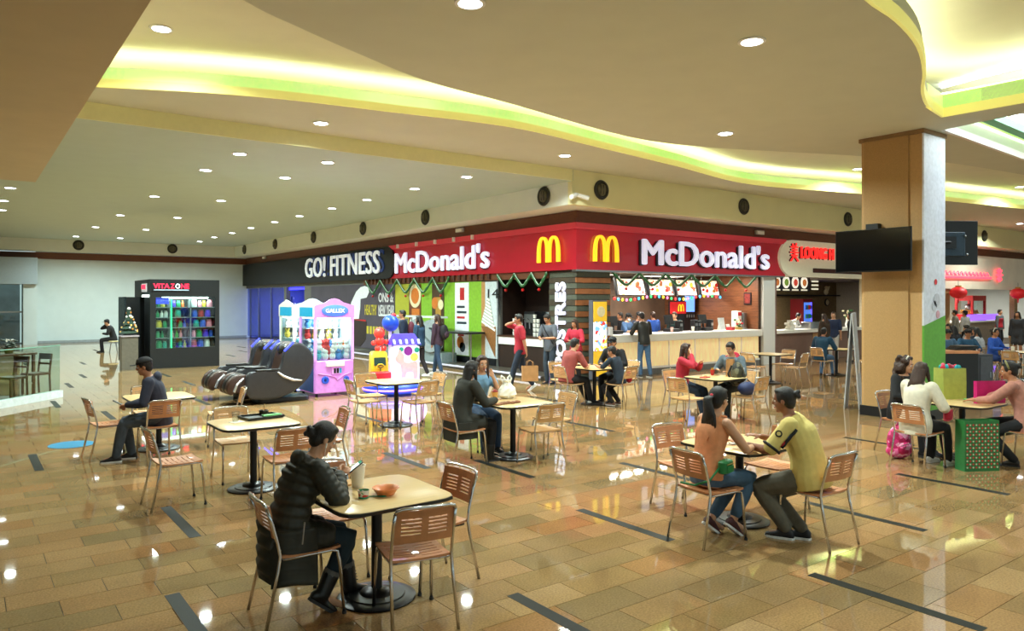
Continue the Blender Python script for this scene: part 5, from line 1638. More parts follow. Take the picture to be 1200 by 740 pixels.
def plush(x, y, z, r, k, where):
    nm, c = plc[k % 7]
    if nm not in PM:
        t = thing('plush_toy', 'x', 'plush toy', (0, 0, 0))
        b = MB().ell((0, 0, .08), (.075, .065, .085), 9, 6)
        b.build('body', M(nm, c, .8, var=.2, scale=40), t, True)
        MB().ell((0, -.01, .19), (.062, .058, .056), 9, 6).build('head', M(nm, c), t, True)
        for s in (-1, 1):
            MB().ell((s*.045, 0, .24), (.022, .015, .024), 6, 5).build('ear', M(nm, c), t, True)
        PM[nm] = t
        o = t; o.location = (x, y, z); o.rotation_euler = (0, 0, rnd.uniform(-.8, .8))
    else:
        o = dup(PM[nm], (x, y, z), rnd.uniform(-.8, .8))
    o['label'] = '%s plush toy %s' % (nm.split('_')[1], where)
    o['group'] = 'plush toys in the claw machines'
    return o
for (cx, cy, where) in ((6.58, 15.84, 'inside the pink claw machine'), (6.51, 16.92, 'inside the white and aqua claw machine')):
    kk = 0
    for lay in range(2):
        for i in range(5):
            for j in range(4 if cy < 16 else 2):
                plush(cx - .32 + i*.16 + rnd.uniform(-.02, .02) + lay*.03, cy - .34 + j*.17, .785 + lay*.19, .08, rnd.choice((0, 0, 1, 2, 4, 0, 5)), where + ' heap'); kk += 1
    for z in (1.222, 1.472):
        for i in range(5):
            plush(cx - .33 + i*.165, cy + .27, z - (.0 if z < 1.4 else 0), .08, rnd.choice((0, 3, 2, 6, 1, 5)) if z < 1.4 else rnd.choice((0, 0, 6, 1)), where + ' shelf')

# ---------------------------------------------------------------- kiddie ride
RX, RY = 7.80, 15.0
t = thing('kiddie_ride', 'coin-operated kiddie ride with a yellow wheel console and a pony-print screen', 'ride', (RX, RY, 0), R_(-12))
RBL = M('ride_blue', '#2a50d8', .35, emit=.25, ecol='#2a50ff')
MB().lathe([(.62, .05), (.66, .08), (.66, .20), (.60, .26), (.2, .28)], n=36).build('base', RBL, t, True)
MB().lathe([(.665, .11), (.68, .13), (.665, .15)], n=36).build('light_ring', M('ride_violet_led', '#a070ff', .4, emit=5, ecol='#8a50ff'), t)
YP = M('ride_yellow', '#e2c22a', .4, emit=.1); RP = M('ride_red', '#cc1f2c', .4, emit=.1)
WPn = M('ride_white_panel', '#ece8f4', .4, emit=.35, ecol='#f0e8ff')
mb = MB(); side_prism(mb, smoothpoly([(-.10, .26), (-.14, .62), (-.05, .92), (.06, .94), (.10, .70), (.12, .28)], 4), -.52, -.14); mb.build('console', YP, t, True)
MB().box((-.33, -.135, .74), (.26, .02, .18), rx=R_(-8)).build('console_screen', M('console_dark', '#20302c', .3, emit=.1, ecol='#40a080'), t)
w_ = MB().tube([(-.33 + .09*math.cos(a_), -.2, .60 + .09*math.sin(a_)) for a_ in [k*math.pi/8 for k in range(16)]], .014, 6, closed=True).build('steering_wheel', YP, t, 2)
for k in range(3):
    a_ = k*2.094 + .5
    MB().cyl((-.33, -.2, .60), (-.33 + .09*math.cos(a_), -.2, .60 + .09*math.sin(a_)), .009).build('spoke', BLACK, w_)
MB().rbox((-.36, -.32, .40), (.42, .30, .26), .05).build('seat', RP, t, True)
sc_ = [(-.08, .26), (.56, .26), (.56, 1.05), (.45, 1.12), (.05, 1.12), (-.08, 1.05)]
q = MB().prism(sc_, (0, -.10, 0), (1, 0, 0), (0, 0, 1), .10).build('side_screen', WPn, t)
MB().rings([[(x_, y_, z_) for x_, y_ in ((-.10, -.22), (.60, -.22), (.60, .2), (-.10, .2))] if z_ == 1.1 else [(x_, y_, z_) for x_, y_ in ((.02, -.1), (.48, -.1), (.48, .1), (.02, .1))] for z_ in (1.1, 1.34)]).build('canopy', M('ride_roof', '#4a3ad0', .35, emit=.35, ecol='#4a30ff'), t)
for k in range(5):
    MB().box((-.02 + k*.14, -.2, 1.17), (.05, .02, .12), rx=R_(-40)).build('canopy_stripe', M('ride_stripe', '#b8c0f4', .4, emit=.4), t)
PON = M('pony_print', '#e8bcae', .5, emit=.12)
pony = smoothpoly([(.0, .80), (.06, .90), (.10, 1.0), (.15, .93), (.20, .86), (.21, .72), (.34, .70), (.48, .72), (.52, .60), (.50, .34), (.43, .34), (.41, .48), (.26, .48), (.24, .34), (.16, .34), (.14, .52), (.12, .66), (.04, .72)], 3)
MB().prism(pony, (0, -.203, 0), (1, 0, 0), (0, 0, 1), .008).build('pony_print', PON, q)
for x_, z_, r, nm, c in ((.44, .82, .09, 'print_yellow', '#e8d060'), (.30, .96, .10, 'print_purple', '#8a2a90'), (.50, .98, .06, 'print_teal', '#1fa080'), (.14, 1.0, .05, 'print_teal', '#1fa080'), (.36, .58, .07, 'print_yellow', '#e8d060')):
    MB().lathe([(r, -.2), (r, -.206)], c=(x_, 0, z_), n=16, ax='Y').build('round_print', M(nm, c, .5, emit=.15), q)
# generic round balloon figures on posts
MB().cyl((-.02, .15, .28), (-.02, .15, 1.5), .035).build('post', WPn, t)
MB().ell((-.02, .12, 1.58), (.19, .19, .19), 16, 12).build('blue_ball', M('ride_blue_ball', '#1f4ac8', .3, emit=.2), t, True)
MB().ell((.05, .1, 1.75), .06, 10, 8).build('red_knob', RP, t, True)
for c, r in (((-.28, .10, 1.36), .13), ((-.27, .10, 1.18), .11), ((-.42, .06, 1.14), .06), ((-.13, .06, 1.16), .06), ((-.34, .04, 1.02), .065), ((-.19, .04, 1.02), .065)):
    MB().ell(c, r, 12, 8).build('red_balloon', M('ride_red_balloon', '#e04438', .35, emit=.25, ecol='#ff4030'), t, True)
MB().cyl((-.27, .10, .28), (-.27, .10, 1.05), .03).build('post', WPn, t)
RL = bpy.data.lights.new('ride', 'POINT'); RL.energy = 14; RL.color = (.55, .35, 1); RL.shadow_soft_size = .3
l = bpy.data.objects.new('ride_lamp', RL); COL.objects.link(l); l.parent = t; l.location = (.2, -.9, .25)

# ---------------------------------------------------------------- self-order totem by the corner pier
t = thing('order_totem', 'yellow self-order totem with a bright screen at the slatted corner pier', 'kiosk', (13.35, FY - .35, 0))
MB().rbox((0, 0, 1.05), (.52, .16, 2.1), .03).build('frame', M('totem_grey', '#5c5c66', .4), t)
MB().bb(-.23, .23, -.10, -.08, 1.55, 2.06).build('yellow_head', M('totem_yellow', '#e6b82e', .4, emit=.35), t)
MB().lathe([(.14, -.10), (.14, -.106)], c=(0.02, 0, 1.80), n=20, ax='Y').build('round_badge', CRM, t)
MB().bb(-.23, .23, -.10, -.08, .78, 1.54).build('screen', patchwork('totem_screen', ['#dfeaf2', '#e8f0f4', '#7ab0e0', '#c83a34', '#e8c050', '#f4f8fa'], 12, .3, .9, stretch=(1, .1, 1)), t)
MB().bb(-.23, .23, -.10, -.08, .12, .77).build('yellow_foot', M('totem_yellow', '#e6b82e'), t)
MB().bb(-.28, .28, -.15, .15, 0, .05).build('foot_plate', BLACK, t)
MB().rbox((.36, -.06, 1.28), (.14, .14, .22), .02).build('card_reader', M('reader_white', '#d8d8dc', .4), t)
for k in range(4):
    # lit lamp sticks on the slats beside the totem
    pass

# ---------------------------------------------------------------- burger kitchen and counter clutter
t = thing('kitchen_unit', 'dark steel kitchen unit along the rear of the burger kitchen', 'kitchen unit', (17.4, 18.3, 0))
MB().bb(-3.1, 3.1, -.3, .3, 0, .95).build('body', M('kitchen_steel', '#5c5450', .4, .4), t)
MB().bb(-3.1, 3.1, -.32, .3, .95, 1.0).build('top', STEEL, t)
for k in range(6):
    MB().bb(-3.0 + k, -2.1 + k, -.32, -.3, .1, .85).build('door', M('kitchen_door', '#6c6460', .4, .4), t)
t = thing('storage_rack', 'steel shelf rack high on the kitchen rear wall', 'shelf', (15.9, 18.4, 1.5))
for z in (0, .35, .7):
    MB().bb(-1.4, 1.4, -.25, .15, z, z + .03).build('board', STEEL, t)
for x_ in (-1.4, 0, 1.4):
    MB().bb(x_ - .02, x_ + .02, -.24, -.2, -.5, .8).build('upright', STEEL, t)
for k in range(16):
    nm, c = rnd.choice((('box_tan', '#b08a5a'), ('box_white', '#dcd8d0'), ('box_dark', '#3a3430'), ('box_red', '#a82c24')))
    o = MB().rbox((0, 0, .1), (.14 + rnd.random()*.06, .2, .16 + rnd.random()*.1), .01).build('food_box', M(nm, c, .6), None, loc=(14.65 + (k % 8)*.34, 18.35, 1.532 + (k // 8)*.35))
    tag(o, '%s box on the steel kitchen rack' % nm.split('_')[1], 'box', 'boxes on the kitchen rack')
t = thing('wall_screen', 'red screen with a yellow M on the kitchen rear wall', 'screen', (19.55, 16.9, 1.84))
MB().bb(-.42, .42, -.03, .03, -.22, .22).build('frame', BLACK, t)
MB().bb(-.40, .40, -.04, -.03, -.20, .20).build('panel', M('screen_red', '#c01c22', .4, emit=.5), t)
arches(fr((-.0, 0, 0), (1, 0, 0), (0, 0, 1)), .30, .24, t)
for q in t.children:
    if q.name.startswith('arch'):
        q.scale = (1, .12, 1); q.location = (-.02, -.041, -.12)
MB().cyl((0, 0, .22), (0, 0, 1.08), .02).build('pole', BLACK, t)
t = thing('drink_fridge', 'blue-lit drink dispenser beside the red screen in the kitchen', 'dispenser', (20.3, 17.2, 1.0))
MB().bb(-.28, .28, -.2, .2, 0, 1.3).build('body', BLACK, t)
MB().bb(-.24, .24, -.22, -.2, .7, 1.25).build('lit_panel', M('dispenser_blue', '#7aa8f0', .4, emit=1.4, ecol='#6aa0ff'), t)
for k in range(4):
    MB().cyl((-.18 + k*.12, -.24, .6), (-.18 + k*.12, -.24, .5), .02).build('tap', STEEL, t)
def counter_item(name, label, cat, x, prof, mat, y=FY + .25, n=16, z=1.15):
    t = thing(name, label, cat, (x, y, z)); MB().lathe(prof, n=n).build('body', mat, t, True); return t
CUPP = [(.035, 0), (.048, .15), (.045, .15), (.03, .01)]
counter_item('paper_cup', 'white paper cup standing alone mid-counter', 'cup', 17.85, CUPP, PAPER)
counter_item('paper_cup', 'white cup with a red band on the burger counter', 'cup', 16.9, CUPP, M('cup_redwhite', '#d8a8a0', .5, var=.4, scale=20))
def register(x, label):
    t = thing('cash_register', label, 'register', (x, FY + .45, 1.15))
    MB().rbox((0, 0, .05), (.34, .36, .10), .02).build('drawer', BLACK, t)
    MB().cyl((0, .05, .1), (0, .08, .3), .03).build('stand', BLACK, t)
    MB().box((0, .1, .36), (.36, .05, .28), rx=R_(-12)).build('monitor', M('machine_black', '#1c1c1e'), t)
    MB().box((0, .13, .36), (.32, .01, .24), rx=R_(-12)).build('screen', M('till_screen', '#90a8b8', .3, emit=.5), t)
    return t
register(14.75, 'black cash register at the pier end of the burger counter')
register(17.1, 'black cash register behind the red-banded cup')
register(18.65, 'black cash register near the white menu card')
for k, x in enumerate((17.5, 18.2, 18.35, 18.95)):
    t = thing('sauce_dispenser', 'dark %s dispenser in the row on the burger counter' % ('sauce', 'napkin', 'straw', 'lid')[k], 'dispenser', (x, FY + .5, 1.15))
    MB().rbox((0, 0, .16), (.16, .2, .32 + .05*(k % 2)), .03).build('body', M('machine_black', '#1c1c1e'), t, True)
    MB().box((0, -.105, .2), (.1, .01, .08)).build('front', STEEL, t)
t = thing('menu_card', 'white tilted menu card on the burger counter', 'card', (19.15, FY + .2, 1.15))
MB().box((0, 0, .2), (.30, .015, .40), rx=R_(-10)).build('sheet', M('card_white', '#eef2f2', .4), t)
MB().box((0, .08, .18), (.1, .015, .36), rx=R_(16)).build('strut', WHITE, t)
t = thing('sample_box', 'open red and white box on the burger counter', 'box', (19.6, FY + .2, 1.15), R_(15))
MB().rbox((0, 0, .05), (.26, .2, .1), .02).build('body', M('red_wrap', '#a8242a'), t)
MB().box((0, .08, .13), (.24, .02, .12), rx=R_(-20)).build('lid', PAPER, t)
t = thing('flower_arrangement', 'christmas flower arrangement at the plank end of the burger counter', 'plant', (20.15, FY + .3, 1.15))
MB().lathe([(.1, 0), (.14, .08), (.12, .08)], n=14).build('basket', M('basket_gold', '#b8964a', .6), t)
for k in range(16):
    a_ = rnd.random()*6.28; r = rnd.random()*.16
    nm, c = (('leaf_g', '#3a6a3a'), ('petal_red', '#b82a2a'), ('petal_cream', '#e8dcb8'))[k % 3]
    MB().ell((r*math.cos(a_), r*math.sin(a_), .1 + rnd.random()*.22), (.05, .05, .035), 7, 5).build('bloom', M(nm, c, .6), t, True)
t = thing('juice_tower', 'tall white juice machine on the burger counter beside the plank wall', 'machine', (20.45, FY + .5, 1.15))
MB().rbox((-.14, 0, .30), (.24, .26, .60), .04).build('tower', WHITE, t, True)
MB().rbox((.14, 0, .27), (.24, .26, .54), .02).build('steel_tower', STEEL, t, True)
MB().box((-.14, -.135, .5), (.18, .01, .12)).build('red_label', M('red_print', '#c01f22'), t)
t = thing('wall_notice', 'small dark framed notice on the plank wall', 'notice', (20.82, 15.0, 2.15))
MB().bb(-.03, 0, -.14, .14, -.2, .2).build('frame', BLACK, t)
MB().bb(-.036, -.03, -.11, .11, -.16, .16).build('print', M('notice_red', '#7a2a24', .5, var=.5, scale=20), t)

# ---------------------------------------------------------------- chinese food stall
st1 = struct(MB().bb(21.75, 33, 18.9, 19.1, 0, 2.95).build('wall_stall', M('stall_brown', '#94805a', .6, var=.15)))
MB().bb(21.75, 23.9, 18.84, 18.9, .9, 2.4).build('grey_panel', M('stall_grey', '#9c9c8e', .6), st1)
for s, nm in ((.55, 'diamond_outer'), (.38, 'diamond_inner')):
    c = V((22.75, 18.83, 1.65))
    MB().tube([c + V((s*1.1, 0, 0)), c + V((0, 0, s)), c + V((-s*1.1, 0, 0)), c + V((0, 0, -s))], .03, 6, closed=True).build(nm, M('diamond_dark', '#2a2620', .5), st1)
MB().bb(21.75, 33, 18.7, 18.9, 2.28, 2.34).build('dark_shelf', BLACK, st1)
t = thing('stall_counter', 'mauve-brown stall counter with a white top', 'counter')
MB().bb(21.75, 27.4, FY + .05, FY + .7, 0, .98).build('body', M('stall_counter_brown', '#7c5f52', .5, var=.06), t)
MB().bb(21.75, 27.4, FY - .03, FY + .75, .98, 1.08).build('top', WHITE, t)
MB().bb(24.0, 25.1, FY + .03, FY + .05, .55, .95).build('tan_panel', M('tan_print', '#b98a55'), t)
t = thing('stall_menu', 'dark stall menu strip with four round dish pictures', 'menu board', (0, 15.3, 2.68))
x0, x1 = rx_(904, 15.3), rx_(947, 15.3)
MB().bb(x0, x1 + .1, 0, .06, -.26, .24).build('board', M('menu_dark', '#1c1a30', .5), t)
for k in range(4):
    c = x0 + .30 + k*.56
    MB().lathe([(.22, -.01), (.22, -.016)], c=(c, 0, .06), n=22, ax='Y').build('plate', M('plate_print', '#f0ead8', .5, emit=.9), t)
    MB().lathe([(.13, -.017), (.13, -.02)], c=(c + .02, 0, .05), n=12, ax='Y').build('dish', M(('dish_a', 'dish_b', 'dish_c')[k % 3], ('#c8763a', '#7a9a3a', '#d84a3a')[k % 3], .5, emit=.5), t)
    MB().bb(c - .2, c + .2, -.016, -.01, -.24, -.19).build('caption', M('caption_pale', '#e8e4c8', .5, emit=.7), t)
for k in range(3):
    MB().bb(x0 + 2.45, x0 + 2.9, -.016, -.01, -.2 + k*.14, -.14 + k*.14).build('price_line', M('caption_pale', '#e8e4c8'), t)
t = thing('drinks_fridge', 'red-framed drinks fridge with blue light in the chinese stall', 'fridge', (rx_(939, 18.3), 18.3, 0))
MB().bb(-.36, .36, -.3, .3, 0, 2.15).build('body', M('fridge_red', '#8c1c24', .4), t)
MB().bb(-.28, .28, -.32, -.3, .3, 2.0).build('lit_interior', M('fridge_blue', '#5a80d8', .4, emit=.8, ecol='#5a90ff'), t)
MB().bb(.20, .26, -.34, -.32, .3, 2.0).build('led_strip', M('fridge_led', '#5a50ff', .4, emit=4, ecol='#4a40ff'), t)
for k in range(4):
    MB().bb(-.28, .2, -.33, -.32, .55 + k*.38, .57 + k*.38).build('shelf', WHITE, t)
for r in range(4):
    for k in range(5):
        nm, c = rnd.choice((('can_blue', '#2a4ab0'), ('can_red', '#b02a2a'), ('can_orange', '#d88a2a'), ('can_green', '#2a8a5a')))
        o = MB().lathe([(.035, 0), (.035, .14), (.02, .18)], n=10).build('drink_can', M(nm, c, .4, emit=.2), None, loc=(rx_(939, 18.3) - .22 + k*.09, 17.93, .57 + r*.38))
        tag(o, '%s drink bottle in the red-framed fridge' % nm.split('_')[1], 'bottle', 'drinks in the stall fridge')
t = thing('wall_clock', 'round dark wall clock in the chinese stall', 'clock', (rx_(969, 18.8), 18.82, 2.0))
MB().lathe([(.17, 0), (.17, -.04), (.14, -.045)], n=24, ax='Y').build('case', BLACK, t)
MB().lathe([(.13, -.045), (.13, -.05)], n=24, ax='Y').build('face', CRM, t)
t = thing('lucky_cat', 'small pale figurine on the dark stall shelf', 'figurine', (rx_(968, 18.7), 18.7, 2.34))
MB().ell((0, 0, .14), (.12, .1, .14), 10, 8).build('body', CRM, t, True)
MB().ell((0, -.02, .33), (.10, .09, .09), 10, 8).build('head', CRM, t, True)
MB().tube([(.08, -.05, .2), (.14, -.08, .4)], .03).build('paw', CRM, t)
for k, (x, lab) in enumerate(((22.0, 'dark wok pan on the stall counter'), (24.5, 'steel food warmer on the stall counter'), (23.2, 'pile of pale takeaway boxes on the stall counter'))):
    t = thing(('wok', 'food_warmer', 'takeaway_boxes')[k], lab, ('pan', 'warmer', 'boxes')[k], (x, FY + .4, 1.08))
    if k == 0:
        MB().lathe([(.05, .02), (.2, .12), (.19, .12), (.04, .04)], n=18).build('bowl', BLACK, t, True)
        MB().tube([(.2, 0, .11), (.42, 0, .16)], .018).build('handle', BLACK, t)
    elif k == 1:
        MB().rbox((0, 0, .12), (.7, .4, .24), .03).build('body', STEEL, t, True)
        MB().rbox((0, -.05, .26), (.6, .3, .04), .02).build('lid', glass('cup_plastic', '#f4f6f4', .18, .1), t)
    else:
        for q in range(4):
            MB().rbox((rnd.uniform(-.1, .1), 0, .04 + q*.08), (.3, .2, .075), .02).build('box', PAPER, t)
t = thing('flower_vase', 'tall pale flower vase at the far end of the stall counter', 'plant', (rx_(993, FY + .3), FY + .3, 1.08))
MB().lathe([(.06, 0), (.09, .12), (.05, .25), (.06, .3)], n=14).build('vase', WHITE, t, True)
for k in range(14):
    a_ = rnd.random()*6.28; r = rnd.random()*.16
    MB().ell((r*math.cos(a_), r*math.sin(a_), .34 + rnd.random()*.3), (.05, .05, .04), 6, 5).build('bloom', M(('leaf_g', 'petal_cream')[k % 2], '#3a6a3a'), t, True)

# ---------------------------------------------------------------- neon shop
ns_ = struct(MB().bb(33.0, 47, 19.2, 19.4, 0, 2.95).bb(33.0, 33.2, FY, 19.4, 0, 2.95).build('wall_neon_shop', M('neon_wall', '#cfc6b0', .6, var=.08)))
MB().bb(41.2, 43.4, 19.14, 19.2, .0, 2.5).build('white_door', M('door_white', '#dfe3e6', .4), ns_)
MB().bb(33.2, 35.0, 19.14, 19.2, 0.6, 2.6).build('pale_board', M('board_pale', '#c8c8c0', .5), ns_)
for px in (1110, 1190):
    x = rx_(px)
    MB().bb(x - .2, x + .2, FY - .02, FY + .2, 0, ZB).build('jamb', M('jamb_tan', '#a88a60', .5), ns_)
t = thing('shop_counter', 'counter of the neon shop with a violet glow', 'counter')
MB().bb(35.5, 41.5, FY + .6, FY + 1.3, 0, 1.05).build('body', M('neon_counter', '#8a7a68', .5), t)
MB().bb(35.4, 41.6, FY + .5, FY + 1.4, 1.05, 1.12).build('top', WHITE, t)
MB().bb(37.5, 41.2, FY + .56, FY + .6, 1.14, 1.42).build('glass_case', M('violet_case', '#8a60e0', .3, emit=1.6, ecol='#8050ff'), t)
t = thing('popcorn_machine', 'red popcorn machine on the neon shop counter', 'machine', (rx_(1140, 15.6), 15.7, 1.12))
MB().bb(-.75, .75, -.4, .4, 0, .3).build('base', M('pop_red', '#b01c20', .4), t)
MB().bb(-.75, .75, -.4, .4, .95, 1.2).build('head', M('pop_red', '#b01c20'), t)
for sx in (-1, 1):
    for sy in (-1, 1):
        MB().bb(sx*.70 - .05, sx*.70 + .05, sy*.35 - .05, sy*.35 + .05, .3, .95).build('post', M('pop_red', '#b01c20'), t)
MB().bb(-.65, .65, -.32, -.31, .3, .95).build('pane', GLASS, t)
MB().ell((-.2, 0, .62), (.2, .2, .18), 12, 8).build('kettle', STEEL, t, True)
mb = MB()
for k in range(60):
    mb.ell((rnd.uniform(-.6, .6), rnd.uniform(-.25, .25), .32 + rnd.random()*.16), .05, 6, 4)
o = mb.build('popcorn', M('popcorn_gold', '#e0a84a', .7), t); o['kind'] = 'stuff'
for px in (1123, 1193):
    x = rx_(px, FY - .4)
    t = thing('paper_lantern', 'round red paper lantern hanging at the %s of the neon shop' % ('popcorn side' if px < 1150 else 'white door side'), 'lantern', (x, FY - .4, 2.42))
    MB().ell((0, 0, 0), (.34, .34, .26), 18, 10).build('shade', M('lantern_red', '#c01c22', .5, emit=.25), t, True)
    MB().cyl((0, 0, .24), (0, 0, .31), .12).build('collar', M('gold_print', '#b98a3a'), t)
    MB().cyl((0, 0, .3), (0, 0, .52), .008).build('cord', BLACK, t)
    MB().cyl((0, 0, -.26), (0, 0, -.45), .04, .02).build('tassel', RP, t)
# ---------------------------------------------------------------- people
def ik(a, t_, l1, l2, pole):
    d = t_ - a
    Lm = max(min(d.length, (l1 + l2)*.998), abs(l1 - l2) + .02)
    n = d.normalized()
    x = (l1*l1 - l2*l2 + Lm*Lm)/(2*Lm)
    h_ = math.sqrt(max(l1*l1 - x*x, 0))
    p = pole - n*pole.dot(n)
    p = p.normalized() if p.length > 1e-6 else n.orthogonal().normalized()
    return a + n*x + p*h_, a + n*Lm
def pdir(lean, side):
    v = V((math.sin(R_(side)), math.sin(R_(lean)), math.cos(R_(lean))))
    return v.normalized()
def loft(mb, keys, n=16, sub=4, ripple=0.0, rip_n=0):
    """keys: (centre, xaxis, yaxis, rx, ry); smooth in between"""
    m_ = len(keys)
    rs = []
    tot = (m_ - 1)*sub
    for i in range(tot + 1):
        k = min(i // sub, m_ - 2); f = (i - k*sub)/sub
        f2 = f*f*(3 - 2*f)
        a_, b_ = keys[k], keys[k+1]
        # centres by catmull, radii by smoothstep
        p0 = keys[max(k-1, 0)][0]; p3 = keys[min(k+2, m_-1)][0]
        c = .5*((2*a_[0]) + (b_[0]-p0)*f + (2*p0-5*a_[0]+4*b_[0]-p3)*f*f + (3*a_[0]-p0-3*b_[0]+p3)*f**3)
        xa = a_[1].lerp(b_[1], f).normalized(); ya = a_[2].lerp(b_[2], f).normalized()
        rx = a_[3] + (b_[3]-a_[3])*f2; ry = a_[4] + (b_[4]-a_[4])*f2
        if ripple:
            w_ = ripple*(abs(math.sin(math.pi*rip_n*i/tot)) - .5)
            rx += w_; ry += w_
        rs.append([c + xa*(rx*math.cos(2*math.pi*j/n)) + ya*(ry*math.sin(2*math.pi*j/n)) for j in range(n)])
    mb.rings(rs)
def limb(mb, pts, rad, n=10, sub=5, ripple=0.0, per=.04):
    """round tapered limb through joints"""
    P, Rr = [], []
    for i in range(len(pts) - 1):
        for k in range(sub):
            f = k/sub
            P.append(pts[i].lerp(pts[i+1], f)); Rr.append(rad[i] + (rad[i+1] - rad[i])*f)
    P.append(pts[-1]); Rr.append(rad[-1])
    if ripple:
        d = 0
        P2, R2 = [], []
        for i in range(len(P) - 1):
            m_ = max(2, int((P[i+1] - P[i]).length/.008))
            for k in range(m_):
                f = k/m_
                q = P[i].lerp(P[i+1], f)
                P2.append(q); R2.append(Rr[i] + (Rr[i+1]-Rr[i])*f + ripple*(abs(math.sin(math.pi*d/per)) - .5))
                d += (P[i+1]-P[i]).length/m_
        P, Rr = P2 + [P[-1]], R2 + [Rr[-1]]
    mb.tube(P, Rr, n)
    mb.ell(P[0], Rr[0]*.98, n, 6); mb.ell(P[-1], Rr[-1]*.98, n, 6)
def remesh(o, vox, it=2):
    r = o.modifiers.new('remesh', 'REMESH'); r.mode = 'VOXEL'; r.voxel_size = vox; r.use_smooth_shade = True
    s = o.modifiers.new('smooth', 'SMOOTH'); s.factor = .5; s.iterations = it
SKIN = {'a': M('skin_tan', '#b27a58', .5, var=.06), 'b': M('skin_light', '#c99674', .5, var=.05), 'c': M('skin_brown', '#8e5c40', .5, var=.06)}
HAIRM = {'k': M('hair_black', '#1a1512', .5, var=.5, scale=30, stretch=(7, 7, 1), bump=.6), 'b': M('hair_brown', '#3a2418', .5, var=.5, scale=30, stretch=(7, 7, 1), bump=.6), 'g': M('hair_grey', '#6a6660', .5, var=.3, scale=40)}
EYEW = M('eye_white', '#e8e4de', .3); EYED = M('eye_dark', '#1a120e', .25); LIP = M('lip_rose', '#9a4a44', .5)
def cloth(name, c, **k):
    return M('cloth_' + name, c, k.pop('rough', .85), var=k.pop('var', .12), scale=k.pop('scale', 22), bump=k.pop('bump', .08), **k)
JEAN = cloth('jeans', '#2f4560'); JEAND = cloth('dark_jeans', '#1e2a3a'); BLK = cloth('black', '#17171a'); GRYP = cloth('grey_trousers', '#5f5a4c')
def person(label, x, y, face, H=1.66, sit=False, hz=None, lean=4, side=0, twist=0, head=(0, 0), hl=None, hr=None, fl=None, fr_=None,
           top=None, sleeve=1.0, hem=.10, pants=JEAND, plen=1.0, shoes=None, hair=('short', 'k'), skin='a', vox=.016, w_=1.0, fem=False,
           puff=False, poleL=None, poleR=None, apron=None, lift=(0, 0), coat=0, z0=0.0, openback=False, headband=None, mask=False, hood=None, grip=False, bunz=.05):
    s = H/1.68
    if hz is None:
        hz = .555 if sit else .925*s
    if hl is None: hl = (-.16, .36, .80) if sit else (-.25, .06, .80*s)
    if hr is None: hr = (.16, .36, .80) if sit else (.25, .06, .80*s)
    if fl is None: fl = (-.10, .42) if sit else (-.10, 0)
    if fr_ is None: fr_ = (.10, .42) if sit else (.10, 0)
    X = V((1, 0, 0))
    hip = V((0, 0, hz))
    d1, d2, d3 = pdir(lean*.5, side*.5), pdir(lean, side), pdir(lean*1.25, side)
    waist = hip + d1*(.19*s); chest = waist + d2*(.19*s); nb = chest + d3*(.165*s)
    tw = R_(twist)
    Xt = V((math.cos(tw), math.sin(tw), 0)); Xm = V((math.cos(tw*.5), math.sin(tw*.5), 0))
    def yax(xa, d): return d.cross(xa).normalized()
    shw = (.163 if fem else .182)*s*w_**.5
    shc = chest + d3*(.105*s)
    sh = [shc - Xt*shw, shc + Xt*shw]
    l1, l2 = .285*s, .245*s
    T = [V(hl), V(hr)]
    pl_ = [V(poleL) if poleL else V((-.7, -.45, -.6)), V(poleR) if poleR else V((.7, -.45, -.6))]
    el, wr_ = [], []
    for i in range(2):
        e, t_ = ik(sh[i], T[i], l1, l2, pl_[i]); el.append(e); wr_.append(t_)
    hj = [hip + V((-.088*s, 0, -.01)), hip + V((.088*s, 0, -.01))]
    ft = [V((fl[0], fl[1], .085 + lift[0])), V((fr_[0], fr_[1], .085 + lift[1]))]
    kn, an = [], []
    for i in range(2):
        k_, a_ = ik(hj[i], ft[i], .425*s, .415*s, V(((-.06, .06)[i], 1, .35 if sit else 0))); kn.append(k_); an.append(a_)
    # --- torso keys, widened by g
    wf = w_
    def torso(g, lo=-.10, hi=True, flare=0.0):
        K = [(hip + d1*(lo*s), X, yax(X, d1), (.150*wf + g + flare)*s, (.108*wf + g + flare)*s),
             (hip + d1*(.0), X, yax(X, d1), ((.168 if fem else .160)*wf + g)*s, (.122*wf + g)*s),
             (waist, Xm, yax(Xm, d1), ((.128 if fem else .142)*wf + g)*s, (.100*wf + g)*s),
             (chest, Xt, yax(Xt, d2), ((.148 if fem else .165)*wf**.6 + g)*s, ((.120 if fem else .118)*wf**.6 + g)*s),
             (shc - d3*(.01*s), Xt, yax(Xt, d3), ((.150 if fem else .170) + g)*s, (.092 + g)*s)]
        if hi:
            K += [(shc + d3*(.035*s), Xt, yax(Xt, d3), (.105 + g)*s, (.072 + g)*s), (nb + d3*(.01*s), Xt, yax(Xt, d3), (.056 + g*.6)*s, (.056 + g*.6)*s)]
        return K
    # --- head frame
    hy_, hp = R_(head[0]), R_(head[1])
    hd = pdir(lean*.5 + head[1]*.35, side*.5)
    hc = nb + hd*(.135*s) + V((0, .015, 0))
    Mh = Matrix.Translation(hc) @ (Matrix.Rotation(hy_ + tw*.5, 4, 'Z') @ Matrix.Rotation(-hp, 4, 'X')) @ Matrix.Scale(s**.5, 4)
    M3 = Mh.to_3x3()
    def hl_(p): return Mh @ V(p)
    # --- body: one continuous skin surface
    b = MB()
    loft(b, torso(0))
    limb(b, [nb - d3*.03, hc + (M3 @ V((0, -.01, -.02)))], [.054*s, .050*s], 10, 2)
    b.ell(hl_((0, -.010, .030)), (.073, .090, .084), 14, 10, M3)
    b.ell(hl_((0, .018, -.036)), (.058, .066, .074), 14, 10, M3)
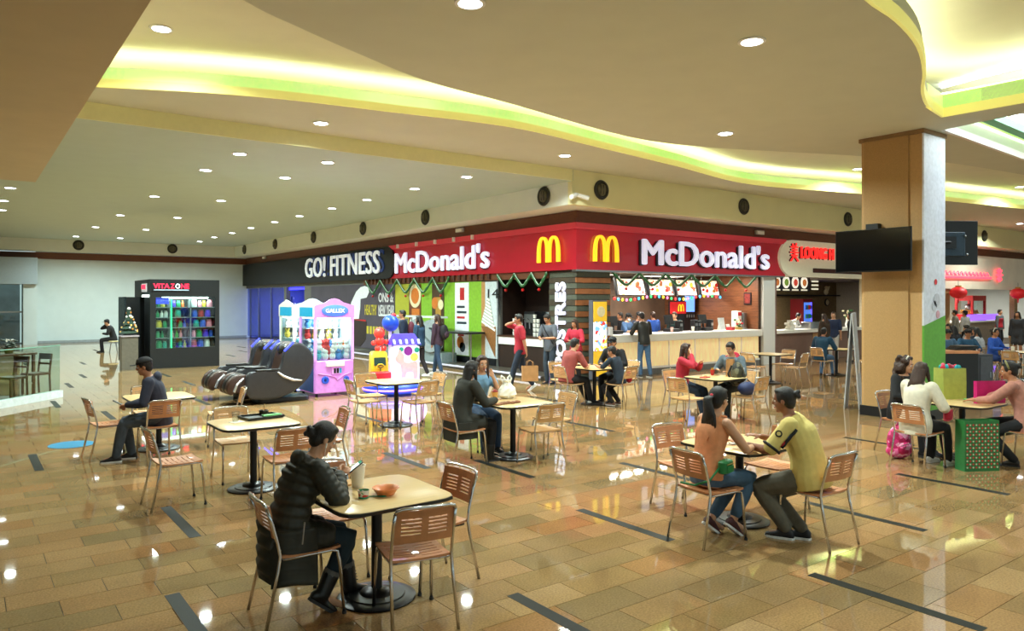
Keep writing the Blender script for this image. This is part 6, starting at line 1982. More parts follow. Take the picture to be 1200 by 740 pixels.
    b.ell(hl_((0, .058, -.092)), (.026, .022, .018), 10, 6, M3)
    b.ell(hl_((0, .070, .022)), (.048, .016, .012), 10, 6, M3)
    limb(b, [hl_((0, .082, .012)), hl_((0, .098, -.022))], [.008, .0135], 8, 2)
    for q in (-1, 1):
        b.ell(hl_((q*.074, -.008, -.012)), (.010, .018, .029), 8, 6, M3)
        b.ell(hl_((q*.035, .058, -.030)), (.024, .018, .02), 8, 6, M3)
    for i in range(2):
        limb(b, [sh[i], el[i], wr_[i]], [.052*s*w_**.5, .041*s*w_**.5, .027*s], 10, 4)
        # hand: palm, four unequal bent fingers, thumb from the side
        fd = (wr_[i] - el[i]).normalized()
        q = (1, -1)[i]
        inn = V((q*1.0, 0, 0)); inn = (inn - fd*inn.dot(fd)).normalized()
        nrm = fd.cross(inn)*(1 if i == 0 else -1)
        if nrm.z > 0: nrm = -nrm
        if abs(nrm.z) < .2 and abs(fd.z) < .8: nrm = V((0, 0, -1))
        side_v = fd.cross(nrm).normalized()
        if side_v.dot(inn) < 0: side_v = -side_v
        pc = wr_[i] + fd*.045*s
        K = [(wr_[i], side_v, nrm, .024*s, .017*s), (pc, side_v, nrm, .036*s, .015*s), (wr_[i] + fd*.088*s, side_v, nrm, .037*s, .012*s)]
        loft(b, K, 10, 3)
        fr0 = max(.0078, vox*.75) if vox < .012 else .0085
        sp = .019*s if vox < .012 else .017
        for k in range(4):
            ln = (.062, .074, .070, .056)[k]*s
            base = wr_[i] + fd*.083*s + side_v*((1.5 - k)*sp)
            cv = .9 if grip else .35
            m1 = base + (fd*(1 - .25*cv) + nrm*(.5*cv)).normalized()*ln*.5
            m2 = m1 + (fd*(1 - .7*cv) + nrm*(1.0*cv)).normalized()*ln*.5
            limb(b, [base, m1, m2], [fr0*1.05, fr0, fr0*.85], 6, 2)
        tb_ = wr_[i] + fd*.03*s + side_v*.026*s
        t1 = tb_ + (fd*.7 + side_v*.6 + nrm*.3).normalized()*.034*s
        limb(b, [tb_, t1, t1 + (fd*.9 + side_v*.1 + nrm*.4).normalized()*.028*s], [fr0*1.4, fr0*1.15, fr0*.95], 6, 2)
        # legs and feet
        limb(b, [hj[i], kn[i], kn[i].lerp(an[i], .35), an[i]], [.080*s*w_, .055*s*w_, .054*s*w_, .036*s], 10, 4)
    fdir = []
    for i in range(2):
        v = kn[i] - hj[i]; v.z = 0
        v = v.normalized() if v.length > .12 else V((0, 1, 0))
        fdir.append((v*.7 + V((0, .3, 0))).normalized())
        dn = -.5 if lift[i] > .03 else 0
        limb(b, [an[i] - V((0, 0, .03)), an[i] + fdir[i]*.13*s + V((0, 0, -.055 + dn*.1))], [.034*s, .026*s], 8, 3)
    me = b.build('person', SKIN[skin], None, 2, loc=(x, y, z0), rz=R_(face - 90))
    tag(me, label, 'person')
    remesh(me, vox, 2)
    gv = vox*1.0
    # --- trousers
    if pants:
        g = MB()
        K = torso(.013, -.09)[:2] + [(hip + d1*(.09*s), X, yax(X, d1), (.150*wf + .014)*s, (.112*wf + .014)*s)]
        loft(g, K)
        for i in range(2):
            e = kn[i].lerp(an[i], plen) if plen <= 1 else an[i]
            P = [hj[i], hj[i].lerp(kn[i], .5), kn[i]] + ([kn[i].lerp(an[i], .4), e] if plen > .3 else [])
            Rr = [.094*s*w_, .084*s*w_, .069*s*w_] + ([.066*s*w_, .054*s] if plen > .3 else [])
            if plen <= 0:
                P = [hj[i], hj[i].lerp(kn[i], .6)]; Rr = [.096*s*w_, .088*s*w_]
            limb(g, P, Rr, 12, 4)
        o = g.build('trousers', pants, me, 2); remesh(o, gv, 3)
    # --- top
    if top:
        g = MB()
        gg = .034 if puff else (.026 if coat else (.024 if w_ > 1.1 else .016))
        K = torso(gg, -hem, True, .008)
        K[-1] = (nb - d3*(.006*s), Xt, K[-1][2], (.062 + gg*.5)*s, (.062 + gg*.5)*s)
        if sleeve < .02:
            K[-1] = (nb - d3*(.03*s), Xt, K[-1][2], .07*s, .06*s)
        loft(g, K, 18, 14 if puff else 4, .022 if puff else 0, 15 if puff else 0)
        if sleeve >= .02:
            for i in range(2):
                full = [sh[i], el[i], wr_[i]]
                if sleeve <= .5:
                    e = sh[i].lerp(el[i], sleeve*2); P = [sh[i], e]; Rr = [.068*s*w_**.5, .062*s*w_**.5]
                else:
                    e = el[i].lerp(wr_[i], (sleeve - .5)*2); P = [sh[i], el[i], e]; Rr = [(.066 + gg*.4)*s*w_**.5, (.052 + gg*.5)*s*w_**.5, (.036 + gg*.5)*s]
                limb(g, P, Rr, 12, 4, .010 if puff else 0, .045)
        if coat and sit:
            for i in range(2):
                limb(g, [hj[i], hj[i].lerp(kn[i], coat)], [.120*s*w_, .108*s*w_], 12, 4, .010 if puff else 0, .05)
        elif coat:
            for i in range(2):
                limb(g, [hj[i], hj[i].lerp(kn[i], coat)], [.112*s*w_, .118*s*w_], 12, 4)
        o = g.build('jacket' if (puff or coat) else 'shirt', top, me, 2); remesh(o, gv if not puff else min(gv, .009), 3 if not puff else 1)
    if apron:
        g = MB()
        K = torso(.026, -.02)[0:5]
        loft(g, [K[1], K[2], K[3], (K[4][0] - d3*.05, K[4][1], K[4][2], K[4][3]*.9, K[4][4])], 16, 4)
        o = g.build('vest', apron, me, 2); remesh(o, gv, 2)
    if hood:
        g = MB()
        c0 = nb - V((0, .055*s, 0)) - d3*.02
        g.tube([c0 + Xt*(.10*s*math.cos(a_)) + V((0, .085*s*math.sin(a_) + .03, -.02 + .05*math.sin(a_))) for a_ in [R_(150 + 24*k) for k in range(11)]], [.030 + .02*math.sin(math.pi*k/10) for k in range(11)], 10)
        g.ell(c0 + V((0, -.05, .01)), (.10*s, .055*s, .075*s), 12, 8)
        o = g.build('hood', hood, me, 2); remesh(o, gv, 2)
    # --- shoes
    sm = shoes or BLK
    for i in range(2):
        dv = fdir[i]; rt = V((dv.y, -dv.x, 0))
        base = an[i].copy()
        tip = lift[i] > .03
        up = V((0, 0, 1))
        if tip:
            dv = (dv*.80 + V((0, 0, -.6))).normalized(); up = rt.cross(dv).normalized()
            if up.z < 0: up = -up
        hz_ = -.085
        def q_(f, u, w2): return base + dv*(f*s) + up*(u*s) + rt*(w2*s)
        K = [(q_(-.062, -.045, 0), rt, up, .026*s, .030*s), (q_(-.03, -.035, 0), rt, up, .038*s, .048*s), (q_(.03, -.038, 0), rt, up, .040*s, .044*s),
             (q_(.10, -.055, 0), rt, up, .044*s, .028*s), (q_(.155, -.062, 0), rt, up, .038*s, .020*s), (q_(.182, -.066, 0), rt, up, .022*s, .014*s)]
        g = MB(); loft(g, K, 12, 3)
        if isinstance(sm, tuple) and sm[1] == 'boot':
            limb(g, [an[i] - V((0, 0, .02)), an[i].lerp(kn[i], .32)], [.054*s, .064*s], 12, 4)
        mm = sm[0] if isinstance(sm, tuple) else sm
        o = g.build('shoe', mm, me, 2)
        remesh(o, max(.008, min(gv, .012)), 1)
        g = MB()
        sole = [(-.068, 0), (-.05, .034), (.02, .038), (.10, .046), (.16, .038), (.188, 0), (.16, -.038), (.10, -.046), (.02, -.038), (-.05, -.034)]
        g.rings([[q_(f, u, w2) for f, w2 in sole] for u in (-.086, -.066)])
        g.build('sole', sm[2] if isinstance(sm, tuple) and len(sm) > 2 else RUB, o)
    # --- hair
    st_, hk = hair
    hm = HAIRM[hk]
    g = MB()
    if st_ != 'bald':
        g.ell(hl_((0, -.020, .034)), (.082, .092, .092), 16, 12, M3)
        g.ell(hl_((0, -.050, -.015)), (.072, .052, .070), 14, 10, M3)
        if st_ == 'short':
            g.ell(hl_((0, .045, .088)), (.055, .035, .030), 12, 8, M3)
        if st_ in ('long', 'half'):
            Ln = .30 if st_ == 'long' else .17
            a0 = hl_((0, -.055, .02)); 
            a1 = a0 + V((0, -.035, -.5*Ln)) - d3*.05; a2 = a1 + V((0, -.01, 0)) - d3*(Ln*.6)
            Xh = (M3 @ V((1, 0, 0))).normalized(); Yh = (M3 @ V((0, 1, 0))).normalized()
            loft(g, [(a0, Xh, Yh, .082, .055), (a1, Xh, Yh, .092, .045), (a2, Xh, Yh, .040, .020)], 14, 5)
            for q in (-1, 1):
                b0 = hl_((q*.066, .012, .05)); b1 = hl_((q*.082, .004, -.05)); b2 = b1 + V((q*.012, .01, -.55*Ln))
                limb(g, [b0, b1, b2], [.022, .026, .014], 8, 4)
            for k in range(9):
                b0 = a1.lerp(a2, .35) + Xh*(-.08 + .02*k)
                limb(g, [b0, b0.lerp(a2 + Xh*(-.08 + .02*k)*1.1, .7), a2 + Xh*(-.075 + .019*k) - d3*(.03 + .025*(k % 3))], [.024, .020, .007], 7, 3)
            g.ell(hl_((.0, .04, .090)), (.06, .04, .026), 12, 8, M3)
        if st_ == 'pony':
            a0 = hl_((0, -.105, .035)); a1 = a0 + V((.0, -.05, -.03)); a2 = a1 + V((.03, -.01, -.13)); a3 = a2 + V((-.05, .0, -.10))
            Xh = (M3 @ V((1, 0, 0))).normalized(); Yh = (M3 @ V((0, 1, 0))).normalized()
            loft(g, [(a0, Xh, Yh, .030, .028), (a1, Xh, Yh, .044, .034), (a2, Xh, Yh, .060, .034), (a3, Xh, Yh, .036, .016)], 12, 5)
            for k in range(6):
                b0 = a2 + Xh*(-.05 + .02*k); limb(g, [b0, b0 + V((-.02 + .008*k, -.005, -.07)), b0 + V((-.05 + .012*k, .01, -.13 - .02*(k % 3)))], [.020, .014, .006], 7, 3)
            g.ell(hl_((0, .03, .086)), (.06, .04, .028), 12, 8, M3)
        if st_ == 'bun':
            for k in range(7):
                a_ = k*.9
                g.ell(hl_((.020*math.cos(a_), -.108 - .012*(k % 3), bunz + .022*math.sin(a_))), .022, 8, 6, M3)
            g.ell(hl_((0, .03, .086)), (.062, .042, .028), 12, 8, M3)
        if st_ == 'curly':
            g.ell(hl_((0, -.045, -.035)), (.100, .080, .125), 14, 10, M3)
            rr = random.Random(3)
            for k in range(90):
                a_ = rr.random()*6.28; z_ = rr.uniform(-.19, .11)
                r_ = (.098 if z_ > -.08 else .108) - .30*max(0, z_ - .03)
                yy = r_*math.sin(a_) - .03
                if yy > .035 and z_ < .075: continue
                g.ell(hl_((r_*math.cos(a_)*.98, yy, z_)), .032, 8, 6, M3)
        o = g.build('hair', hm, me, 2); remesh(o, min(max(vox*.9, .007), .014), 1)
        if st_ in ('pony', 'bun'):
            c = hl_((0, -.100, .036))
            MB().ell(c, .022, 10, 6).build('hair_tie', M('hair_tie_red', '#d83a4a', .6) if st_ == 'pony' else BLK, me, True)
    if st_ == 'cap' or hair[0] == 'cap':
        pass
    if headband:
        mb2 = MB().tube([hl_((.086*math.cos(a_), .0 + .02*math.sin(a_), .04 + .088*math.sin(a_))) for a_ in [R_(-10 + 20*k) for k in range(11)]], .011, 8)
        mb2.build('headband', headband, me, 2)
    # --- face
    if vox <= .0165:
        for q in (-1, 1):
            e = MB().ell(hl_((q*.030, .071, .000)), (.0135, .010, .0085), 10, 6, M3).build('eye', EYEW, me, True)
            MB().ell(hl_((q*.030, .0785, .000)), (.0062, .0045, .0068), 8, 6, M3).build('iris', EYED, e, True)
            MB().tube([hl_((q*.014, .086, .022)), hl_((q*.030, .085, .028)), hl_((q*.048, .074, .022))], [.003, .004, .0025], 6).build('eyebrow', hm, me)
        MB().ell(hl_((0, .0835, -.060)), (.023, .008, .0085), 12, 6, M3).build('lips', LIP, me, True)
    if mask:
        MB().ell(hl_((0, .045, -.055)), (.062, .058, .050), 14, 10, M3).build('face_mask', M('mask_white', '#d8e0e4', .8), me, True)
    return dict(o=me, hl_=hl_, M3=M3, hip=hip, kn=kn, an=an, wr=wr_, el=el, nb=nb, hj=hj, d3=d3, Xt=Xt, sh=sh, hc=hc, chest=chest, waist=waist)
def cap(p, mat, back=False):
    """baseball cap with a peak"""
    g = MB()
    rs = []
    for k in range(7):
        t_ = math.pi/2*k/7
        rs.append([p['hl_']((.090*math.cos(t_)*math.cos(a_), -.014 + .104*math.cos(t_)*math.sin(a_), .048 + .080*math.sin(t_))) for a_ in [2*math.pi*j/18 for j in range(18)]])
    g.rings(rs)
    o = g.build('cap', mat, p['o'], 2)
    q = MB()
    pk = [(-.070, .06), (-.062, .125), (-.03, .165), (0, .172), (.03, .165), (.062, .125), (.070, .06)]
    sgn = -1 if back else 1
    q.rings([[p['hl_']((a_, sgn*b_ - .01, .046 + dz - 1.6*a_*a_)) for a_, b_ in pk] for dz in (0, .007)])
    q.build('peak', mat, o)
def local(p, pt):
    """world position of a point given in a figure's own frame"""
    o = p['o']
    return Matrix.Translation(o.location) @ Matrix.Rotation(o.rotation_euler.z, 4, 'Z') @ V(pt)
# ---------------------------------------------------------------- the cast
TEXN = M('shoe_white', '#dcdcd8', .5)
SNK = (M('sneaker_black', '#18181c', .6), 'shoe', TEXN)
WSNK = (TEXN, 'shoe', TEXN)
BOOT = (M('boot_leather', '#1a1816', .35, bump=.05), 'boot', RUB)
# --- woman in the quilted coat at the bowl table (faces +X)
QC = M('quilted_nylon_black', '#2b2a1f', .6, var=.15, scale=20)
p = person('woman in a black quilted coat looking at her phone at the orange bowl table', 1.76, 4.90, -4, 1.58, True, lean=24, head=(0, 30), hl=(-.10, .37, .87), hr=(.05, .34, .88), bunz=.0,
           fl=(-.06, .46), fr_=(.12, .20), top=QC, hem=.20, pants=cloth('teal_jeans', '#1d2f38'), plen=.62, shoes=BOOT, hair=('bun', 'k'), skin='b', vox=.0085, fem=True, puff=True,
           coat=.55, hood=QC, poleL=(-.8, -.2, -.6), poleR=(.8, -.2, -.6), lift=(0, .05), grip=True)
o = p['o']
g = MB()
rs = []
for k in range(22):
    z = .60 - k*.0165
    w2 = .006*(abs(math.sin(k*math.pi/2.6)))
    rs.append([(.150 + .045*(k/21) + w2, -.16, z), (.19 + .02*(k/21) + w2, -.02, z), (.200 + .02*(k/21) + w2, .14, z - .004*k*.3), (.175 + .02*(k/21), .145, z - .004*k*.3), (.165 + .01*(k/21), -.02, z), (.125 + .04*(k/21), -.15, z)])
g.rings(rs); q = g.build('coat_tail', QC, o, 2)
g = MB()
rs = []
for k in range(22):
    z = .62 - k*.0165
    y_ = -.155 - .012*math.sin(k*math.pi/2.6)
    rs.append([(-.17, y_ + .03, z), (-.17, y_, z), (0, y_ - .03, z), (.17, y_, z), (.17, y_ + .03, z), (0, y_ + .01, z)])
g.rings(rs); q = g.build('coat_tail', QC, o, 2)
MB().tube([(.235, .03, .52), (.235, .045, .66)], .006, 6).build('pocket_zip', STEEL, o)
for i in (0, 1):
    a_, b_ = V(p['an'][i]), V(p['kn'][i])
    MB().tube([a_.lerp(b_, .30), a_.lerp(b_, .40)], [.058, .060], 12).build('sock_cuff', M('boot_cuff_grey', '#6a6864', .8), o, True)
    for k in range(5):
        c_ = a_.lerp(b_, .04 + .055*k) + V((0, .052, 0))
        MB().tube([c_ + V((-.022, 0, 0)), c_ + V((.022, 0, .008))], .0035, 5).build('boot_lace', M('lace_grey', '#4a4844', .7), o)
# earbud with cable, phone
MB().tube([p['hl_']((.085, .004, -.02)), p['hl_']((.086, .012, -.05))], .006, 6).build('earbud', WHITE, o)
MB().tube([p['hl_']((.086, .012, -.05)), p['hl_']((.07, .06, -.16)), (.05, .33, .93)], .0022, 5).build('earphone_cable', WHITE, o)
c = (V(p['wr'][0]) + V(p['wr'][1]))/2 + V((.0, .12, .035))
cw = local(p, c)
t = thing('smartphone', 'lit smartphone held by the woman in the quilted coat', 'phone', cw, o.rotation_euler.z)
t.rotation_euler = (R_(36), R_(0), o.rotation_euler.z + R_(-12))
MB().rbox((0, 0, 0), (.074, .15, .009), .012).build('case', BLACK, t)
MB().box((0, 0, .0052), (.066, .138, .001)).build('screen', M('phone_screen', '#e8f4f4', .2, emit=1.1, ecol='#e4f6f4'), t)
MB().box((0, .058, .0060), (.066, .022, .001)).build('green_bar', M('phone_bar', '#1f9a7a', .2, emit=.5), t)

# --- woman in orange (back to us) and woman in the yellow jersey
ORT = cloth('peach_top', '#dc9263', scale=30, var=.06)
DEN = cloth('denim_blue', '#3f5a72')
p = person('woman in a sleeveless peach top with a low ponytail, back turned', 5.32, 4.26, -8, 1.64, True, lean=13, twist=-4, head=(10, 6), hl=(-.20, .42, .79), hr=(.16, .42, .79),
           fl=(-.05, .10), fr_=(.10, .22), top=ORT, sleeve=0.0, hem=.03, pants=DEN, plen=.85, shoes=(M('maroon_shoe', '#4a1f20', .6), 'shoe', TEXN), hair=('pony', 'k'), skin='b', vox=.0085, fem=True, w_=1.02, lift=(.05, .06))
for q in (-1, 1):
    MB().tube([V(p['sh'][0 if q < 0 else 1]) + V((-q*.075, .07, .045)), V(p['sh'][0 if q < 0 else 1]) + V((-q*.075, .0, .062)), V(p['sh'][0 if q < 0 else 1]) + V((-q*.055, -.09, -.02)), V(p['chest']) + V((q*.07, -.125, -.05))], .010, 6).build('strap', ORT, p['o'], 2)
o = p['o']
cw = local(p, (.205, .02, .66))
t = thing('belt_bag', 'small green belt bag at the hip of the woman in peach', 'bag', cw, o.rotation_euler.z + R_(20))
MB().rbox((0, 0, 0), (.085, .17, .11), .035).build('pouch', cloth('bag_green', '#14733a', rough=.5), t, True)
MB().rbox((.04, 0, -.015), (.03, .12, .06), .014).build('front_pocket', cloth('bag_green', '#14733a'), t, True)
MB().tube([(.05, -.07, .03), (.052, .07, .03)], .004, 6).build('zip', M('zip_gold', '#c0a860', .3, .8), t)
MB().tube([(-.02, .06, .03), (-.12, .16, .0), (-.20, .19, -.04), (-.30, .16, -.08)], .010, 6).build('strap', cloth('bag_green', '#14733a'), t, 2)
MB().tube([(-.02, -.07, .0), (-.06, -.18, -.10), (-.16, -.26, -.14), (-.30, -.24, -.14)], .010, 6).build('strap', cloth('bag_green', '#14733a'), t, 2)
YJ = cloth('yellow_jersey', '#d6c272', var=.06)
p = person('woman in a yellow sports jersey and grey trousers with a hair bun', 5.98, 3.66, 108, 1.70, True, lean=22, twist=8, head=(-2, 6), hl=(-.16, .50, .80), hr=(.16, .48, .83),
           fl=(-.10, .18), fr_=(-.02, .06), top=YJ, sleeve=.44, hem=.09, pants=GRYP, plen=.96, shoes=SNK, hair=('bun', 'k'), skin='c', vox=.0085, fem=True, w_=1.20)
o = p['o']
for i in (0, 1):
    a_, b_ = V(p['sh'][i]), V(p['el'][i])
    c = a_.lerp(b_, .86)
    dn = (b_ - a_).normalized(); u = dn.orthogonal().normalized(); v_ = dn.cross(u)
    MB().tube([c + (u*math.cos(k*.5236) + v_*math.sin(k*.5236))*.077 for k in range(12)], .012, 6, closed=True).build('sleeve_band', BLK, o, 2)
    out_ = V(((-1, 1)[i], 0, 0)); out_ = (out_ - dn*out_.dot(dn)).normalized(); bk = dn.cross(out_)
    if bk.y > 0: bk = -bk
    c2_ = a_.lerp(b_, .42)
    MB().lathe([(.030, 0), (.030, .006)], n=16).xf(Matrix.Translation(c2_ + out_*.072 - bk*.015) @ out_.to_track_quat('Z', 'Y').to_matrix().to_4x4()).build('sleeve_badge', BLK, o)
    MB().lathe([(.018, 0), (.018, .008)], n=12).xf(Matrix.Translation(c2_ + out_*.072 - bk*.015) @ out_.to_track_quat('Z', 'Y').to_matrix().to_4x4()).build('badge_core', YJ, o)
    for j, (cn, cc) in enumerate((('black', '#17171a'), ('stripe_blue', '#2a62b0'), ('stripe_red', '#b02430'))):
        f0, f1 = (.0, .7) if j == 0 else ((.15, .42) if j == 1 else (.42, .68))
        pts = [a_.lerp(b_, f0 + (f1 - f0)*k/6) + bk*(.070 - .01*j*.3 + .003*(k % 2)) + out_*(.035 + .012*math.sin(math.pi*k/6)) for k in range(7)]
        MB().tube(pts, .014 if j == 0 else .011, 6).build('sleeve_stripe', cloth(cn, cc), o, 2)
MB().tube([(.10, .02, .115), (.13, .05, .06), (.05, .12, .04)], .006, 6) 
t = thing('smartphone', 'small silver phone held over the table by the woman in yellow', 'phone', local(p, (-.10, .62, .79)), R_(60))
MB().rbox((0, 0, 0), (.07, .14, .010), .012).build('case', STEEL, t)
for sgn in (1,):
    a_ = V(p['an'][1])
    MB().tube([a_ + V((.048, .02, -.045)), a_ + V((.052, .07, -.062)), a_ + V((.046, .12, -.045))], .006, 6).build('shoe_stripe', TEXN, o, 2)

# --- pillar table: cream jumper, curly hair in black, pink jumper
CRJ = cloth('cream_knit', '#ddd6c0', var=.06, bump=.15)
p = person('woman in a cream jumper with brown hair, back turned, by the lime gift bag', 9.62, 4.46, -10, 1.62, True, lean=10, head=(12, 4), hl=(-.12, .40, .80), hr=(.18, .34, .72),
           fl=(-.10, .44), fr_=(.12, .46), top=CRJ, hem=.15, pants=BLK, shoes=WSNK, hair=('half', 'b'), skin='b', vox=.011, fem=True, w_=1.12)
t = thing('hand_bag', 'small coral and red pouch under the arm of the woman in cream', 'bag', local(p, (.20, .34, .66)), R_(10))
MB().rbox((0, 0, 0), (.22, .07, .13), .03).build('body', cloth('coral', '#d8566a'), t, True)
MB().rbox((-.06, -.02, .02), (.16, .07, .12), .03).build('red_half', cloth('red_bag', '#b02038'), t, True)
MB().tube([(-.1, -.03, .07), (0, -.04, .085), (.1, -.03, .07)], .005, 6).build('zip', M('zip_gold', '#c0a860', .3, .8), t)
p = person('woman in black with curly dark hair and a pale headband', 10.50, 5.10, 262, 1.62, True, lean=10, head=(20, 6), hl=(-.16, .36, .80), hr=(.16, .36, .80), top=BLK, hem=.12, pants=BLK, hair=('curly', 'b'),
           skin='b', vox=.012, fem=True, headband=M('headband_pale', '#c9c2b4', .6))
PKJ = cloth('dusty_pink', '#b98070')
p = person('woman in a dusty pink jumper reaching over the table by the magenta bag', 10.78, 3.64, 100, 1.66, True, lean=18, head=(12, 8), hl=(-.10, .56, .80), hr=(.10, .58, .80), fl=(-.10, .12), fr_=(.16, .62), top=PKJ,
           sleeve=.86, hem=.12, pants=BLK, shoes=(M('boot_dark', '#2a2420', .5), 'shoe', RUB), hair=('bun', 'k'), skin='a', vox=.011, fem=True, headband=M('headband_olive', '#8a8450', .6), lift=(0, .06))

# --- hooded man (sits sideways, faces left)
NVY = cloth('navy_hoodie', '#2f3344')
p = person('man in a dark hooded jacket and black cap, sitting sideways with a phone', 2.14, 10.72, 165, 1.72, True, lean=18, head=(-4, 12), hl=(-.12, .38, .74), hr=(.06, .36, .72), fl=(-.08, .52), fr_=(.10, .36), top=NVY,
           hem=.12, pants=cloth('grey_jeans', '#454f5a'), shoes=(M('sneaker_black', '#18181c'), 'shoe', TEXN), hair=('short', 'k'), skin='a', vox=.011, hood=NVY, grip=True)
cap(p, BLK)
t = thing('smartphone', 'dark smartphone held by the hooded man', 'phone', local(p, (-.03, .50, .76)), R_(165 - 90))
t.rotation_euler = (R_(30), 0, R_(75))
MB().rbox((0, 0, 0), (.072, .15, .010), .012).build('case', BLACK, t)

# --- two long-haired women at the white bag table
BCT = cloth('black_wool', '#2a2a22')
p = person('woman in a long black coat with long black hair, back half turned', 5.16, 8.06, -4, 1.64, True, lean=16, head=(6, 10), hl=(-.16, .40, .80), hr=(.16, .42, .80), fl=(-.10, .48), fr_=(.10, .38), top=BCT, hem=.14, pants=BLK, plen=.9,
           shoes=BOOT, hair=('long', 'k'), skin='b', vox=.0115, fem=True, coat=.6)
g = MB().rings([[(sx*.19, -.13, z), (sx*.22, .02, z), (sx*.20, .14, z), (sx*.17, .12, z), (sx*.19, .02, z), (sx*.16, -.11, z)] for z in (.55, .45, .34) for sx in (1,)])
g.build('coat_tail', BCT, p['o'])
g = MB().rings([[(-.17, -.16, z), (.17, -.16, z), (.16, -.13, z), (-.16, -.13, z)] for z in (.6, .45, .30)])
g.build('coat_tail', BCT, p['o'])
LBL = cloth('pale_blue', '#7aa4c4')
p = person('woman in a pale blue top facing us, resting her cheek on a hand', 5.92, 8.80, 262, 1.64, True, lean=14, head=(-4, 6), hl=(-.10, .30, 1.02), hr=(.18, .36, .80), top=LBL, sleeve=.25, hem=.08, pants=JEAN, hair=('long', 'b'), skin='b', vox=.013, fem=True, poleL=(-.3, .5, -1))

# --- dusty red shirt man, boy, capped man
p = person('man in a dusty red t-shirt with short hair, back turned', 9.62, 11.15, 2, 1.74, True, lean=22, head=(-6, 12), hl=(-.18, .46, .80), hr=(.16, .46, .80), fl=(-.06, .62), fr_=(.12, .56), top=cloth('dusty_red', '#9c4a44'), sleeve=.40, hem=.08, pants=BLK,
           shoes=WSNK, hair=('short', 'k'), skin='b', vox=.014)
p = person('boy in a navy t-shirt sitting with his back turned', 10.45, 10.50, 104, 1.42, True, lean=20, head=(10, 14), hl=(-.18, .44, .80), hr=(.14, .44, .80), fl=(-.08, .12), fr_=(.12, .10), top=cloth('navy_tee', '#1f2c3a'), sleeve=.44, hem=.10, pants=BLK,
           shoes=(M('shoe_brown', '#6a4a3a', .6), 'shoe', TEXN), hair=('short', 'k'), skin='a', vox=.014, hz=.53)
t = thing('red_bag', 'red strap bag hanging at the hip of the boy in navy', 'bag', (10.62, 10.42, .58))
MB().ell((0, 0, 0), (.05, .09, .12), 10, 8).build('body', cloth('red_bag', '#b02038'), t, True)
p = person('man in black with a black cap beside the boy', 11.02, 11.15, 192, 1.70, True, lean=16, head=(4, 14), top=BLK, hem=.08, pants=BLK, hair=('short', 'k'), skin='a', vox=.016, apron=cloth('black_red', '#3a1418'))
cap(p, BLK)

# --- girl in red and youth in grey denim
p = person('girl in a red zip jacket with long dark hair, hand at her mouth', 10.60, 9.06, 278, 1.60, True, lean=8, head=(28, 4), hl=(-.10, .34, .96), hr=(.06, .24, 1.10), fl=(-.14, .45), fr_=(.10, .50), top=cloth('red_fleece', '#b02438'), hem=.06, pants=JEAND, shoes=(M('sneaker_black', '#18181c'), 'shoe', TEXN),
           hair=('long', 'b'), skin='b', vox=.0125, fem=True, poleR=(.6, .2, -1), twist=12)
p = person('youth in a grey denim jacket with a red hood looking down', 11.35, 8.46, 186, 1.68, True, lean=12, head=(6, 24), hl=(-.14, .36, .82), hr=(.16, .34, .84), top=cloth('grey_denim', '#59666e'), hem=.06, pants=cloth('dark_olive', '#22241e'), hair=('short', 'k'), skin='b', vox=.0125, hood=cloth('red_hood', '#a81c34'))

# --- walkers and queue
p = person('man in a red t-shirt walking with a paper bag, hand to his face', 10.35, 13.62, 150, 1.74, lean=2, head=(0, 6), hl=(-.29, -.14, .78), hr=(.06, .10, 1.60), fl=(-.10, .26), fr_=(.10, -.30), top=cloth('red_tee', '#a82434'), sleeve=.40, hem=.10, pants=JEAND,
           shoes=WSNK, hair=('short', 'k'), skin='a', vox=.0135, lift=(0, .07), poleR=(.5, 1, -.2), grip=True)
# the bag hangs from his other hand
p['o'].scale = (-1, 1, 1) if False else (1, 1, 1)
bw = local(p, (-.31, -.18, .28))
t = paper_bag('large brown paper carrier held by the man in the red t-shirt', bw.x, bw.y, .27, .36, .18, .34, KRB, R_(150 - 90 + 90), True)
p = person('man in a grey t-shirt standing with a phone by the slatted pier', 11.85, 14.35, 190, 1.72, lean=8, head=(0, 28), hl=(-.10, .30, 1.16), hr=(.08, .30, 1.16), top=cloth('grey_tee', '#565a62'), sleeve=.42, hem=.12, pants=cloth('slate_jeans', '#2c3844'), shoes=BLK, hair=('short', 'k'), skin='a', vox=.0145, grip=True)
MB().tube([V(p['sh'][1]) + V((-.06, .10, .06)), V(p['chest']) + V((0, .15, 0)), V(p['hip']) + V((-.17, .08, .06))], .012, 6).build('bag_strap', BLK, p['o'])
p = person('girl in a red jacket standing under the vertical white letters', 12.40, 14.0, 200, 1.58, lean=6, head=(0, 16), hl=(-.10, .28, 1.10), hr=(.08, .28, 1.10), top=cloth('coral_red', '#b8283e'), hem=.10, pants=BLK, hair=('long', 'b'), skin='a', vox=.016, fem=True)
p = person('customer in a black leather jacket and jeans ordering at the burger counter', 14.98, 14.12, 75, 1.74, lean=12, head=(8, 12), hl=(-.16, .36, 1.18), hr=(.16, .38, 1.18), fl=(-.12, -.02), fr_=(.10, -.16), top=cloth('leather_black', '#24231f', rough=.5), hem=.08, pants=cloth('light_jeans', '#4a6a8c'), shoes=(M('shoe_grey', '#3a3c40', .6), 'shoe', TEXN), hair=('short', 'k'), skin='a', vox=.0145)
p = person('woman in a denim jacket and black leggings walking past the side front', 10.05, 17.75, 118, 1.64, head=(0, 2), lean=2, fl=(-.08, .18), fr_=(.08, -.20), top=cloth('denim_jacket', '#1d3a56'), hem=.06, pants=cloth('leggings', '#1c1418'), hair=('half', 'k'), skin='a', vox=.0155, fem=True, lift=(0, .03), shoes=WSNK)
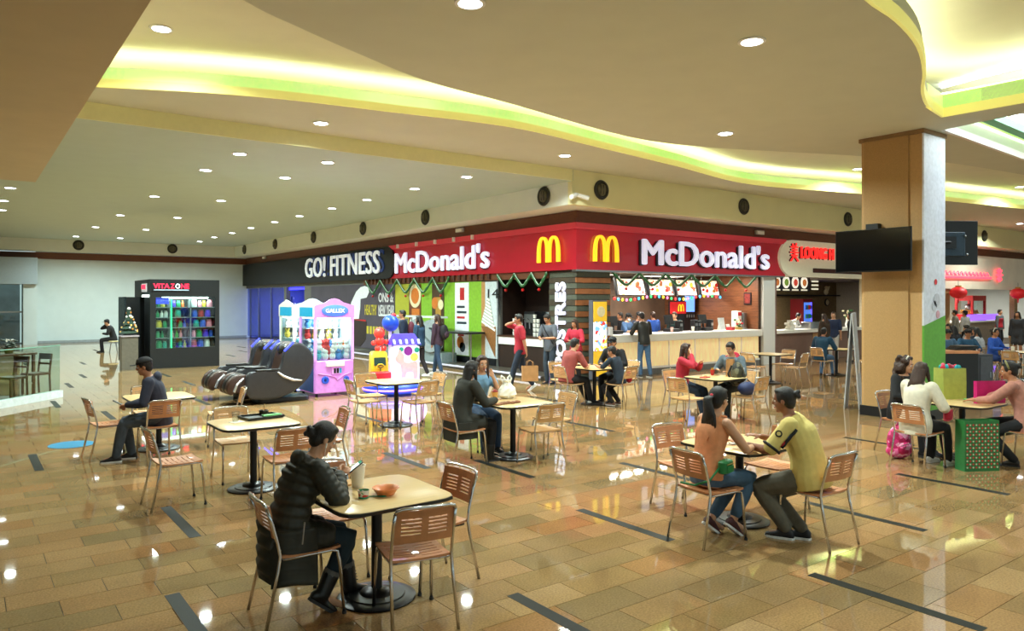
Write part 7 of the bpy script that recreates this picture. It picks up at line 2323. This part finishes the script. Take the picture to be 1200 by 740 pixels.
p = person('woman with a black backpack and jeans walking beside the denim jacket', 10.75, 17.95, 118, 1.66, lean=2, fl=(-.08, -.16), fr_=(.08, .18), top=cloth('plum', '#3a2434'), hem=.08, pants=JEAN, hair=('half', 'b'), skin='a', vox=.0165, fem=True, shoes=WSNK)
t = thing('backpack', 'black backpack worn by the walking woman in jeans', 'backpack', local(p, (0, -.20, 1.20)), R_(28))
MB().ell((0, 0, 0), (.16, .10, .22), 12, 8).build('body', cloth('black_nylon', '#1a181c'), t, True)
MB().ell((0, -.08, -.06), (.11, .05, .10), 10, 6).build('pocket', cloth('plum', '#3a2434'), t, True)
p = person('man in a navy shirt with a maroon backpack walking past the gym poster', 10.1, 18.75, 150, 1.78, head=(0, 0), lean=3, fl=(-.09, .16), fr_=(.09, -.18), top=cloth('navy_shirt', '#16223a'), sleeve=.5, hem=.08, pants=BLK, hair=('short', 'k'), skin='a', vox=.0155)
t = thing('backpack', 'maroon backpack worn by the walking man in navy', 'backpack', local(p, (0, -.21, 1.26)), R_(60))
MB().ell((0, 0, 0), (.17, .11, .24), 12, 8).build('body', cloth('maroon', '#5a1f30'), t, True)
MB().ell((0, -.09, -.06), (.12, .05, .11), 10, 6).build('pocket', cloth('maroon', '#5a1f30'), t, True)
p = person('man in black sitting on a stool by the plain white rear wall', *G(133, 413), 170, 1.72, True, lean=22, head=(0, 14), hl=(-.08, .36, .76), hr=(.02, .26, 1.12), fl=(-.1, .38), fr_=(.1, .42), top=BLK, pants=BLK, hair=('short', 'k'), skin='b', vox=.022, poleR=(.6, .5, -.8))
cap(p, BLK)

# --- staff in the burger kitchen
UB = cloth('staff_blue', '#41628c')
NB = cloth('staff_navy', '#1c2840')
p = person('masked cashier in a blue shirt and dark cap at the burger till', 15.85, 15.72, 285, 1.68, lean=10, head=(0, 22), hl=(-.14, .40, 1.16), hr=(.16, .42, 1.18), top=UB, sleeve=.45, pants=BLK, skin='b', vox=.018, mask=True)
cap(p, BLK)
p = person('masked staff member in navy with a red vest front', 16.75, 16.1, 270, 1.70, lean=8, head=(10, 14), hl=(-.14, .30, 1.14), hr=(.16, .36, 1.12), top=NB, sleeve=.45, pants=BLK, skin='a', vox=.018, mask=True, apron=cloth('red_vest', '#8c1c28'))
cap(p, BLK)
p = person('staff member in a royal blue shirt facing the kitchen', 17.95, 16.5, 80, 1.68, top=cloth('royal_blue', '#1f4a9a'), sleeve=.45, pants=BLK, hair=('short', 'b'), skin='a', vox=.018)
p = person('staff member in a dark green shirt by the drink dispenser', 18.4, 16.0, 200, 1.68, lean=4, head=(0, 8), top=cloth('dark_green', '#15302f'), pants=BLK, hair=('short', 'b'), skin='b', vox=.018)
p = person('staff member in black beyond the till screens', 17.4, 17.4, 150, 1.66, top=BLK, pants=BLK, hair=('short', 'k'), skin='a', vox=.02)

# --- chinese stall
p = person('cook in a white apron stooping behind the stall counter', rx_(928, 15.9), 15.9, 290, 1.62, lean=22, head=(0, 20), hl=(-.14, .42, 1.12), hr=(.16, .42, 1.12), top=cloth('white_cook', '#c8c8c4'), pants=BLK, hair=('short', 'k'), skin='b', vox=.018)
p = person('customer in a white and navy jersey waiting at the stall', rx_(977, 13.9), 13.9, 200, 1.66, top=cloth('navy_jersey', '#2a3654'), sleeve=.5, pants=cloth('white_jeans', '#c8c4bc'), hair=('short', 'b'), skin='b', vox=.018)
p = person('customer with fair hair and a tan top at the stall', rx_(967, 13.8), 13.8, 80, 1.60, top=cloth('dark_tan', '#3a2a1c'), pants=BLK, hair=('half', 'b'), skin='b', vox=.019, fem=True)
p = person('person in black at the far end of the stall counter', rx_(998, 13.4), 13.4, 120, 1.62, top=BLK, pants=cloth('beige_pants', '#b8a890'), hair=('half', 'k'), skin='a', vox=.019, fem=True)
BLJ = cloth('blue_knit', '#1f4660')
p = person('man in a blue jumper and light jeans sitting with his back to the pillar', 18.90, 11.28, 8, 1.74, True, lean=20, head=(4, 8), hl=(-.16, .44, .80), hr=(.16, .44, .80), fl=(-.1, .30), fr_=(.16, .44), top=BLJ, hem=.10, pants=cloth('light_jeans', '#4a6a8c'), hair=('short', 'k'), skin='a', vox=.0155)

# --- crowd before the neon shop
p = person('woman in a bright blue jacket with a white collar facing us at her table', 22.42, 8.38, 262, 1.66, True, lean=6, hl=(-.16, .34, .80), hr=(.16, .34, .80), top=cloth('bright_blue', '#2a58b8'), pants=cloth('blue_pants', '#1c3a78'), shoes=WSNK, hair=('bun', 'k'), skin='a', vox=.0165, fem=True, headband=M('headband_pale', '#c9c2b4', .6))
CROWD = [
 (20.98, 8.98, 238, True, '#4a6a88', 'short', 'man in a slate shirt leaning at the table behind the tray cabinet', 'cap'),
 (21.58, 8.72, 232, True, '#2f5a7a', 'short', 'man in a petrol blue shirt and black cap behind the tray cabinet', 'cap'),
 (23.60, 9.20, 110, True, '#2a3440', 'half', 'person in dark slate turned away beside the blue jacket', ''),
 (25.20, 10.00, 95, True, '#8a8c90', 'short', 'man in a grey shirt bent over a far table', ''),
 (32.3, 13.4, 100, False, '#8a8478', 'short', 'person in a grey and white shirt in the neon shop queue', ''),
 (31.5, 12.7, 80, False, '#b8b4b0', 'short', 'person in a white shirt in the neon shop queue', 'cap'),
 (25.80, 10.90, 190, True, '#c8b050', 'half', 'woman in a yellow top seated near the neon shop', ''),
 (24.10, 9.98, 60, True, '#24242a', 'half', 'woman in black with dark hair near the yellow top', ''),
 (36.0, 13.2, 262, False, '#5a5a60', 'short', 'attendant in a red vest in front of the neon shop', 'vest'),
 (29.7, 10.3, 180, False, '#2c2c30', 'long', 'woman with long hair and a dark dress standing by the neon shop door', 'dress'),
 (22.95, 8.85, 100, True, '#c4c8cc', 'half', 'person in a white sleeve jacket beside the blue jacket', ''),
]
for x, y, f, sit_, c, hr_, lab, ex in CROWD:
    p = person(lab, x, y, f, 1.66, sit_, lean=12 if sit_ else 3, top=cloth('c' + c[1:], c), sleeve=.5 if sit_ else 1, pants=None if ex == 'dress' else (JEAND if sit_ else BLK), hair=(hr_, 'k'), skin='a' if int(x*10) % 2 else 'b', vox=.021, fem=hr_ != 'short',
               apron=cloth('red_vest2', '#a81c2c') if ex == 'vest' else None, coat=.7 if ex == 'dress' else 0, head=(0, 10 if sit_ else 0))
    if ex == 'cap':
        cap(p, BLK)
    if sit_:
        chair(x, y - .0, f, 'cafe chair under the ' + lab.split(' in ')[0] + ' in ' + ' '.join(lab.split(' in ')[1].split()[:3]), True)
